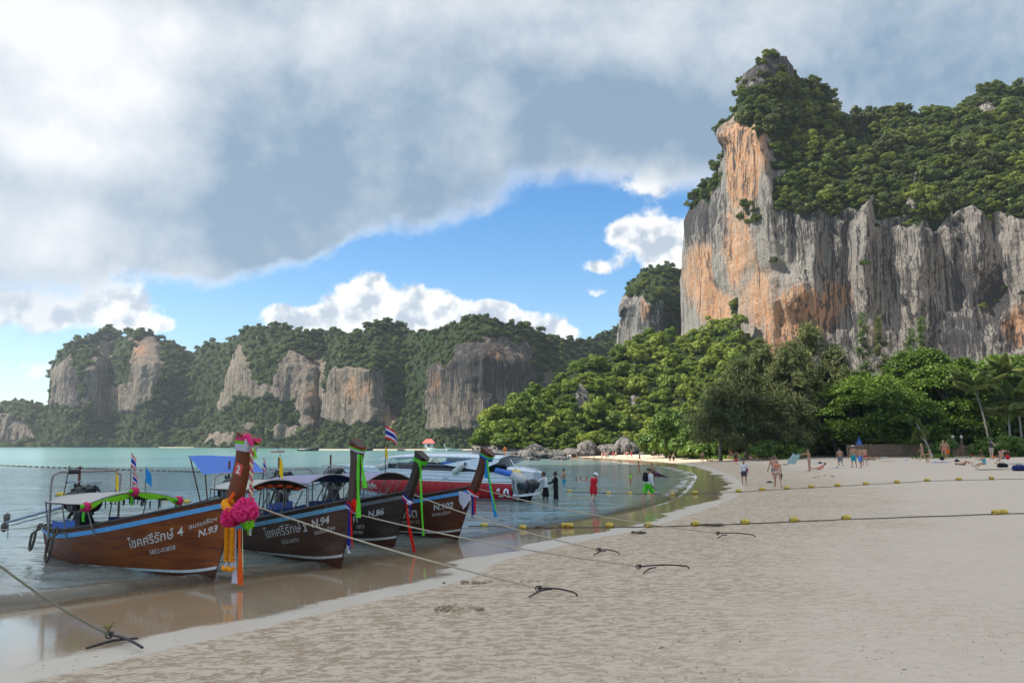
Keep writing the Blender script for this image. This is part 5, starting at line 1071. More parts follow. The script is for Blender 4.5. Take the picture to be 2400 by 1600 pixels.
def pom(name, m, t, c, r, seed, n=26):
    rng = random.Random(seed); mb = MB()
    for k in range(n):
        dv = Vector((rng.gauss(0, 1), rng.gauss(0, 1), rng.gauss(0, 1))).normalized(); a = dv.orthogonal().normalized(); b_ = dv.cross(a); rr = r * rng.uniform(.75, 1.05); R0 = r * rng.uniform(.45, .62); rows = []
        for j in range(3):
            ring = []
            for s in range(11):
                th = s / 10 * 6.283; rad = R0 * (j / 2) * (1 + .22 * math.sin(th * 5 + k)); ring.append(Vector(c) + dv * (rr * (.50 + .50 * (j / 2) ** .5) - rad * .25) + (a * math.cos(th) + b_ * math.sin(th)) * rad + dv * .12 * r * math.sin(th * 4 + k * 2) * j / 2)
            rows.append(ring)
        mb.grid(rows)
    mb.ell(c, r * .72, 12, 8); return mb.build(name, m, t)
d = dec('garland', 'big pink tulle rosette with marigold strings and white and orange streamers on the varnished bow', 'garland', b1); bx = h1.pt(1, 1, -1); X, Z = bx.x + .52, bx.z - .32
pom('pink_pompom', M_PINK, d, (X + .14, -.24, Z + .04), .27, 1, 34); pom('pink_pompom', M_PINK, d, (X - .20, -.34, Z - .08), .21, 2, 30); pom('lime_pompom', M_LIME, d, (X + .18, -.20, Z - .20), .15, 3, 14)
q = MB(); ring = [(X - .30 + .26 * math.cos(a) , -.16 + .20 * math.sin(a), Z + .08 - .13 * math.cos(a) ) for a in np.linspace(.6, 5.6, 16)]; q.tube(ring, .085, 8); q.build('marigold_collar', M_MARI, d); q = MB(); q.tube([(X - .46, -.30, Z - .02), (X - .42, -.26, Z + .22), (X - .32, -.20, Z + .40)], [.06, .055, .05], 6, flat=.4); q.build('orange_sash', M_ORANGE, d); q = MB(); q.tube([(X - .44, -.33, Z + .02), (X - .40, -.29, Z + .17)], .03, 6); q.build('cream_sash', M_CREAM, d)
for k, (xx, yy) in enumerate(((X - .20, -.42), (X - .02, -.42))):
    q = MB()
    for j in range(16): q.ell((xx, yy, Z - .30 - j * .042), (.058, .058, .027), 10, 5)
    st_ = q.build('marigold_string', M_MARI, d)
    q = MB()
    for j in (-1, 0, 1): q.tube([(xx + j * .02, yy, Z - .95), (xx + j * .045, yy - .01, Z - 1.07)], .008, 5)
    q.build('white_thread', M_WHITE, st_); q = MB(); q.tube([(xx - .10, yy, Z - 1.06), (xx - .04, yy - .03, Z - 1.10), (xx + .04, yy - .03, Z - 1.10), (xx + .10, yy, Z - 1.06)], [.035, .042, .042, .035], 8); q.build('marigold_tassel', M_MARI, st_)
hang(d, 'white_streamer', M_WHT, X - .02, -.36, Z - .3, Z - 1.37, .10, .19, 4, .02); hang(d, 'orange_streamer', M_ORANGE, X + .11, -.34, Z - .3, Z - 1.39, .10, .18, 5, .06); hang(d, 'yellow_streamer', M_CREAM, X + .17, -.32, Z - .3, Z - 1.30, .03, .05, 6, .05)
def rosette(lb, t, p):
    d = dec('rosette', lb, 'rosette', t, 'rosettes on the canopy'); pom('pink_ruffle', M_PINKL, d, p, .13, 7, 16); q = MB(); q.ell(Vector(p) + Vector((.04, -.10, .01)), (.06, .05, .055), 8, 6); q.build('lime_heart', M_GREEN, d); hang(d, 'lime_tail', M_GREEN, p[0] + .02, p[1] - .06, p[2] - .10, p[2] - .32, .08, .16, 3); return d
xf = .08
rosette('pink rosette with a lime tail at the near corner of the grey canopy', b1, (xf, -1.14, 1.45)); rosette('pink rosette at the crest of the grey canopy under the flags', b1, (xf + .05, -.05, 1.74)); rosette('pink rosette at the far corner of the grey canopy', b1, (xf, 1.14, 1.47))
d = dec('drape', 'lime green cloth draped along the front edge of the grey canopy', 'drape', b1); q = MB(); q.grid([[(xf + .02, c, 1.45 + .24 * (1 - (c / 1.15) ** 2) - dz * (.45 + 1.5 * abs(math.sin(c * 4.1))) + .012) for dz in (0, .035, .075)] for c in np.linspace(-1.15, 1.15, 44)]); q.build('valance', M_LIME, d)
# ribbons of the other prows
d = dec('ribbon', 'green scarf tied below the top of the dark N.94 prow', 'ribbon', b2, 'ribbons tied round the prows'); band_on(pf2, .89, .97, [M_WHT, M_GREEN, M_MAROON], d, tilt=.10); x, z, ww, tt = sec_of(pf2, .88); hang(d, 'green_tail', M_GREEN, x + .26, -.14, z - .10, z - 1.52, .09, .20, 3, .10, -.05, 12); hang(d, 'green_tail', M_GREEN, x + .32, -.10, z - .12, z - .86, .06, .20, 5, .16); hang(d, 'white_tail', M_WHT, x + .19, -.13, z - .10, z - .7, .04, .05, 5)
d = dec('ribbon', 'red, navy and white ribbons knotted at the foot of the N.94 prow', 'ribbon', b2, 'ribbons tied round the prows'); band_on(pf2, .06, .17, [M_WHT, M_NAVY, M_RED], d, tilt=.14, out=.02); x, z, ww, tt = sec_of(pf2, .10); q = MB(); q.tube([(x + .2, -.14, z - .06), (x + .3, -.16, z + .08), (x + .36, -.14, z - .04), (x + .26, -.14, z - .14)], [.05, .07, .06, .04], 8); q.build('red_knot', M_RED, d); hang(d, 'navy_tail', M_NAVY, x + .10, -.18, z - .08, z - .98, .09, .15, 1, .04); hang(d, 'red_tail', M_RED, x + .17, -.17, z - .08, z - .92, .06, .08, 2, .10); hang(d, 'white_tail', M_WHT, x + .12, -.19, z - .90, z - 1.06, .10, .15, 4, .02)
d = dec('ribbon', 'bright green ribbon on the top of the N.86 prow', 'ribbon', b3, 'ribbons tied round the prows'); band_on(pf3, .85, .925, [M_GREEN, M_GREEN], d, tilt=.14); x, z, ww, tt = sec_of(pf3, .82); hang(d, 'green_tail', M_GREEN, x + .22, -.16, z - .12, z - 1.95, .08, .11, 3, .12); hang(d, 'green_knot', M_GREEN, x + .20, -.16, z - .04, z - .14, .16, .10, 3)
d = dec('ribbon', 'red, white and blue ribbons knotted at the foot of the N.86 prow', 'ribbon', b3, 'ribbons tied round the prows'); band_on(pf3, .04, .17, [M_NAVY, M_RED, M_WHT, M_NAVY], d, tilt=.16, out=.02); x, z, ww, tt = sec_of(pf3, .08); q = MB(); q.ell((x + .24, -.15, z - .12), (.08, .06, .07), 8, 6); q.build('white_knot', M_WHT, d); hang(d, 'red_tail', M_RED, x + .16, -.2, z - .12, z - 1.40, .06, .20, 2, .40); hang(d, 'navy_tail', M_NAVY, x + .30, -.16, z - .16, z - .44, .05, .06, 3)
d = dec('ribbon', 'blue and green ribbons trailing from the top of the N.102 prow', 'ribbon', b4, 'ribbons tied round the prows'); band_on(pf4, .85, .935, [M_NAVY, M_AZURE, M_GREEN], d, tilt=.16); x, z, ww, tt = sec_of(pf4, .84); hang(d, 'azure_tail', M_AZURE, x + .16, -.16, z - .10, z - .62, .10, .16, 1); hang(d, 'azure_tail', M_AZURE, x + .22, -.18, z - .10, z - 1.72, .08, .15, 4, .32); hang(d, 'green_tail', M_GREEN, x + .24, -.2, z - .08, z - 1.55, .07, .07, 3, .34)
d = dec('ribbon', 'white scarf with red and navy ribbons at the foot of the N.102 prow', 'ribbon', b4, 'ribbons tied round the prows'); band_on(pf4, .05, .17, [M_NAVY, M_WHT, M_RED], d, tilt=.16, out=.02); x, z, ww, tt = sec_of(pf4, .06); q = MB(); q.grid([[(x - .42 + .52 * k / 8, -.20 - .02 * math.sin(k * 2.2), z + .08 - .10 * k / 8 - (.52 * j / 5) * (1 - abs(k / 8 - .38) * 1.1) + .0) for j in range(6)] for k in range(9)]); q.build('white_scarf', M_WHT, d); hang(d, 'navy_tail', M_NAVY, x + .16, -.16, z - .12, z - .70, .08, .12, 1); hang(d, 'red_tail', M_RED, x + .25, -.15, z - .08, z - .58, .07, .10, 2)
def flag(lb, t, p, hgt, kind, w=.30, hh=.36, lean=(0, 0), stripes=None):
    d = dec('flag', lb, 'flag', t, 'flags on the boats'); p = Vector(p); top = p + Vector((lean[0], lean[1], hgt)); q = MB(); q.tube([p, top], .009, 5); q.build('pole', M_RAIL, d)
    cols = stripes or [kind]; n = len(cols)
    for j, m_ in enumerate(cols):
        rows = []
        for k in range(9):
            s = k / 8; r = []
            for e in (j / n, (j + 1) / n):
                dz = hh * e * (1 - .25 * s); r.append(top + Vector((w * s * .8, -.05 * math.sin(s * 5) * w * 3, -dz - s * s * hh * .75)))
            rows.append(r)
        q = MB(); q.grid(rows); q.build('stripe' if n > 1 else 'flag_cloth', m_, d)
THAI = [M_RED, M_WHT, M_NAVY, M_NAVY, M_WHT, M_RED]
flag('limp yellow flag on the grey canopy', b1, (-.55, -.15, 1.68), .60, M_YEL, .12, .45); flag('tall red, white and blue striped flag on the grey canopy', b1, (-.15, 0, 1.70), .98, None, .22, .34, stripes=THAI); flag('small red, white and blue striped flag below the taller one', b1, (-.10, .04, 1.70), .52, None, .20, .28, stripes=THAI); flag('azure blue flag on the grey canopy', b1, (.0, .3, 1.68), .66, M_AZURE, .26, .38)
flag('sky blue flag on the canopy of the N.94 boat', b2, (-.95, -.35, 1.9), .62, M_AZURE, .26, .42); flag('striped flag on the canopy of the N.94 boat', b2, (-.65, .0, 1.9), .62, None, .18, .34, stripes=THAI); flag('golden yellow flag on the canopy of the N.94 boat', b2, (-.35, .35, 1.88), .74, M_YEL, .20, .58)
flag('red, white and blue striped flag flying above the red speedboat', b4, (.25, 0, 1.9), 1.62, None, .62, .46, stripes=THAI); flag('limp yellow flag low on the pole before the speedboat', b4, (.27, -.03, 1.9), .95, M_YEL, .14, .40)
# hose fenders over the side
def hose(lb, t, a, dz, w):
    d = dec('hose_fender', lb, 'fender', t, 'hose fenders on the varnished boat'); p = h1.pt(a, 1, -1, .05); q = MB(); pts = []
    for th in np.linspace(0, 2 * math.pi, 25): pts.append((p.x + w * math.sin(th), p.y - .05 - .05 * (1 - math.cos(th)) - (.10 if 1 < th < 5 else 0), p.z + .05 - dz * (1 - math.cos(th)) / 2))
    q.tube(pts, .032, 8, cap=False); q.build('hose_loop', M_HOSE, d)
hose('black hose loop hanging from the stern of the varnished boat', b1, .045, .62, .10); hose('brown hose loop hanging amidships on the varnished boat', b1, .27, .78, .12)
# ------------------------------------------------------------------ speedboats
M_GEL = plain('white_gelcoat', (0.66, 0.70, 0.74), .3, var=.05, scale=3); M_REDG = plain('red_gelcoat', (0.42, 0.010, 0.016), .3, var=.12, scale=2); M_TINT = plain('dark_window', (0.03, 0.033, 0.042), .12, var=.2); M_GREYU = plain('grey_canopy_underside', (0.13, 0.13, 0.135), .7); M_PIPE = plain('polished_tube', (0.60, 0.60, 0.60), .25, .9); M_FEND = plain('dirty_white_fender', (0.50, 0.49, 0.45), .6, var=.2, scale=6); M_ENG = plain('outboard_cowl', (0.022, 0.026, 0.032), .35, var=.3); M_BLUEP = plain('blue_roll', (0.03, 0.13, 0.50), .6); M_NAVYL = plain('navy_line', (0.02, 0.03, 0.08), .4)
class SHull:
    def __init__(s, L, beam, hs, hb): s.L, s.bm, s.hs, s.hb = L, beam, hs, hb
    def b(s, a): return s.bm * (1 - max(0, (a - .45) / .55) ** 2.4) if a > .45 else s.bm * (.90 + .10 * a / .45)
    def zs(s, a): return s.hs + (s.hb - s.hs) * a ** 1.5
    def pt(s, a, t, sd=-1, off=0.0):
        zk = -.35 + .42 * max(0, (a - .6) / .4) ** 2; z = zk + (s.zs(a) - zk) * t; y = max(.02, s.b(a)) * min(1, (.35 + .65 * min(1, t / .42)) if t > 0 else 0) * (1 - .05 * t) + off
        if a > .6: y *= 1 - .35 * ((a - .6) / .4) ** 1.5 * (1 - t)
        return Vector(((a - .5) * s.L + .55 * max(0, (a - .55) / .45) ** 1.5 * (z - .4), sd * y, z))
def sstrip(h, t, name, t0, t1, m, off=0.0, a0=0.0, a1=1.0, sides=(-1, 1)):
    mb = MB()
    for sd in sides:
        r = []
        for a in np.linspace(a0, a1, 30):
            q0 = t0(a) if callable(t0) else t0; q1 = t1(a) if callable(t1) else t1; r.append([h.pt(a, q0 + (q1 - q0) * k / 3, sd, off) for k in range(4)] + ([h.pt(a, q1, sd, -.02)] if off else []))
        mb.grid(r)
    return mb.build(name, m, t)
def hull_base(h, t, red=True):
    sstrip(h, t, 'hull_bottom', 0.0, .18, M_GEL); sstrip(h, t, 'hull_side', .18, .72, M_REDG if red else M_GEL); sstrip(h, t, 'topside', .72, 1.0, M_GEL)
    if red: sstrip(h, t, 'red_panel_edge', .705, .73, M_WHITE, .008); sstrip(h, t, 'navy_pinstripe', .745, .76, M_NAVYL, .006); sstrip(h, t, 'navy_pinstripe', .86, .868, M_NAVYL, .006); sstrip(h, t, 'boot_stripe', .20, .225, M_WHITE, .006)
    mb = MB(); mb.add([h.pt(0, k, -1) for k in (0, .2, .6, 1)] + [h.pt(0, k, 1) for k in (1, .6, .2, 0)], [tuple(range(8))]); mb.build('transom', M_GEL, t, smooth=False)
    mb = MB(); mb.grid([[h.pt(a, .97, -1, -.02), h.pt(a, .97, -1, -.02) * .5 + h.pt(a, .97, 1, -.02) * .5 + Vector((0, 0, .06 if a > .55 else -.35)), h.pt(a, .97, 1, -.02)] for a in np.linspace(.0, .995, 24)]); mb.build('deck', M_GEL, t)
    for sd in (-1, 1): mb = MB(); mb.tube([h.pt(a, 1, sd, .01) for a in np.linspace(0, .99, 26)], .035, 6); mb.build('rubbing_strake', M_GEL, t)
def outboard(t, y, x, seed):
    en = bpy.data.objects.new('outboard_motor', None); COL.objects.link(en); en.parent = t; en.location = (x, y, .55); en.rotation_euler = (0, R(-24), 0); en.scale = (.85,) * 3
    q = MB(); q.grid([[((-.30 + .60 * s) , .21 * math.cos(th) * (1 - .25 * abs(2 * s - 1) ** 3), .30 + .30 * math.sin(th) * (1 - .3 * abs(2 * s - 1) ** 3)) for th in np.linspace(0, 2 * math.pi, 13)] for s in np.linspace(0, 1, 7)]); q.box((-.27, 0, .3), (.04, .3, .4)); q.box((.27, 0, .3), (.04, .3, .4)); q.build('cowl', M_ENG, en)
    q = MB(); q.box((-.02, 0, -.35), (.30, .13, .85), taper=1.25); q.box((.02, 0, -.72), (.55, .26, .03)); q.box((0, 0, -.95), (.24, .07, .45)); q.tube([(-.30, 0, -1.02), (.22, 0, -1.02), (.32, 0, -1.02)], [.05, .07, .02], 8); q.build('leg', M_ENG, en)
    q = MB()
    for k in range(3): a = k * 2.094; q.ell((-.33, .12 * math.cos(a), -1.02 + .12 * math.sin(a)), (.03, .09, .09), 8, 5)
    q.build('propeller', M_IRON2, en); q = MB(); q.box((.36, 0, -.05), (.22, .22, .35)); q.build('bracket', M_STEEL, en, smooth=False)
def fender(lb, t, p, ln, r, ax):
    d = dec('fender', lb, 'fender', t, 'fenders on the red speedboat'); p = Vector(p); ax = Vector(ax).normalized(); mb = MB(); prof = [(-.5, .25), (-.46, .7), (-.38, .95), (-.1, 1), (.1, 1), (.38, .95), (.46, .7), (.5, .25)]; mb.tube([p + ax * ln * s for s, _ in prof], [r * k for _, k in prof], 12); mb.build('fender_body', M_FEND, d); mb = MB(); mb.tube([p + ax * ln * .5, p + ax * ln * .62], r * .35, 8); mb.build('fender_eye', M_NAVYL, d)
st = on_z(1226, 1172, 0)[:2]; bo = np.array([-9.6, 47.2]); L_ = float(np.hypot(*(bo - st)))
hS = SHull(L_, 1.45, 1.36, 1.62); mid = (st + bo) / 2; rzS = math.atan2(*(bo - st)[::-1])
sp = thing('speedboat', 'white speedboat with a red side and the number 10 by its outboards', 'speedboat', (mid[0], mid[1], .05), rzS); hull_base(hS, sp)
def port(a, t, off=0.0): return hS.pt(a, t, 1, off)
# which flank faces the beach: the port side (left of the bow)
cab = MB(); A = np.linspace(.14, .80, 22); rows = []
hw = lambda a: hS.b(a) * (.93 - .10 * max(0, (a - .5) / .3)); zc = lambda a: hS.zs(a) + .34 - .34 * max(0, (a - .64) / .16) ** 1.4 + .0 * a
for a in A: x = (a - .5) * L_; rows.append([(x, hw(a), hS.zs(a) - .03), (x, hw(a) * .95, (hS.zs(a) + zc(a)) / 2), (x, hw(a) * .86, zc(a)), (x, -hw(a) * .86, zc(a)), (x, -hw(a) * .95, (hS.zs(a) + zc(a)) / 2), (x, -hw(a), hS.zs(a) - .03)])
cab.grid([[r[k] for k in (0, 1, 2)] for r in rows]); cab.grid([[r[k] for k in (3, 4, 5)] for r in rows]); cab.build('window_band', M_TINT, sp)
cab = MB(); cab.grid([[(r[2][0], r[2][1] + .02, r[2][2] - .035), (r[2][0], r[2][1] + .01, r[2][2] + .02), (r[2][0], r[2][1] * .85, r[2][2] + .03)] for r in rows]); cab.grid([[(r[3][0], r[3][1] * .85, r[3][2] + .03), (r[3][0], r[3][1] - .01, r[3][2] + .02), (r[3][0], r[3][1] - .02, r[3][2] - .035)] for r in rows]); cab.build('coaming', plain('grey_coaming', (.16, .165, .18), .4), sp)
ro = MB(); rr = []
for a in np.linspace(.06, .76, 16):
    x = (a - .5) * L_; z = 2.12 + .10 * math.sin((a - .06) / .7 * 3.1) - .14 * max(0, (a - .6) / .16) ** 2; w = 1.28 * (1 - .3 * max(0, (a - .5) / .26) ** 2); rr.append([(x, w * c, z + .14 * (1 - c * c)) for c in np.linspace(-1, 1, 9)])
ro.grid(rr); ro.grid([[(p[0], p[1] * .985, p[2] - .07) for p in r] for r in rr]); ro.grid([[(r[0][0], r[0][1], r[0][2]), (r[0][0], r[0][1] * .985, r[0][2] - .07)] for r in rr]); ro.grid([[(r[-1][0], r[-1][1], r[-1][2]), (r[-1][0], r[-1][1] * .985, r[-1][2] - .07)] for r in rr]); ro.build('hard_top', M_GEL, sp)
for a in (.30, .42, .54, .66):
    for sd in (-1, 1):
        q = MB(); x = (a - .5) * L_; q.tube([(x - .25, sd * 1.10, zc(a)), (x, sd * 1.22, 2.08)], .018, 6); q.tube([(x + .30, sd * 1.10, zc(a)), (x, sd * 1.22, 2.08)], .018, 6); q.build('roof_strut', M_PIPE, sp)
for sd in (-1, 1):                                  # raked side wings under the roof
    q = MB(); xa = lambda a: (a - .5) * L_; tri = [(xa(.36), 1.30, hS.zs(.36) + .36), (xa(.16), 1.34, hS.zs(.16) + .12), (xa(.07), 1.32, hS.zs(.07) + .55), (xa(.06), 1.27, 2.08), (xa(.20), 1.27, 2.10)]
    q.add([(p[0], sd * p[1], p[2]) for p in tri] + [(p[0], sd * (p[1] - .06), p[2]) for p in tri], [(0, 1, 2, 3, 4), (9, 8, 7, 6, 5)] + [(k, k + 5, (k + 1) % 5 + 5, (k + 1) % 5) for k in range(5)]); q.build('side_wing', M_GEL, sp, smooth=False)
q = MB(); q.tube([(xa(.02), 1.2, 2.24), (xa(.02), 1.15, 2.44), (xa(.02), -1.15, 2.44), (xa(.02), -1.2, 2.24)], .022, 6); q.tube([(xa(.10), 1.2, 2.24), (xa(.10), 1.15, 2.44), (xa(.02), 1.15, 2.44)], .022, 6); q.build('roof_rail', M_PIPE, sp); q = MB(); q.tube([(xa(.08), .3, 2.22), (xa(.08), .3, 2.5), (xa(.08), .3, 2.56)], [.02, .02, .02], 6); q.ell((xa(.08), .3, 2.58), (.11, .11, .15), 8, 6); q.build('orange_light', plain('orange_plastic', (.75, .18, .01), .5), sp)
for y in (-1.0, 1.0): q = MB(); q.tube([(xa(.02), y, 2.08), (xa(-.035), y * 1.12, 1.30)], .028, 7); q.build('roof_post', M_PIPE, sp)
q = MB(); q.tube([port(.06, 1, .0), port(.0, 1, .05) + Vector((-.15, 0, .05)), port(-.0, .6, .06) + Vector((-.30, 0, 0)), port(0, .3, .05) + Vector((-.32, 0, -.1)), port(0, .28, 0)], .03, 7); q.build('stern_rail', M_PIPE, sp)
q = MB(); q.box((-L_ / 2 - .30, 0, .28), (.60, 2.3, .10)); q.build('swim_platform', M_GEL, sp, smooth=False)
for k, y in enumerate((1.0, .33, -.34)): outboard(sp, y, -L_ / 2 - .38, k)
def on_side(h, t, txt, a0, t0, size, m, name='lettering', off=.012, bold=0.0, sd=1):
    v, f = text_mesh(txt, size, bold); out = []
    for p in v: a = a0 - (p[0]) / h.L; zk = h.pt(a, 0).z; out.append(h.pt(a, t0 + p[1] / (h.zs(a) - zk), sd, off))
    mb = MB(); mb.add(out, f); return mb.build(name, m, t, smooth=False)
def digits10(h, t, a0, t0, size):
    on_side(h, t, '1', a0, t0, size, M_GEL, 'numeral', bold=.02); on_side(h, t, '0', a0 - size * .64 / h.L, t0, size, M_GEL, 'numeral', bold=.02)
digits10(hS, sp, .078, .29, .66); on_side(hS, sp, 'ภูเก็ต', .83, .36, .36, M_WHITE, bold=.006); on_side(hS, sp, 'นำเที่ยว', .36, .775, .14, M_NAVYL); on_side(hS, sp, 'โทร', .53, .27, .10, M_WHITE)
fender('white fender lying on the foredeck of the red speedboat', sp, port(.70, 1.0, .02) + Vector((0, 0, .12)), .75, .17, (-.9, .1, .2)); fender('white fender hanging by the window band of the red speedboat', sp, port(.27, 1.0, .06) + Vector((0, 0, .18)), .85, .16, (-.8, .0, .55)); fender('big white fender at the stern of the red speedboat', sp, (-L_ / 2 - .25, 1.05, 1.15), .95, .24, (-.8, -.25, -.35))
q = MB(); q.tube([(-L_ / 2 + .95, 1.22, 1.52), (-L_ / 2 + .0, 1.25, 1.34)], .15, 10); q.build('blue_roll', M_BLUEP, sp)
q = MB(); q.box((xa(.33), 1.15, 1.86), (1.0, .12, .12)); q.build('blue_cushion', M_BLUEP, sp)
q = MB(); q.ell((-L_ / 2 + .3, .2, 1.35), (.3, .25, .22), 10, 7); d = dec('bag', 'yellow bag in the stern of the red speedboat', 'bag', sp); q.build('bag_body', plain('yellow_bag', (.75, .50, .02), .6), d)
for a, p2 in ((.80, .62), (.93, .80)):
    q = MB(); q.tube([port(a, 1, -.02), port(a, 1, -.02) + Vector((0, 0, .32)), port(p2, 1, -.02) + Vector((0, 0, .32)), port(p2, 1, -.02)], .018, 6); q.build('bow_rail', M_PIPE, sp)
# the second speedboat, bow to the beach, behind the first
bo2 = np.array([1.55, 46.6]); st2 = np.array([-4.6, 55.0]); L2 = float(np.hypot(*(bo2 - st2))); h2s = SHull(L2, 1.5, 1.55, 1.25)
h2s.zs = lambda a: 1.62 - .42 * max(0, (a - .25) / .75) ** 1.6
mid = (st2 + bo2) / 2; s2 = thing('speedboat', 'white speedboat with a dark windscreen behind the red one, bow to the right', 'speedboat', (mid[0], mid[1], .05), math.atan2(*(bo2 - st2)[::-1])); hull_base(h2s, s2, False)
q = MB(); xb = lambda a: (a - .5) * L2; q.grid([[(xb(.62), 1.1 * c, 1.45), (xb(.50), 1.05 * c, 2.22), (xb(.46), 1.0 * c, 2.28)] for c in np.linspace(-1, 1, 7)]); q.grid([[(xb(.62), s_ * 1.1, 1.45), (xb(.50), s_ * 1.05, 2.22)] for s_ in (-1, -1)]); q.add([(xb(.62), -1.1, 1.45), (xb(.50), -1.05, 2.22), (xb(.2), -1.15, 2.2), (xb(.2), -1.3, 1.6)], [(0, 1, 2, 3)]); q.add([(xb(.62), 1.1, 1.45), (xb(.50), 1.05, 2.22), (xb(.2), 1.15, 2.2), (xb(.2), 1.3, 1.6)], [(0, 1, 2, 3)]); q.build('windscreen', M_TINT, s2)
q = MB(); q.grid([[(xb(a), 1.2 * c, 2.36 + .06 * (1 - c * c) + dz) for c in np.linspace(-1, 1, 7)] for a, dz in ((.10, 0), (.3, .05), (.5, 0), (.56, -.08))]); q.build('hard_top', M_GREYU, s2)
q = MB(); q.tube([h2s.pt(.62, 1, -1) + Vector((0, 0, .3)), h2s.pt(.8, 1, -1) + Vector((0, 0, .3)), h2s.pt(.97, 1, -1) + Vector((0, 0, .28)), h2s.pt(.97, 1, -1)], .018, 6); q.tube([h2s.pt(.8, 1, -1), h2s.pt(.8, 1, -1) + Vector((0, 0, .3))], .016, 6); q.build('bow_rail', M_PIPE, s2)
# ------------------------------------------------------------------ people
def skin_mat(n, c): return plain('skin_' + n, c, .55, var=.10, scale=5, spec=.35)
SKIN = dict(tan=skin_mat('tan', (.40, .21, .125)), pale=skin_mat('pale', (.56, .36, .265)), red=skin_mat('sunburnt', (.48, .24, .155)), dark=skin_mat('brown', (.20, .105, .065)))
HAIR = dict(black=plain('black_hair', (.012, .010, .010), .5), brown=plain('brown_hair', (.07, .04, .022), .5), blond=plain('blond_hair', (.42, .29, .13), .5), grey=plain('grey_hair', (.35, .33, .31), .6))
def dyed(name, c): return cloth('cloth_' + name, c, .05, .85)
CL = {k: dyed(k, c) for k, c in dict(white=(.68, .68, .70), black=(.015, .015, .018), red=(.55, .015, .025), green=(.10, .55, .03), lime=(.30, .75, .04), teal=(.02, .32, .42), blue=(.10, .22, .55), grey=(.17, .19, .21), orange=(.80, .16, .03), coral=(.75, .22, .16), navy=(.02, .03, .12), pink=(.62, .33, .36), turquoise=(.10, .42, .50), charcoal=(.05, .055, .065), purple=(.13, .05, .10), beige=(.42, .37, .28), olive=(.20, .19, .12), yellow=(.7, .55, .05), brown=(.10, .05, .03), magenta=(.30, .03, .12)).items()}
def fk(H=1.72, female=False, torso=3, head=0, legs=((6, 4, 6), (-6, 4, 4)), arms=((4, 10, 12), (4, 10, 12)), root=(0, 0, 0), seat=False):
    J = {}; sw = (.100 if female else .117) * H; hw = (.056 if female else .050) * H; p = Vector((0, 0, 0)); J['pelvis'] = p; tp = R(torso); up = Vector((0, math.sin(tp), math.cos(tp))); fw = Vector((0, math.cos(tp), -math.sin(tp)))
    J['waist'] = up * .085 * H; J['chest'] = up * .205 * H; J['neck'] = up * .295 * H; hp = tp + R(head); hu = Vector((0, math.sin(hp), math.cos(hp))); hf = Vector((0, math.cos(hp), -math.sin(hp))); J['skull'] = J['neck'] + hu * .095 * H + hf * .008 * H; J['hu'] = hu; J['hf'] = hf; J['up'] = up; J['fw'] = fw
    for k, sd in enumerate((-1, 1)):
        f, ab, kn = legs[k]; hip = Vector((sd * hw, 0, -.02 * H)); f_, a_ = R(f), R(ab); d1 = Vector((sd * math.sin(a_), math.sin(f_) * math.cos(a_), -math.cos(f_) * math.cos(a_))); g_ = f_ - R(kn); d2 = Vector((sd * math.sin(a_) * .5, math.sin(g_), -math.cos(g_))).normalized(); kne = hip + d1 * .245 * H; ank = kne + d2 * .240 * H; ft = Vector((sd * .12, -d2.z if d2.z < -.25 else .5, d2.y - .12)).normalized()
        J['hip%d' % k], J['knee%d' % k], J['ankle%d' % k], J['toe%d' % k], J['heel%d' % k] = hip, kne, ank, ank + d2 * .030 * H + ft * .095 * H, ank + d2 * .03 * H - ft * .03 * H
        f, ab, el_ = arms[k]; f_ = R(f) ; a_ = R(ab); sh = J['neck'] - up * .028 * H + Vector((sd * sw, 0, 0)); d1 = Vector((sd * math.sin(a_), math.sin(f_) * math.cos(a_), -math.cos(f_) * math.cos(a_))); g_ = f_ + R(el_); d2 = Vector((sd * math.sin(a_) * (.6 if ab < 60 else 1.0), math.sin(g_) * math.cos(a_ * .6), -math.cos(g_) * math.cos(a_ * .6))).normalized(); eb = sh + d1 * .165 * H; wr = eb + d2 * .145 * H
        J['sh%d' % k], J['elbow%d' % k], J['wrist%d' % k], J['hand%d' % k], J['hd%d' % k] = sh, eb, wr, wr + d2 * .055 * H, d2
    M = Matrix.Rotation(R(root[2]), 3, 'Z') @ Matrix.Rotation(R(root[1]), 3, 'Y') @ Matrix.Rotation(R(root[0]), 3, 'X')
    for k in J: J[k] = M @ J[k]
    pos = [k for k in J if k not in ('hu', 'hf', 'up', 'fw') and not k.startswith('hd')]; rad = dict(pelvis=.085, chest=.08, skull=.062, neck=.05, waist=.075); lo = min(J[k].z - rad.get(k, .03) * H for k in pos if not k.startswith('toe')); off = Vector((0, 0, -lo))
    for k in pos: J[k] = J[k] + off
    return J
def oval_loft(mb, secs, n=14, mi=0):             # secs: (centre, side axis half vector, front half vector)
    vs = []; fs = []
    for c, a, b in secs:
        for q in range(n): th = 2 * math.pi * q / n; vs.append(c + a * math.cos(th) + b * math.sin(th))
    for i in range(len(secs) - 1):
        for q in range(n): fs.append((i * n + q, i * n + (q + 1) % n, (i + 1) * n + (q + 1) % n, (i + 1) * n + q))
    fs.append(tuple(reversed(range(n)))); fs.append(tuple((len(secs) - 1) * n + q for q in range(n))); mb.add(vs, fs, mi)
def sideax(J): return ((J['hip1'] - J['hip0']).normalized())
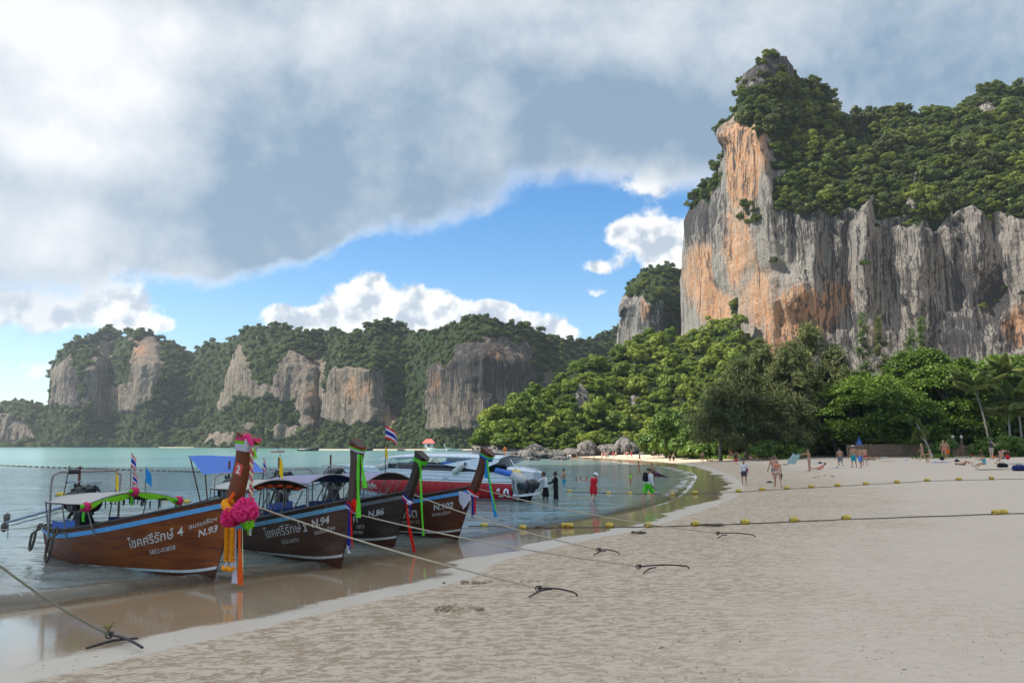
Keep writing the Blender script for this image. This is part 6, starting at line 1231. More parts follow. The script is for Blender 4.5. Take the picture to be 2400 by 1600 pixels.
def torso_secs(J, H, female, inf=0.0, t0=0.0, t1=1.0, sh=True):
    S = sideax(J); prof = [(-.035, .088, .060), (.02, .098 if female else .092, .074), (.085, .075 if female else .086, .062), (.15, .084 if female else .098, .068), (.21, .092 if female else .110, .076 if female else .072), (.262, .088 if female else .104, .058), (.288, .055, .042)]
    out = []
    for z, a, b in prof:
        f = (z + .035) / .323
        if f < t0 - 1e-6 or f > t1 + 1e-6: continue
        k = z * H
        if z < .085: c = J['pelvis'].lerp(J['waist'], z / .085) if z > 0 else J['pelvis'] + (J['pelvis'] - J['waist']).normalized() * (-z * H)
        elif z < .205: c = J['waist'].lerp(J['chest'], (z - .085) / .12)
        else: c = J['chest'].lerp(J['neck'], (z - .205) / .09)
        out.append((c, S * (a * H + inf), J['fw'] * (b * H + inf)))
    return out
_bodies = {}
def body_mesh(key, J, H, female, detail, stout=1.0):
    if key in _bodies: return _bodies[key]
    mb = MB(); S = sideax(J)
    ts = torso_secs(J, H, female); ts = [(c, a * (1 + (stout - 1) * .8), b * stout) for c, a, b in ts]; oval_loft(mb, ts, 16)
    mb.tube([J['chest'].lerp(J['neck'], .6), J['neck'], J['skull'] - J['hu'] * .03 * H], [.045 * H, .033 * H, .034 * H], 10)
    hu, hf = J['hu'], J['hf']; oval_loft(mb, [(J['skull'] + hu * z * H + hf * y * H, S * a * H, hf * b * H) for z, y, a, b in ((-.064, .016, .018, .020), (-.052, .012, .033, .040), (-.03, .006, .040, .050), (0, 0, .044, .056), (.03, -.002, .043, .055), (.050, -.004, .034, .044), (.062, -.005, .014, .018))], 14)
    mb.tube([J['skull'] + hf * .05 * H + hu * .008 * H, J['skull'] + hf * .066 * H - hu * .016 * H], [.006 * H, .010 * H], 6)
    for sd in (-1, 1): mb.ell(J['skull'] + S * sd * .045 * H - hf * .004 * H, (.010 * H, .012 * H, .018 * H), 6, 5)
    k_ = stout ** .5
    for k in (0, 1):
        h_, kn, an = J['hip%d' % k], J['knee%d' % k], J['ankle%d' % k]
        pts = [h_ + (h_ - kn).normalized() * .02 * H, h_, h_.lerp(kn, .3), h_.lerp(kn, .75), kn, kn.lerp(an, .28), kn.lerp(an, .7), an]; mb.tube(pts, [.050 * H * k_, .056 * H * k_, .052 * H * k_, .036 * H * k_, .030 * H, .033 * H * k_, .022 * H, .019 * H], 12)
        mb.tube([J['heel%d' % k], an.lerp(J['toe%d' % k], .35), J['toe%d' % k]], [.019 * H, .021 * H, .013 * H], 8, flat=1.25)
        s_, e, w = J['sh%d' % k], J['elbow%d' % k], J['wrist%d' % k]; mb.tube([J['chest'].lerp(J['neck'], .55).lerp(s_, .55), s_, s_.lerp(e, .3), s_.lerp(e, .8), e, e.lerp(w, .3), w], [.035 * H, .032 * H * (.85 if female else 1), .028 * H * (.85 if female else 1), .024 * H * (.85 if female else 1), .021 * H, .022 * H, .015 * H], 10)
        d = J['hd%d' % k]; sx = d.cross(J['fw'] if abs(d.dot(J['fw'])) < .9 else J['up']).normalized(); pn = d.cross(sx).normalized()
        oval_loft(mb, [(w, sx * .014 * H, pn * .011 * H), (w + d * .022 * H, sx * .022 * H, pn * .010 * H), (w + d * .05 * H, sx * .024 * H, pn * .009 * H)], 8)
        if detail:
            for q, ln in enumerate((.040, .047, .044, .034)):
                o_ = sx * (q - 1.5) * .0125 * H; b0 = w + d * .046 * H + o_; mb.tube([b0, b0 + d * ln * .55 * H + o_ * .12, b0 + d * ln * .9 * H - pn * ln * .30 * H + o_ * .15], [.0062 * H, .0058 * H, .0045 * H], 6)
            mb.tube([w + d * .014 * H - sx * .016 * H, w + d * .036 * H - sx * .036 * H, w + d * .056 * H - sx * .040 * H], [.008 * H, .007 * H, .0055 * H], 6)
    me = bpy.data.meshes.new('person_body'); me.from_pydata(mb.v, [], mb.f); me.update(); o = bpy.data.objects.new('tmp', me); COL.objects.link(o); rm = o.modifiers.new('r', 'REMESH'); rm.mode = 'VOXEL'; rm.voxel_size = .0105 if detail == 2 else (.016 if detail else .026); rm.use_smooth_shade = True; sm = o.modifiers.new('s', 'SMOOTH'); sm.iterations = 2; sm.factor = .4
    dg = bpy.context.evaluated_depsgraph_get(); dg.update(); out = bpy.data.meshes.new_from_object(o.evaluated_get(dg)); out.name = 'person_body'; bpy.data.objects.remove(o); bpy.data.meshes.remove(me); out.materials.clear(); out.materials.append(SKIN['tan']); out.polygons.foreach_set('use_smooth', [True] * len(out.polygons)); _bodies[key] = out; return out
def person(lb, p, rz, H=1.72, female=False, skin='tan', hair='brown', long_hair=False, wear=(), pose=None, detail=0, dz=0.0, hat=None, stout=1.0, grp=None):
    pose = pose or {}; J = fk(H, female, **pose); t = thing('person', lb, 'person', (p[0], p[1], p[2] + dz), rz, grp); key = (round(H, 1), female, repr(pose), detail, stout)
    Jb = fk(round(H, 1), female, **pose); me = body_mesh(key, Jb, round(H, 1), female, detail, stout); b = link('body', me, t, None, None, H / round(H, 1)); b.material_slots[0].link = 'OBJECT'; b.material_slots[0].material = SKIN[skin]
    S = sideax(J); hu, hf, fw, up = J['hu'], J['hf'], J['fw'], J['up']
    if hair:
        q = MB(); oval_loft(q, [(J['skull'] + hu * z * H - hf * y * H, S * a * H, hf * b_ * H) for z, y, a, b_ in ((-.040, .034, .034, .020), (-.012, .022, .048, .044), (.022, .010, .050, .058), (.044, .007, .043, .052), (.064, .006, .025, .032), (.072, .006, .006, .008))], 14)
        if long_hair:
            a = J['skull'] - hf * .035 * H; q.tube([a, a - hu * .06 * H - hf * .012 * H, a - hu * .14 * H - hf * .008 * H], [.045 * H, .046 * H, .022 * H], 10)
        q.build('hair', HAIR[hair], t)
    if hat:
        kind, m_ = hat; q = MB(); c = J['skull'] + hu * .030 * H; br = {'brim': .098, 'cap': .052, 'floppy': .092}[kind] * H; dip = {'brim': -.012, 'cap': 0, 'floppy': -.035}[kind] * H
        oval_loft(q, [(c + hu * (dip + .0), S * br, hf * br * (1.0 if kind != 'cap' else 1.1)), (c + hu * .006 * H, S * .056 * H, hf * .066 * H), (c + hu * .030 * H, S * .052 * H, hf * .060 * H), (c + hu * .050 * H, S * .030 * H, hf * .036 * H)], 16)
        if kind == 'cap': oval_loft(q, [(c + hf * .06 * H, S * .045 * H, hf * .012 * H), (c + hf * .085 * H - hu * .004 * H, S * .040 * H, hf * .035 * H)], 12)
        q.build('hat', CL[m_], t)
    for kind, m_ in wear:
        q = MB(); inf = .012; n0 = len(q.v)
        def leg(f1, wide=0.0, rr=.062):
            for k in (0, 1):
                h_, kn, an = J['hip%d' % k], J['knee%d' % k], J['ankle%d' % k]
                def at(s): return h_.lerp(kn, s) if s <= 1 else kn.lerp(an, s - 1)
                ss = np.linspace(-.05, f1, 6); q.tube([at(s) if s >= 0 else h_ + (h_ - kn) * .12 for s in ss], [(rr - .018 * max(0, s) + wide * max(0, s)) * H if s < 1 else (.046 - .014 * (s - 1)) * H for s in ss], 12, cap=True)
        def hips(t1=.30, inf_=.012): s = torso_secs(J, H, female, inf_, 0, t1); s = [(s[0][0], s[0][1] * .9, s[0][2] * .9)] + s[1:]; oval_loft(q, [(c, a * (1 + (stout - 1) * .8), b_ * stout) for c, a, b_ in s])
        def sleeve(f1, r0=.042, r1=.034):
            for k in (0, 1):
                s_, e, w = J['sh%d' % k], J['elbow%d' % k], J['wrist%d' % k]
                def at(s): return s_.lerp(e, s) if s <= 1 else e.lerp(w, s - 1)
                ss = np.linspace(0, f1, 5); q.tube([J['chest'].lerp(J['neck'], .6).lerp(s_, .5)] + [at(s) for s in ss], [r0 * H] + [(r0 + (r1 - r0) * s / max(f1, .01)) * H * (.9 if s > 1 else 1) for s in ss], 10)
        def trunk_(t0, t1): s = torso_secs(J, H, female, .014, t0, t1); oval_loft(q, [(c, a * (1 + (stout - 1) * .8), b_ * stout) for c, a, b_ in s])
        if kind == 'shorts': hips(.3); leg(.72, .012)
        elif kind == 'boardshorts': hips(.3); leg(.92, .020)
        elif kind == 'trunks': hips(.28); leg(.28)
        elif kind == 'trousers': hips(.3); leg(1.75)
        elif kind == 'capris': hips(.3); leg(1.35)
        elif kind == 'bikini_bottom': hips(.20, .006); leg(.06, 0, .060)
        elif kind == 'bikini_top': oval_loft(q, torso_secs(J, H, female, .008, .66, .78) or torso_secs(J, H, female, .008, .5, .8)); [q.ell(J['chest'] + fw * .068 * H + S * sd * .038 * H, (.034 * H,) * 3, 8, 6) for sd in (-1, 1)]
        elif kind == 'band': c, a, b_ = torso_secs(J, H, female, .009)[4]; oval_loft(q, [(c - up * .022 * H, a, b_), (c, a * 1.01, b_ * 1.02), (c + up * .022 * H, a, b_)])
        elif kind == 'swimsuit': trunk_(0, .82); leg(.05, 0, .060)
        elif kind == 'tshirt': trunk_(.1, 1.0); sleeve(.55)
        elif kind == 'longsleeve': trunk_(.1, 1.0); sleeve(1.92, .038, .026)
        elif kind == 'singlet': trunk_(.1, .97)
        elif kind == 'dress':
            s = torso_secs(J, H, female, .016, .3, 1.0); hem = (J['knee0'] + J['knee1']) / 2; hp = (J['hip0'] + J['hip1']) / 2; lo = hp.lerp(hem, .62)
            oval_loft(q, [(lo, S * .135 * H, fw * .115 * H), (hp.lerp(hem, .2), S * .122 * H, fw * .100 * H), (J['pelvis'].lerp(J['waist'], .3), S * .108 * H * (1 + (stout - 1) * .8), fw * .085 * H * stout)] + [(c, a * (1 + (stout - 1) * .8), b_ * stout) for c, a, b_ in s], 18); sleeve(.75)
        elif kind == 'skirt':
            hem = (J['knee0'] + J['knee1']) / 2; hp = (J['hip0'] + J['hip1']) / 2; oval_loft(q, [(hp.lerp(hem, .75), S * .130 * H, fw * .115 * H), (hp.lerp(hem, .2), S * .112 * H, fw * .095 * H), (J['pelvis'].lerp(J['waist'], .5), S * .088 * H, fw * .072 * H)], 16)
        nm = {'boardshorts': 'shorts', 'singlet': 'shirt', 'longsleeve': 'shirt', 'tshirt': 'shirt', 'band': 'bikini_top'}.get(kind, kind); q.build(nm, CL[m_], t)
    return t, J
STAND = {}; WALK = dict(torso=5, legs=((24, 3, 8), (-20, 3, 22)), arms=((-20, 8, 14), (22, 8, 22))); WALK2 = dict(torso=4, legs=((-16, 3, 18), (18, 3, 6)), arms=((16, 8, 14), (-16, 8, 14)))
SIT = dict(torso=-12, head=10, legs=((72, 8, 70), (60, 8, 40)), arms=((-30, 18, 12), (-34, 18, 10))); SITUP = dict(torso=14, head=10, legs=((80, 10, 88), (72, 10, 70)), arms=((50, 12, 40), (55, 12, 30))); SITREAD = dict(torso=8, head=20, legs=((78, 12, 30), (80, 12, 12)), arms=((35, 12, 70), (35, 12, 72)))
LIE = dict(torso=0, legs=((2, 6, 2), (2, 6, 2)), arms=((5, 20, 8), (5, 20, 8)), root=(90, 0, 0)); LIEKNEE = dict(torso=0, legs=((48, 6, 92), (30, 6, 60)), arms=((8, 25, 20), (8, 25, 20)), root=(90, 0, 0)); PRONE = dict(torso=-18, head=-20, legs=((0, 6, 4), (0, 6, 8)), arms=((70, 25, 60), (70, 25, 60)), root=(-84, 0, 0))
BEND = dict(torso=88, head=-10, legs=((6, 6, 4), (-4, 6, 4)), arms=((80, 10, 10), (85, 12, 8))); CROUCH = dict(torso=42, head=-10, legs=((98, 12, 132), (92, 12, 128)), arms=((60, 10, 30), (60, 10, 30))); REACH = dict(torso=8, legs=((10, 4, 10), (-8, 4, 6)), arms=((62, 6, 8), (50, 10, 14))); TPOSE = dict(legs=((8, 4, 6), (-8, 4, 6)), arms=((5, 88, 4), (5, 88, 4)))
def at_px(u, vf, vh, depth=0.0):
    p = G(u, vf) if depth == 0 else on_z(u, vf, 0.0); Y = p[1]; return p, (vf - vh) / FPX * Y * 1.0 + depth
def stand(lb, u, vf, vh, rz, depth=0.0, dz=0.0, hmul=1.0, **k):
    p, H = at_px(u, vf, vh, depth); p = np.array(p); p[2] = -depth if depth else p[2]; hat_ = .02 if k.get('hat') else 0; return person(lb, p, R(rz), H * .985 * hmul, dz=dz, **k) + (p,)
def low(lb, u, v, rz, H=1.68, **k): p = G(u, v); return person(lb, p, R(rz), H, **k) + (p,)
AWAY, TOWARD, LEFT, RIGHT = 0, 180, 90, -90
# in the shallows
pA = stand('person in a white rash vest and black shorts reaching for the outboards', 1279, 1170, 1106, 80, .45, skin='dark', hair='black', wear=(('longsleeve', 'white'), ('boardshorts', 'black')), pose=REACH, detail=2)
pB = stand('person in a black wetsuit standing in the water by the outboards', 1303, 1169, 1106, 85, .40, skin='dark', hair='black', wear=(('longsleeve', 'black'), ('capris', 'black')), pose=dict(torso=2, arms=((38, 6, 40), (5, 8, 20))), detail=2)
stand('shirtless person in teal shorts standing deep in the water', 1322, 1133, 1098, 100, .72, skin='tan', hair='black', wear=(('shorts', 'teal'),), pose=dict(arms=((40, 8, 80), (10, 8, 20))), detail=1)
for lb, u, v, hr in (('dark haired swimmer, nearest of the three heads in the water', 1351, 1128, 'black'), ('swimmer in the middle of the three heads in the water', 1361, 1124, 'brown'), ('swimmer with bare shoulders out of the water', 1376, 1126, 'brown')):
    p = on_z(u, v, 0); person(lb, (p[0], p[1], -1.42 if 'shoulders' not in lb else -1.36), R(160), 1.7, skin='tan', hair=hr, pose=dict(arms=((10, 14, 20), (10, 14, 20))), detail=1)
pD = stand('person in a red dress and white floppy hat wading', 1391, 1174, 1108, -62, .30, female=True, skin='pale', hair='brown', hat=('floppy', 'white'), wear=(('dress', 'red'),), pose=dict(torso=6, head=24, legs=((16, 4, 12), (-14, 4, 12)), arms=((4, 12, 42), (2, 10, 16))), detail=2, stout=1.18)
pM = stand('person in a white shirt, olive hat and green and black shorts wading out', 1519, 1176, 1094, -50, .08, skin='red', hair='brown', hat=('brim', 'olive'), wear=(('longsleeve', 'white'), ('boardshorts', 'green')), pose=dict(torso=6, head=26, legs=((-14, 5, 8), (30, 5, 44)), arms=((14, 8, 20), (-10, 8, 26))), detail=2, stout=1.1)
stand('small child in a lime top and orange shorts in the water', 1478, 1134, 1108, 90, .18, skin='tan', hair='black', wear=(('tshirt', 'lime'), ('shorts', 'orange')), detail=1)
stand('person in a coral bikini wading by the far curve of the shore', 1498, 1110, 1080, 100, .25, female=True, skin='tan', hair='brown', wear=(('bikini_bottom', 'coral'), ('band', 'coral')), pose=WALK, detail=1)
pC = stand('bare backed person trailing a dark cloth in the water', 1530, 1119, 1085, 30, .30, female=True, skin='tan', hair='brown', wear=(('skirt', 'brown'),), pose=dict(torso=4, arms=((10, 20, 20), (10, 25, 10))), detail=1)
stand('dark figure standing in the shallow water far down the beach', 1392.5, 1080, 1067, 90, .2, skin='dark', hair='black', wear=(('boardshorts', 'black'),), pose=WALK)
# walkers along the curve
for lb, u, vf, vh, rz, w, po, fm in (('person in dark clothes striding right on the far wet sand', 1499, 1081, 1060, -90, (('tshirt', 'charcoal'), ('shorts', 'black')), WALK, 0), ('person in dark shorts, left of two walking away on the pale sand', 1532, 1073, 1055, 10, (('tshirt', 'grey'), ('shorts', 'charcoal')), WALK2, 0), ('person in dark shorts, right of two walking away on the pale sand', 1544, 1072, 1058, -10, (('shorts', 'navy'),), WALK, 0),
                            ('person in black, left of a pair walking on the sand', 1570, 1083, 1063, 170, (('tshirt', 'black'), ('capris', 'charcoal')), WALK, 0), ('person in dark green, right of a pair walking on the sand', 1579, 1083, 1061, 180, (('tshirt', 'olive'), ('capris', 'black')), WALK2, 0), ('barechested person in dark trunks standing on the sand', 1647, 1084, 1058, 180, (('trunks', 'black'),), STAND, 0), ('child in a black top and red trousers with arms spread wide', 1725, 1088, 1062, 0, (('tshirt', 'black'), ('capris', 'red')), TPOSE, 0)):
    stand(lb, u, vf, vh, rz, skin='tan', hair='brown', wear=w, pose=po, detail=1, female=bool(fm))
pW = stand('person in a white top and dark patterned skirt standing on the wet sand', 1744.6, 1135, 1080, 165, female=True, skin='tan', hair='brown', long_hair=True, wear=(('longsleeve', 'white'), ('skirt', 'charcoal')), pose=dict(legs=((4, 3, 4), (-4, 3, 4)), arms=((6, 10, 10), (6, 10, 20))), detail=2)
stand('barechested person in grey trunks walking ahead of the blond bather', 1816, 1136, 1069, 8, skin='red', hair='brown', wear=(('trunks', 'grey'),), pose=WALK2, detail=2)
pBi = stand('blond person in a white bikini bottom and orange top walking away', 1823.5, 1142, 1077, -4, female=True, skin='red', hair='blond', wear=(('bikini_bottom', 'white'), ('band', 'orange')), pose=dict(torso=3, legs=((12, 3, 4), (-14, 3, 16)), arms=((-8, 10, 16), (6, 12, 24))), detail=2)
pT = stand('person holding out a pale blue beach mat', 1897.5, 1104, 1052, 60, female=True, skin='tan', hair='brown', wear=(('bikini_bottom', 'pink'),), pose=dict(legs=((2, 1, 2), (-2, 1, 2)), arms=((78, 4, 4), (60, 10, 20))), detail=2)
low('sunbather in a coral top and cap lying on one side', 1920, 1101, 82, female=True, skin='red', hair='brown', hat=('cap', 'black'), wear=(('singlet', 'coral'),), pose=dict(torso=34, head=12, legs=((2, 4, 4), (4, 4, 12)), arms=((-30, 14, 10), (-24, 14, 10)), root=(90, 0, 0)), detail=1)
stand('barechested person in grey plaid shorts walking away', 1970, 1095, 1050, -4, skin='tan', hair='black', wear=(('boardshorts', 'grey'),), pose=dict(torso=3, legs=((8, 3, 6), (-12, 3, 16)), arms=((-6, 14, 14), (6, 18, 20))), detail=2)
stand('barechested person in teal shorts and a white cap', 2002, 1095, 1045, 5, skin='tan', hair='brown', hat=('cap', 'white'), wear=(('boardshorts', 'teal'),), pose=dict(torso=2, legs=((6, 4, 4), (-6, 4, 6)), arms=((-10, 16, 26), (4, 14, 16))), detail=2)
stand('barechested person in blue shorts, right of the white cap', 2018, 1097, 1047, 0, skin='tan', hair='brown', wear=(('boardshorts', 'blue'),), pose=WALK2, detail=2, stout=1.08)
stand('person in red trunks half hidden behind the blue shorts', 2028, 1091, 1048, 0, skin='red', hair='brown', wear=(('trunks', 'red'),), pose=STAND, detail=1)
stand('person in a red shirt walking under the trees', 1963, 1058, 1041, 90, skin='tan', hair='brown', wear=(('tshirt', 'red'), ('shorts', 'beige')), detail=1); stand('person in a blue shirt walking under the trees', 1974, 1056, 1039, 60, skin='pale', hair='black', wear=(('tshirt', 'turquoise'), ('shorts', 'navy')), detail=1)
stand('bather standing by the shade of the casuarinas', 1829, 1059, 1045, 120, skin='tan', hair='brown', wear=(('trunks', 'charcoal'),), detail=1); stand('dark clothed person standing by the bamboo fence', 2039, 1055, 1033, 80, skin='pale', hair='black', wear=(('tshirt', 'navy'), ('trousers', 'charcoal')), detail=1)
low('sunbather lying with knees up beside white and violet towels', 2036, 1078, -84, skin='tan', hair='brown', wear=(('trunks', 'olive'),), pose=LIEKNEE, detail=1)
low('seated person in a dark shirt lifting a bottle to drink', 2092, 1068, -78, skin='red', hair='black', wear=(('tshirt', 'black'), ('shorts', 'brown')), pose=dict(torso=-6, legs=((78, 8, 40), (70, 8, 30)), arms=((70, 10, 80), (-20, 14, 10))), detail=1)
stand('bather in a brown bikini striding left', 2163, 1080, 1039, 75, female=True, skin='red', hair='blond', wear=(('bikini_bottom', 'brown'), ('band', 'brown')), pose=dict(torso=4, legs=((22, 4, 6), (-20, 4, 10)), arms=((-12, 12, 20), (20, 12, 20))), detail=2)
low('seated person in a beige swimsuit hugging her knees', 2184, 1085, 80, female=True, skin='red', hair='blond', wear=(('swimsuit', 'beige'),), pose=SITUP, detail=2)
stand('blond bather standing with her back turned, a towel in hand', 2213, 1076, 1032, 10, female=True, skin='tan', hair='blond', wear=(('bikini_bottom', 'coral'),), pose=dict(legs=((6, 3, 4), (-8, 3, 8)), arms=((10, 14, 20), (20, 20, 10))), detail=2)
stand('person in orange shorts close behind the blond bather', 2220, 1075, 1034, 150, skin='tan', hair='brown', wear=(('boardshorts', 'orange'),), detail=2)
low('sunbather in orange lying far back beside the fence', 2178, 1053, -85, female=True, skin='tan', hair='brown', wear=(('singlet', 'orange'), ('bikini_bottom', 'navy')), pose=SIT, detail=1); low('second sunbather lying far back beside the bush', 2190, 1054, 80, skin='tan', hair='brown', wear=(('trunks', 'black'),), pose=LIEKNEE)
low('sunbather stretched out with bent knees behind the reader', 2258, 1090, -88, skin='red', hair='brown', wear=(('trunks', 'brown'),), pose=dict(torso=0, legs=((46, 6, 84), (34, 6, 60)), arms=((8, 25, 20), (8, 25, 20)), root=(90, 0, 0)), detail=2)
low('reader in a teal swimsuit and brown hat seated with legs stretched', 2308, 1099, 80, female=True, skin='red', hair='brown', hat=('brim', 'brown'), wear=(('swimsuit', 'turquoise'),), pose=SITREAD, detail=2, stout=1.12)
low('seated person in navy shorts with a black cap worn backwards', 2352, 1087, 84, skin='red', hair='black', hat=('cap', 'black'), wear=(('trunks', 'navy'),), pose=dict(torso=10, head=8, legs=((80, 10, 76), (74, 10, 50)), arms=((30, 12, 40), (34, 12, 30))), detail=2)
low('person in red trunks crouching over the sand', 2280, 1071, -60, skin='tan', hair='black', wear=(('trunks', 'red'),), pose=CROUCH, detail=2)
stand('toddler in a black shirt and yellow cap', 2300, 1072, 1054, 180, skin='pale', hair='blond', hat=('cap', 'yellow'), wear=(('tshirt', 'black'), ('shorts', 'black')), detail=1); low('long haired child squatting beside the toddler', 2314, 1071, 60, H=1.15, female=True, skin='tan', hair='black', long_hair=True, wear=(('bikini_bottom', 'coral'),), pose=CROUCH, detail=1)
stand('person in a grey top holding a camera', 2325, 1076, 1029, -70, female=True, skin='pale', hair='black', long_hair=True, wear=(('singlet', 'charcoal'), ('shorts', 'beige')), pose=dict(torso=0, head=16, legs=((4, 3, 2), (-6, 3, 4)), arms=((38, 8, 84), (30, 8, 78))), detail=2)
low('person in a pale pink shirt bending down over a red bag', 2345, 1076, -82, H=1.66, female=True, skin='pale', hair='brown', wear=(('tshirt', 'pink'), ('bikini_bottom', 'pink')), pose=BEND, detail=2)
# lying and seated people farther up the sand, left to right
for lb, u, v, rz, po, w, fm in (('sunbather lying at the far edge of the dry sand', 1658, 1066, 90, LIE, 'charcoal', 0), ('sunbather lying alone below the far sunbathers', 1668, 1081, -95, LIE, 'brown', 1), ('sunbather lying behind the one with raised head', 1680, 1064, 80, LIE, 'black', 0), ('sunbather sitting up in the middle of the far sand', 1763, 1065, 100, SIT, 'navy', 1), ('sunbather flat on a striped towel left of the walkers', 1752, 1073, 88, LIE, 'charcoal', 0),
                               ('sunbather propped on both elbows', 1765, 1080, 95, PRONE, 'navy', 0), ('sunbather lying on a pale blue towel', 1806, 1069, -90, LIE, 'turquoise', 1), ('sunbather on a dark mat behind the walking couple', 1800, 1078, 85, LIE, 'black', 0), ('seated sunbather on a dark mat in front of the shade', 1819, 1061, 110, SIT, 'brown', 0), ('sunbather sitting in a yellow hat near the trees', 1930, 1062, 60, SITUP, 'black', 0), ('sunbather lying with feet towards the red shirt', 1950, 1066, -86, LIE, 'navy', 1), ('sunbather lying flat behind the beach mat holder', 1905, 1064, 88, LIE, 'brown', 0), ('sunbather with bent knees at the right of the three men', 2050, 1078, -92, LIEKNEE, 'beige', 1)):
    low(lb, u, v, rz, skin=('tan', 'red')[u % 2], hair=('brown', 'black', 'blond')[u % 3], female=bool(fm), wear=(('trunks' if not fm else 'bikini_bottom', w),) + ((('band', w),) if fm else ()), pose=po)
rngp = random.Random(8)
for i in range(15):
    u = 1712 + i * 6.4 + rngp.uniform(-2, 2); p = at_beach(u, 118 + rngp.uniform(-3, 5)); person('bather resting in the shade at the foot of the casuarinas', p, rngp.uniform(0, 6.2), 1.65, skin=rngp.choice(('tan', 'red')), hair='brown', wear=(('trunks', rngp.choice(('navy', 'charcoal', 'red', 'teal'))),), pose=rngp.choice((SIT, SITUP, LIE)), grp='bathers resting in the shade')
far_pp = [(1331, 1070, 1060), (1336, 1069, 1060), (1352, 1068, 1057), (1360, 1071, 1059), (1411, 1070, 1060), (1419, 1070, 1058), (1424, 1069, 1060), (1437, 1070, 1056), (1443, 1069, 1057), (1464, 1060, 1052), (1470, 1071, 1061), (1480, 1071, 1059), (1563, 1061, 1052), (1571, 1060, 1050), (1579, 1060, 1050), (1600, 1060, 1048), (1584, 1068, 1060), (1595, 1069, 1059)]
for i, (u, vf, vh) in enumerate(far_pp):
    p = at_beach(u, 150 + (vf < 1066) * 16); Hh = max(1.35, min(1.8, (vf - vh) / FPX * p[1])); c = rngp.choice(('red', 'black', 'navy', 'teal', 'coral', 'white', 'pink')); person('tiny bather on the sunlit sand below the headland', p, rngp.uniform(0, 6.2), Hh * 1.0, skin=rngp.choice(('tan', 'red', 'pale')), hair='brown', wear=((rngp.choice(('trunks', 'boardshorts')), c),) + (((('tshirt', rngp.choice(('white', 'black', 'pink', 'red'))),)) if i % 2 else ()), pose=(WALK, STAND, WALK2)[i % 3], grp='bathers on the sunlit sand below the headland')
# ------------------------------------------------------------------ things people carry or lie on
def loc_thing(name, lb, cat, p, rz=0, grp=None): return thing(name, lb, cat, p, rz, grp)
t, J, p = pD; d = loc_thing('handbag', 'black handbag on the arm of the red dress', 'bag', p, R(-62)); w = J['elbow0'].lerp(J['wrist0'], .75); q = MB(); q.grid([[(w.x - .03 + .05 * a, w.y + .17 * c * (1 - .2 * b_), w.z - .20 - .24 * b_ ) for b_ in (0, .3, .7, 1)] for a, c in ((-1, -1), (-1, 0), (-1, 1), (1, 1), (1, 0), (1, -1), (-1, -1))]); q.box((w.x - .03, w.y, w.z - .44), (.09, .27, .02)); q.build('bag_body', CL['black'], d); q = MB(); q.tube([(w.x, w.y - .13, w.z - .20), (w.x, w.y - .05, w.z + .02), (w.x, w.y + .05, w.z + .02), (w.x, w.y + .13, w.z - .20)], .012, 6); q.build('strap', CL['black'], d)
t, J, p = pM; d = loc_thing('backpack', 'black backpack on the back of the wader in green shorts', 'backpack', p, R(-50)); c = J['chest'] - J['fw'] * .21; q = MB(); oval_loft(q, [(c - J['up'] * .26, Vector((.13, 0, 0)), J['fw'] * .07), (c - J['up'] * .2, Vector((.16, 0, 0)), J['fw'] * .11), (c, Vector((.16, 0, 0)), J['fw'] * .12), (c + J['up'] * .15, Vector((.14, 0, 0)), J['fw'] * .10), (c + J['up'] * .2, Vector((.08, 0, 0)), J['fw'] * .05)], 12); q.build('bag_body', CL['black'], d)
q = MB()
for sd in (-1, 1): q.tube([c + J['up'] * .14 + Vector((sd * .10, 0, 0)), J['neck'] - J['up'] * .02 + Vector((sd * .11, 0, .02)), J['chest'] + J['fw'] * .155 + Vector((sd * .11, 0, 0)), J['waist'] + J['fw'] * .11 + Vector((sd * .15, 0, .02)), c - J['up'] * .18 + Vector((sd * .14, 0, 0))], .02, 6)
q.build('strap', CL['black'], d)
t, J, p = pC; d = loc_thing('cloth', 'dark purple cloth trailing from the wader into the water', 'cloth', p, 0); q = MB(); rows = []
for k in range(9): s = k / 8; rows.append([(.12 + s * 1.35, -.12 * s + .10 * math.sin(j * 1.7 + k), .32 + (.62 - .55 * (j / 6)) * (1 - s) ** 1.3 + .03 * s) for j in range(7)])
q.grid(rows); q.build('cloth_sheet', CL['purple'], d)
t, J, p = pW; d = loc_thing('shoulder_bag', 'magenta bag hanging from the shoulder of the white top', 'bag', p, R(165)); h = J['hip0'] + Vector((-.13, 0, .1)); q = MB(); q.ell(h, (.08, .15, .17), 10, 8); q.build('bag_body', CL['magenta'], d); q = MB(); q.tube([h + Vector((0, .12, .1)), J['sh0'] + Vector((.02, .05, .03)), J['sh0'] + Vector((.02, -.05, .03)), h + Vector((0, -.12, .1))], .012, 5); q.build('strap', CL['magenta'], d)
t, J, p = pBi; d = loc_thing('bag', 'dark bag and sandals carried by the blond bather', 'bag', p, R(-4)); h = J['hand1']; q = MB(); q.ell(h + Vector((.02, 0, -.12)), (.06, .10, .14), 9, 7); q.ell(h + Vector((.0, .02, -.28)), (.04, .07, .10), 8, 6); q.build('bag_body', CL['charcoal'], d)
t, J, p = pT; d = loc_thing('beach_mat', 'pale blue beach mat held out to the left', 'beach mat', p); h = Matrix.Rotation(R(60), 3, 'Z') @ J['hand0']; rows = []
for k in range(11):
    s = k / 10; rows.append([(h.x + .10 - .13 * j - .62 * s + .02 * math.sin(k), h.y - .04 * j + .05 * math.sin(j * 1.4 + k * .8), h.z + .10 + .05 * math.sin(j * 1.1) - .035 * (6 - j) - .86 * s + .02 * math.sin(k * 1.3 + j)) for j in range(7)])
q = MB(); q.grid(rows); q.build('mat_sheet', cloth('pale_mat', (.36, .50, .50), .3), d)
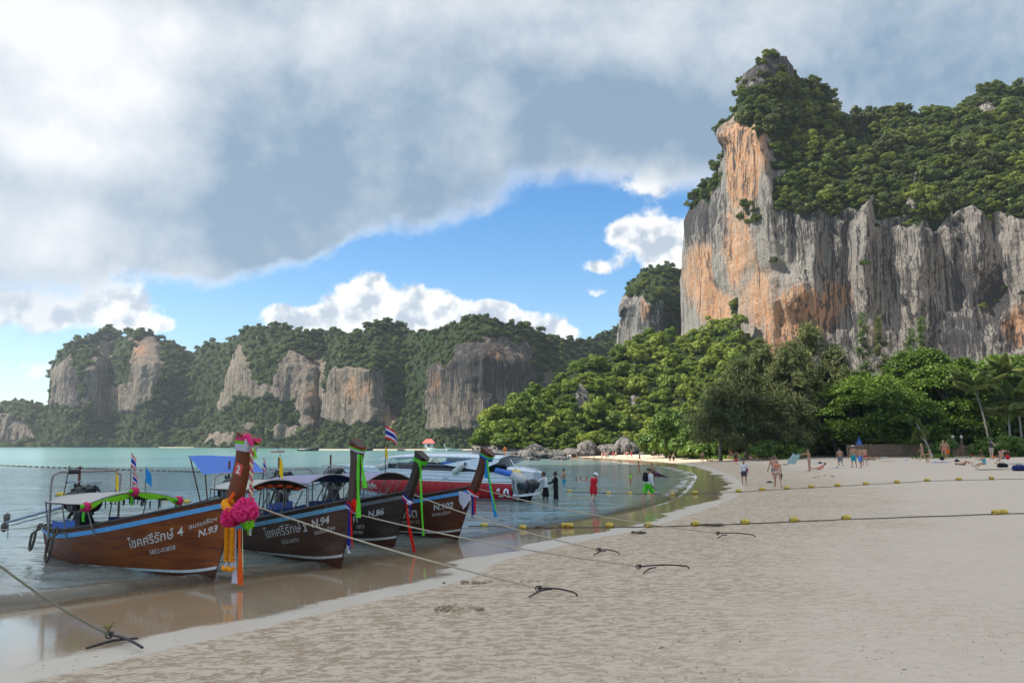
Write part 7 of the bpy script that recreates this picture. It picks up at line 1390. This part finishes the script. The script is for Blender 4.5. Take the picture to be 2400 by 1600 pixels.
def sheet(name, lb, cat, u, v, L, W, rz, col, hump=.02, grp=None):
    p = G(u, v); d = loc_thing(name, lb, cat, p, R(rz), grp); rng = random.Random(int(u * 7)); q = MB(); q.grid([[(L * (i / 10 - .5), W * (j / 5 - .5) + .04 * math.sin(i * .9), .03 + hump * rng.uniform(.2, 1.2) * abs(math.sin(i * 1.1 + j * 1.7))) for j in range(6)] for i in range(11)]); q.build('fabric', CL[col], d); return d
for a in (('towel', 'blue towel spread beside the seated beige swimsuit', 'towel', 2205, 1084, 1.7, 1.0, 2, 'blue', .10), ('towel', 'white towel heaped by the sunbather with raised knees', 'towel', 2074, 1073, .8, .6, 10, 'white', .14), ('towel', 'violet towel spread in front of the sunbather with raised knees', 'towel', 2078, 1081, 1.6, .8, 3, 'pink', .05), ('beach_mat', 'long green mat under the reader', 'beach mat', 2333, 1100, 3.0, 1.1, 3, 'olive', .01), ('towel', 'green mat under the seated person in a black cap', 'towel', 2375, 1087, 2.6, .9, 0, 'teal', .03), ('towel', 'pale blue towel spread on the middle of the sand', 'towel', 1793, 1069, 1.7, .9, 5, 'turquoise', .04), ('towel', 'white towel with clothes by the coral sunbather', 'towel', 1961, 1097, 1.3, .6, -4, 'white', .14), ('towel', 'white clothes left lying in the middle of the sand', 'towel', 1909, 1087, 1.0, .4, 0, 'white', .08), ('towel', 'dark mat under the far seated sunbather', 'towel', 1820, 1063, 2.2, .8, 0, 'navy', .03), ('towel', 'dark mat behind the walking couple', 'towel', 1834, 1090, 1.2, .5, 5, 'charcoal', .10), ('towel', 'brown mat by the crouching person', 'towel', 2255, 1073, 1.9, .7, 0, 'charcoal', .08), ('towel', 'dark cloth left at the right end of the sand', 'towel', 2392, 1066, 2.4, .8, 0, 'grey', .06), ('towel', 'green and white towel by the far sunbathers', 'towel', 1770, 1069, 1.4, .5, 4, 'lime', .03), ('towel', 'dark blue wrap under the far sunbather in a yellow hat', 'towel', 1940, 1064, 1.6, .5, 0, 'navy', .05)): sheet(*a)
def bag(lb, u, v, L, W, H, col, rz=0):
    p = G(u, v); d = loc_thing('bag', lb, 'bag', p, R(rz)); q = MB(); oval_loft(q, [(Vector((-L / 2, 0, H * .35)), Vector((0, W * .2, 0)), Vector((0, 0, H * .25))), (Vector((-L * .4, 0, H * .45)), Vector((0, W * .45, 0)), Vector((0, 0, H * .44))), (Vector((0, 0, H * .5)), Vector((0, W * .5, 0)), Vector((0, 0, H * .5))), (Vector((L * .4, 0, H * .42)), Vector((0, W * .45, 0)), Vector((0, 0, H * .42))), (Vector((L / 2, 0, H * .3)), Vector((0, W * .2, 0)), Vector((0, 0, H * .2)))], 12); q.build('bag_body', CL[col], d); q = MB(); q.tube([(-L * .25, 0, H * .9), (-L * .1, 0, H * 1.15), (L * .1, 0, H * 1.15), (L * .25, 0, H * .9)], .018, 6); q.build('strap', CL[col], d)
bag('large dark navy holdall at the right edge of the sand', 2390, 1103, 1.1, .5, .48, 'navy'); bag('dark rucksack on the blue towel', 2208, 1078, .45, .35, .42, 'black'); bag('grey bag at the end of the blue towel', 2243, 1082, .5, .3, .28, 'charcoal'); bag('black bag on the long green mat', 2350, 1095, .9, .4, .38, 'black'); bag('red bag on the sand by the bending person', 2362, 1076, .4, .35, .55, 'red'); bag('small white bag alone on the sand', 2124, 1079, .35, .25, .25, 'white'); bag('orange bag beside the person with the camera', 2329, 1073, .5, .3, .26, 'orange'); bag('dark bag near the white clothes on the sand', 1922, 1086, .5, .3, .2, 'charcoal'); bag('dark shoe like bundle left alone on the sand', 1804, 1131, .42, .2, .10, 'charcoal')
# ------------------------------------------------------------------ buoy lines
M_BUOY = plain('yellow_buoy', (.52, .36, .045), .6, var=.4, scale=9); M_BDARK = plain('buoy_band', (.14, .11, .06), .8, var=.3)
def buoy_mesh():
    mb = MB(); prof = [(-.17, .05), (-.165, .085), (-.13, .115), (-.05, .125), (.05, .125), (.13, .115), (.165, .085), (.17, .05)]; mb.tube([(x, 0, 0) for x, _ in prof], [r for _, r in prof], 14); o = mb.build('float', M_BUOY); me = o.data; bpy.data.objects.remove(o)
    mb = MB(); mb.tube([(.165, 0, 0), (.21, 0, 0)], [.055, .03], 8); o = mb.build('fitting', M_BDARK); me2 = o.data; bpy.data.objects.remove(o); return me, me2
BU = buoy_mesh()
def buoy_line(pxs, sc, where, grp, rope_lb, last=None, first=None):
    pts = []
    n = len(pxs)
    for i, (u, v) in enumerate(pxs):
        p = G(u, v); inw = ground_z(p[0], p[1]) < .01; z = p[2] + (.03 if inw else .11 * sc); lb = '%s, %s' % (where, ('%s from the left' % ('first second third fourth fifth sixth seventh eighth ninth tenth eleventh twelfth thirteenth fourteenth fifteenth'.split()[i])))
        b = thing('buoy', 'yellow buoy on the ' + lb, 'buoy', (p[0], p[1], z), random.Random(i).uniform(-.35, .35), grp); b.scale = (sc,) * 3; f = link('float', BU[0], b); [link('fitting', BU[1], b, None, a_) for a_ in (0, math.pi)]; pts.append(np.array([p[0], p[1], z]))
    full = []
    ext = ([G(*first)] if first else []) + pts + ([G(*last)] if last else [])
    for a, b in zip(ext[:-1], ext[1:]):
        k = max(3, int(np.linalg.norm(b - a) / .6))
        for j in range(k): q = a + (b - a) * j / k; gz = max(0.0, ground_z(q[0], q[1])); full.append((q[0] + .05 * math.sin(j * 1.3 + q[0]), q[1] + .05 * math.cos(j * 1.7), gz + .025))
    full.append(tuple(ext[-1] + np.array([0, 0, .02])))
    mb = MB(); mb.tube(full, .018, 6); o = mb.build('rope', M_ROPED); tag(o, rope_lb, 'rope')
SRC = 1.0204
buoy_line([(u * SRC, v * SRC) for u, v in ((1112, 1208), (1201, 1213), (1297, 1212), (1309, 1212), (1400, 1212), (1490, 1211), (1597, 1208), (1712, 1204), (1824, 1199), (1944, 1194), (2288, 1182), (2305, 1181))], .74, 'near line across the sand', 'buoys on the near line', 'dark rope threaded with yellow buoys across the near sand', last=(2470, 1203), first=(1100, 1234))
buoy_line([(1140 + x / 4.704, 1020 + y / 4.704) for x, y in ((915, 620), (1347, 642), (1578, 644), (1800, 648), (2050, 650), (2298, 648))] + [(1640 + x / 5.88, 1020 + y / 5.88) for x, y in ((535, 786), (860, 764), (1200, 745), (1537, 726), (1900, 706), (2290, 682))] + [(2000 + x / 5.88, 1000 + y / 5.88) for x, y in ((603, 776), (1015, 752), (1455, 738))], .86, 'far line across the sand', 'buoys on the far line', 'thin rope threaded with yellow buoys across the far sand', last=(2400, 1123))
p = G(2324, 1124); b = thing('buoy', 'yellow buoy on the far line, rightmost before the edge', 'buoy', (p[0], p[1], p[2] + .12), .2, 'buoys on the far line'); b.scale = (.86,) * 3; link('float', BU[0], b); [link('fitting', BU[1], b, None, a_) for a_ in (0, math.pi)]
for i, (lb, u, v, s) in enumerate((('long yellow float behind the stern of the varnished boat', 142, 1162, 1.5), ('yellow float seen under the grey canopy, left one', 385, 1172, 1.1), ('yellow float seen under the grey canopy, right one', 436, 1178, 1.1))):
    p = on_z(u, v, 0); b = thing('buoy', lb, 'buoy', (p[0], p[1], .04), .1 * i, 'floats behind the varnished boat'); b.scale = (s,) * 3; link('float', BU[0], b); [link('fitting', BU[1], b, None, a_) for a_ in (0, math.pi)]
# small dark floats of the swimming line out in the bay
M_FLOAT = plain('dark_float', (.10, .085, .06), .7); q = MB(); q.ell((0, 0, 0), (.30, .16, .12), 8, 5); fo = q.build('f', M_FLOAT); fme = fo.data; bpy.data.objects.remove(fo); pts = []
for i in range(44):
    u = -10 + i * 13.6; v = 1090.5 + .026 * u + 3.0 * math.sin(u / 240.); p = on_z(u, v, .04); o = link('float', fme, None, p, .2 * i, p[1] / 85); tag(o, 'small dark float on the swimming line out in the bay', 'float', 'floats of the swimming line'); pts.append(p - np.array([0, 0, .03]))
q = MB(); q.tube(pts, .015, 5); tag(q.build('rope', M_ROPED), 'thin rope of the swimming line out in the bay', 'rope')
# ------------------------------------------------------------------ anchors and mooring ropes
M_ANCH = plain('anchor_iron', (.05, .042, .038), .6, .5, .5, 16)
def anchor(lb, ring, tip, arm0, arm1, hook=True, sw=.015):
    g0 = [G(*k) for k in (ring, tip, arm0, arm1)]; o_ = g0[0]; t = thing('anchor', lb, 'anchor', o_, 0, 'iron anchors in the sand'); loc = lambda k, z: Vector(tuple(g0[k] - o_)) + Vector((0, 0, z))
    a, b_ = loc(0, .09), loc(1, .06); q = MB(); pts = [a + (b_ - a) * s + Vector((0, 0, .03 * math.sin(s * 3.1))) for s in np.linspace(0, 1, 7)]
    if hook: d = (b_ - a).normalized(); pts += [b_ + d * .05 + Vector((0, 0, -.02)), b_ + d * .07 + Vector((0, 0, -.10))]
    q.tube(pts, sw, 8); q.build('shank', M_ANCH, t); q = MB(); q.tube([loc(2, .03), (loc(2, .05) + loc(3, .05)) / 2 + Vector((0, 0, .03)), loc(3, .06)], [sw * .9, sw, sw * .8], 8); q.build('arm', M_ANCH, t); q = MB(); q.tube([a + Vector((-.045 * math.sin(th) - .03, .0, .045 * math.cos(th))) for th in np.linspace(0, 6.28, 13)], .010, 6, cap=False); q.build('ring', M_ANCH, t)
    for k in range(2):
        q = MB(); q.tube([a + Vector((.03 * math.sin(th + k), .015 * k, .03 * math.cos(th) + .01)) for th in np.linspace(0, 9, 18)], .012, 5); q.build('rope_knot', M_ROPED, t)
    return np.array(o_) + np.array([-.04, 0, .10])
def mooring(lb, a, b_, sag, r=.016, m=None):
    a, b_ = np.array(a), np.array(b_); pts = []
    for s in np.linspace(0, 1, 26): p = a + (b_ - a) * s; p = p - np.array([0, 0, sag * 4 * s * (1 - s)]); pts.append((p[0], p[1], max(p[2], ground_z(p[0], p[1]) + r)))
    q = MB(); q.tube(pts, r, 7); o = q.build('mooring_rope', m or M_ROPE); tag(o, lb, 'rope', 'mooring ropes of the boats')
e1 = anchor('nearest iron anchor lying in the wet sand at the bottom left', (259, 1503), (333, 1528), (201, 1524), (323, 1505), False, .018); e2 = anchor('iron anchor below the dug sand, hooked end to the right', (1265, 1391), (1345, 1396), (1240, 1402), (1293, 1388)); e3 = anchor('long iron anchor with a bent tip, right of the hooked one', (1500, 1338), (1608, 1333), (1508, 1346), (1538, 1336)); e4 = anchor('small iron anchor beside the water edge', (1405, 1297), (1446, 1299), (1392, 1303), (1420, 1297)); e5 = anchor('iron anchor farthest right, below the near buoy line', (1684, 1257), (1764, 1258), (1682, 1263), (1704, 1258))
def wp(t, v): return np.array(t.matrix_basis @ Vector(v))
bpy.context.view_layer.update()
mooring('pale mooring rope from the pink garland to the hooked anchor', wp(b1, h1.pt(.97, 1, 1)), e2, .10, .017); mooring('pale mooring rope from the N.94 gunwale to the long anchor', wp(b2, h2.pt(.90, 1, -1)), e3, .12); mooring('mooring rope from the N.86 bow to the small anchor', wp(b3, h3.pt(.99, 1, -1)), e4, .12); mooring('mooring rope from the N.102 bow to the farthest anchor', wp(b4, h4.pt(.99, 1, -1)), e5, .15)
mooring('rope running out of the left edge from the nearest anchor', P(-160, 1190, 10.5), e1, .12, .016, plain('grey_green_rope', (.20, .19, .13), .9)); mooring('thin rope from the stern of the varnished boat to the left', P(-200, 1242, 23.0), wp(b1, h1.pt(.02, .98, -1)), .08, .012)
# tuft of weed caught on the near anchor
c = np.array(e1); rng = random.Random(2); q = MB(); td = thing('weed_tuft', 'tuft of yellow weed caught on the nearest anchor', 'weed', c)
for k in range(26): a = rng.uniform(0, 6.28); q.tube([(0, 0, .02), (.04 * math.cos(a), .04 * math.sin(a), .08 + rng.uniform(0, .04)), (.10 * math.cos(a), .09 * math.sin(a), .10 + rng.uniform(0, .10))], [.006, .005, .003], 4)
q.build('strand_cluster', plain('dry_weed', (.30, .25, .09), .9), td)
# lumps of weed and rope on the sand
for lb, u, v, s in (('clump of dark rope on the near buoy line, left', 1276, 1238, .30), ('clump of dark weed on the near buoy line, right', 1672, 1233, .34), ('knot of weed on the sand below the water edge', 1497, 1251, .20)):
    p = G(u, v); rng = random.Random(int(u)); d = thing('weed_clump', lb, 'weed', p); q = MB()
    for k in range(12): a = rng.uniform(0, 6.28); q.tube([(s * 1.2 * rng.uniform(-1, 1), .10 * rng.uniform(-1, 1), .02 + rng.uniform(0, .06)) for _ in range(4)], .016, 5)
    q.build('strand_cluster', M_ROPED, d)
# pebbles, shells and twigs strewn over the sand
rng = np.random.RandomState(5); V = []; F = []
base = [(-1, -1, 0), (1, -1, 0), (1, 1, 0), (-1, 1, 0), (0, 0, 1)]
for k in range(900):
    u, v = rng.uniform(60, 2400), 1240 + 360 * rng.uniform(0, 1) ** .8; p = on_z(u, v, .5); z = ground_z(p[0], p[1]); p = on_z(u, v, z)
    if sdist(np.array([[p[0], p[1]]]), WET)[0] < -1.6: continue
    s = rng.uniform(.004, .010) * (1 + (rng.uniform() < .04) * 1.2); a = rng.uniform(0, 6.28); b0 = len(V); el_ = rng.uniform(.6, 2.6)
    for q in base: x, y = q[0] * s * el_, q[1] * s * .7; V.append((p[0] + x * math.cos(a) - y * math.sin(a), p[1] + x * math.sin(a) + y * math.cos(a), z + q[2] * s * .9 + .004))
    F += [(b0, b0 + 1, b0 + 4), (b0 + 1, b0 + 2, b0 + 4), (b0 + 2, b0 + 3, b0 + 4), (b0 + 3, b0, b0 + 4)]
o = link('shell_grit', np_mesh('shell_grit', V, F, [plain('shell_fragments', (.22, .18, .135), .8, var=.5, scale=30)], False)); tag(o, kind='stuff')
# lumps of dug sand
for lb, u, v, s, n in (('crumbling heap of dug sand in the middle foreground', 1082, 1432, .22, 46), ('line of dug sand crumbs beside the mooring rope', 1190, 1366, .40, 40), ('small sand castle on the pale sand', 1932, 1121, .42, 22)):
    p = G(u, v); rng_ = random.Random(int(u)); d = thing('sand_heap', lb, 'sand heap', p); q = MB()
    for k in range(n): r_ = rng_.uniform(.018, .055) * (1.0 if s < .41 else 2.6); q.ell((rng_.gauss(0, s), rng_.gauss(0, s * (.35 if 'line' not in lb else .16)), r_ * .4 + (.03 if s < .3 else 0) + (.14 * rng_.random() if 'castle' in lb else 0)), (r_, r_ * .9, r_ * .75), 6, 4)
    q.build('sand_lump', M_DAMP if 'M_DAMP' in globals() else plain('damp_sand', (.34, .255, .165), .95, var=.2, scale=20), d)['kind'] = 'stuff'
# ------------------------------------------------------------------ the far bay: hut, kayak, moored boats
def far_pt(u, v=1054.0): return on_z(u, v, 0.03)
p = far_pt(1005, 1053.4); p[2] = 1.0; t = thing('beach_hut', 'small hut with a red roof on the beach across the bay', 'hut', p); q = MB(); q.box((0, 0, 1.3), (5, 3.5, 2.6)); q.build('wall', plain('hut_wall', (.45, .42, .36), .8), t, smooth=False); q = MB(); q.add([(-3.6, -2.6, 2.6), (3.6, -2.6, 2.6), (3.6, 2.6, 2.6), (-3.6, 2.6, 2.6), (-1.6, 0, 4.8), (1.6, 0, 4.8)], [(0, 1, 5, 4), (1, 2, 5), (2, 3, 4, 5), (3, 0, 4), (3, 2, 1, 0)]); q.build('roof', plain('red_roof', (.50, .09, .07), .7), t, smooth=False); q = MB(); q.box((0, -1.78, 1.1), (1.1, .06, 2.0)); q.build('door', M_RAIL, t, smooth=False)
for i, (lb, u, v, s, c) in enumerate((('longtail boat pulled up on the beach across the bay, leftmost', 722, 1056.2, 9, M_RAIL), ('longtail boat pulled up across the bay, above the N.94 prow', 858, 1056, 10, M_RAIL), ('longtail boat pulled up across the bay, right of the flag', 940, 1056.6, 11, M_RAIL), ('pale boat pulled up beside the red roofed hut', 1024, 1055.8, 9, M_WHITE), ('pale boat pulled up at the right of the far beach', 1064, 1055.6, 9, M_WHITE), ('red kayak paddling in the turquoise water', 651, 1059.5, 4.5, M_REDG))):
    p = far_pt(u, v); hh = Hull(s, 1.6 if s > 5 else .5, .5 if s > 5 else .3, .9 if s > 5 else .4); t = thing('longtail_boat' if s > 5 else 'kayak', lb, 'boat' if s > 5 else 'kayak', (p[0], p[1], .1), .2 + i * .9 * (s > 5)); mb = MB(); mb.grid([[hh.pt(a, k, -1) for k in (1, .7, .4, .1)] + [hh.pt(a, k, 1) for k in (.1, .4, .7, 1)] for a in np.linspace(0, 1, 12)]); mb.build('hull', c, t)
    if s > 5: prow_post(hh, t, c, 3.0, .5)
    else:
        person('person paddling the red kayak', (p[0], p[1], .15), .2 - 1.57, 1.7, skin='tan', hair='black', wear=(('tshirt', 'navy'),), pose=SITUP)
t = thing('parasol', 'blue folded parasol by the fence', 'parasol', at_beach(2014, 116)); q = MB(); q.tube([(0, 0, 0), (0, 0, 3.0)], .03, 6); q.build('pole', M_STEEL, t); q = MB(); q.tube([(0, 0, 1.55), (0, 0, 1.9), (0, 0, 3.0)], [.62, .5, .04], 10); q.build('canopy', CL['blue'], t)
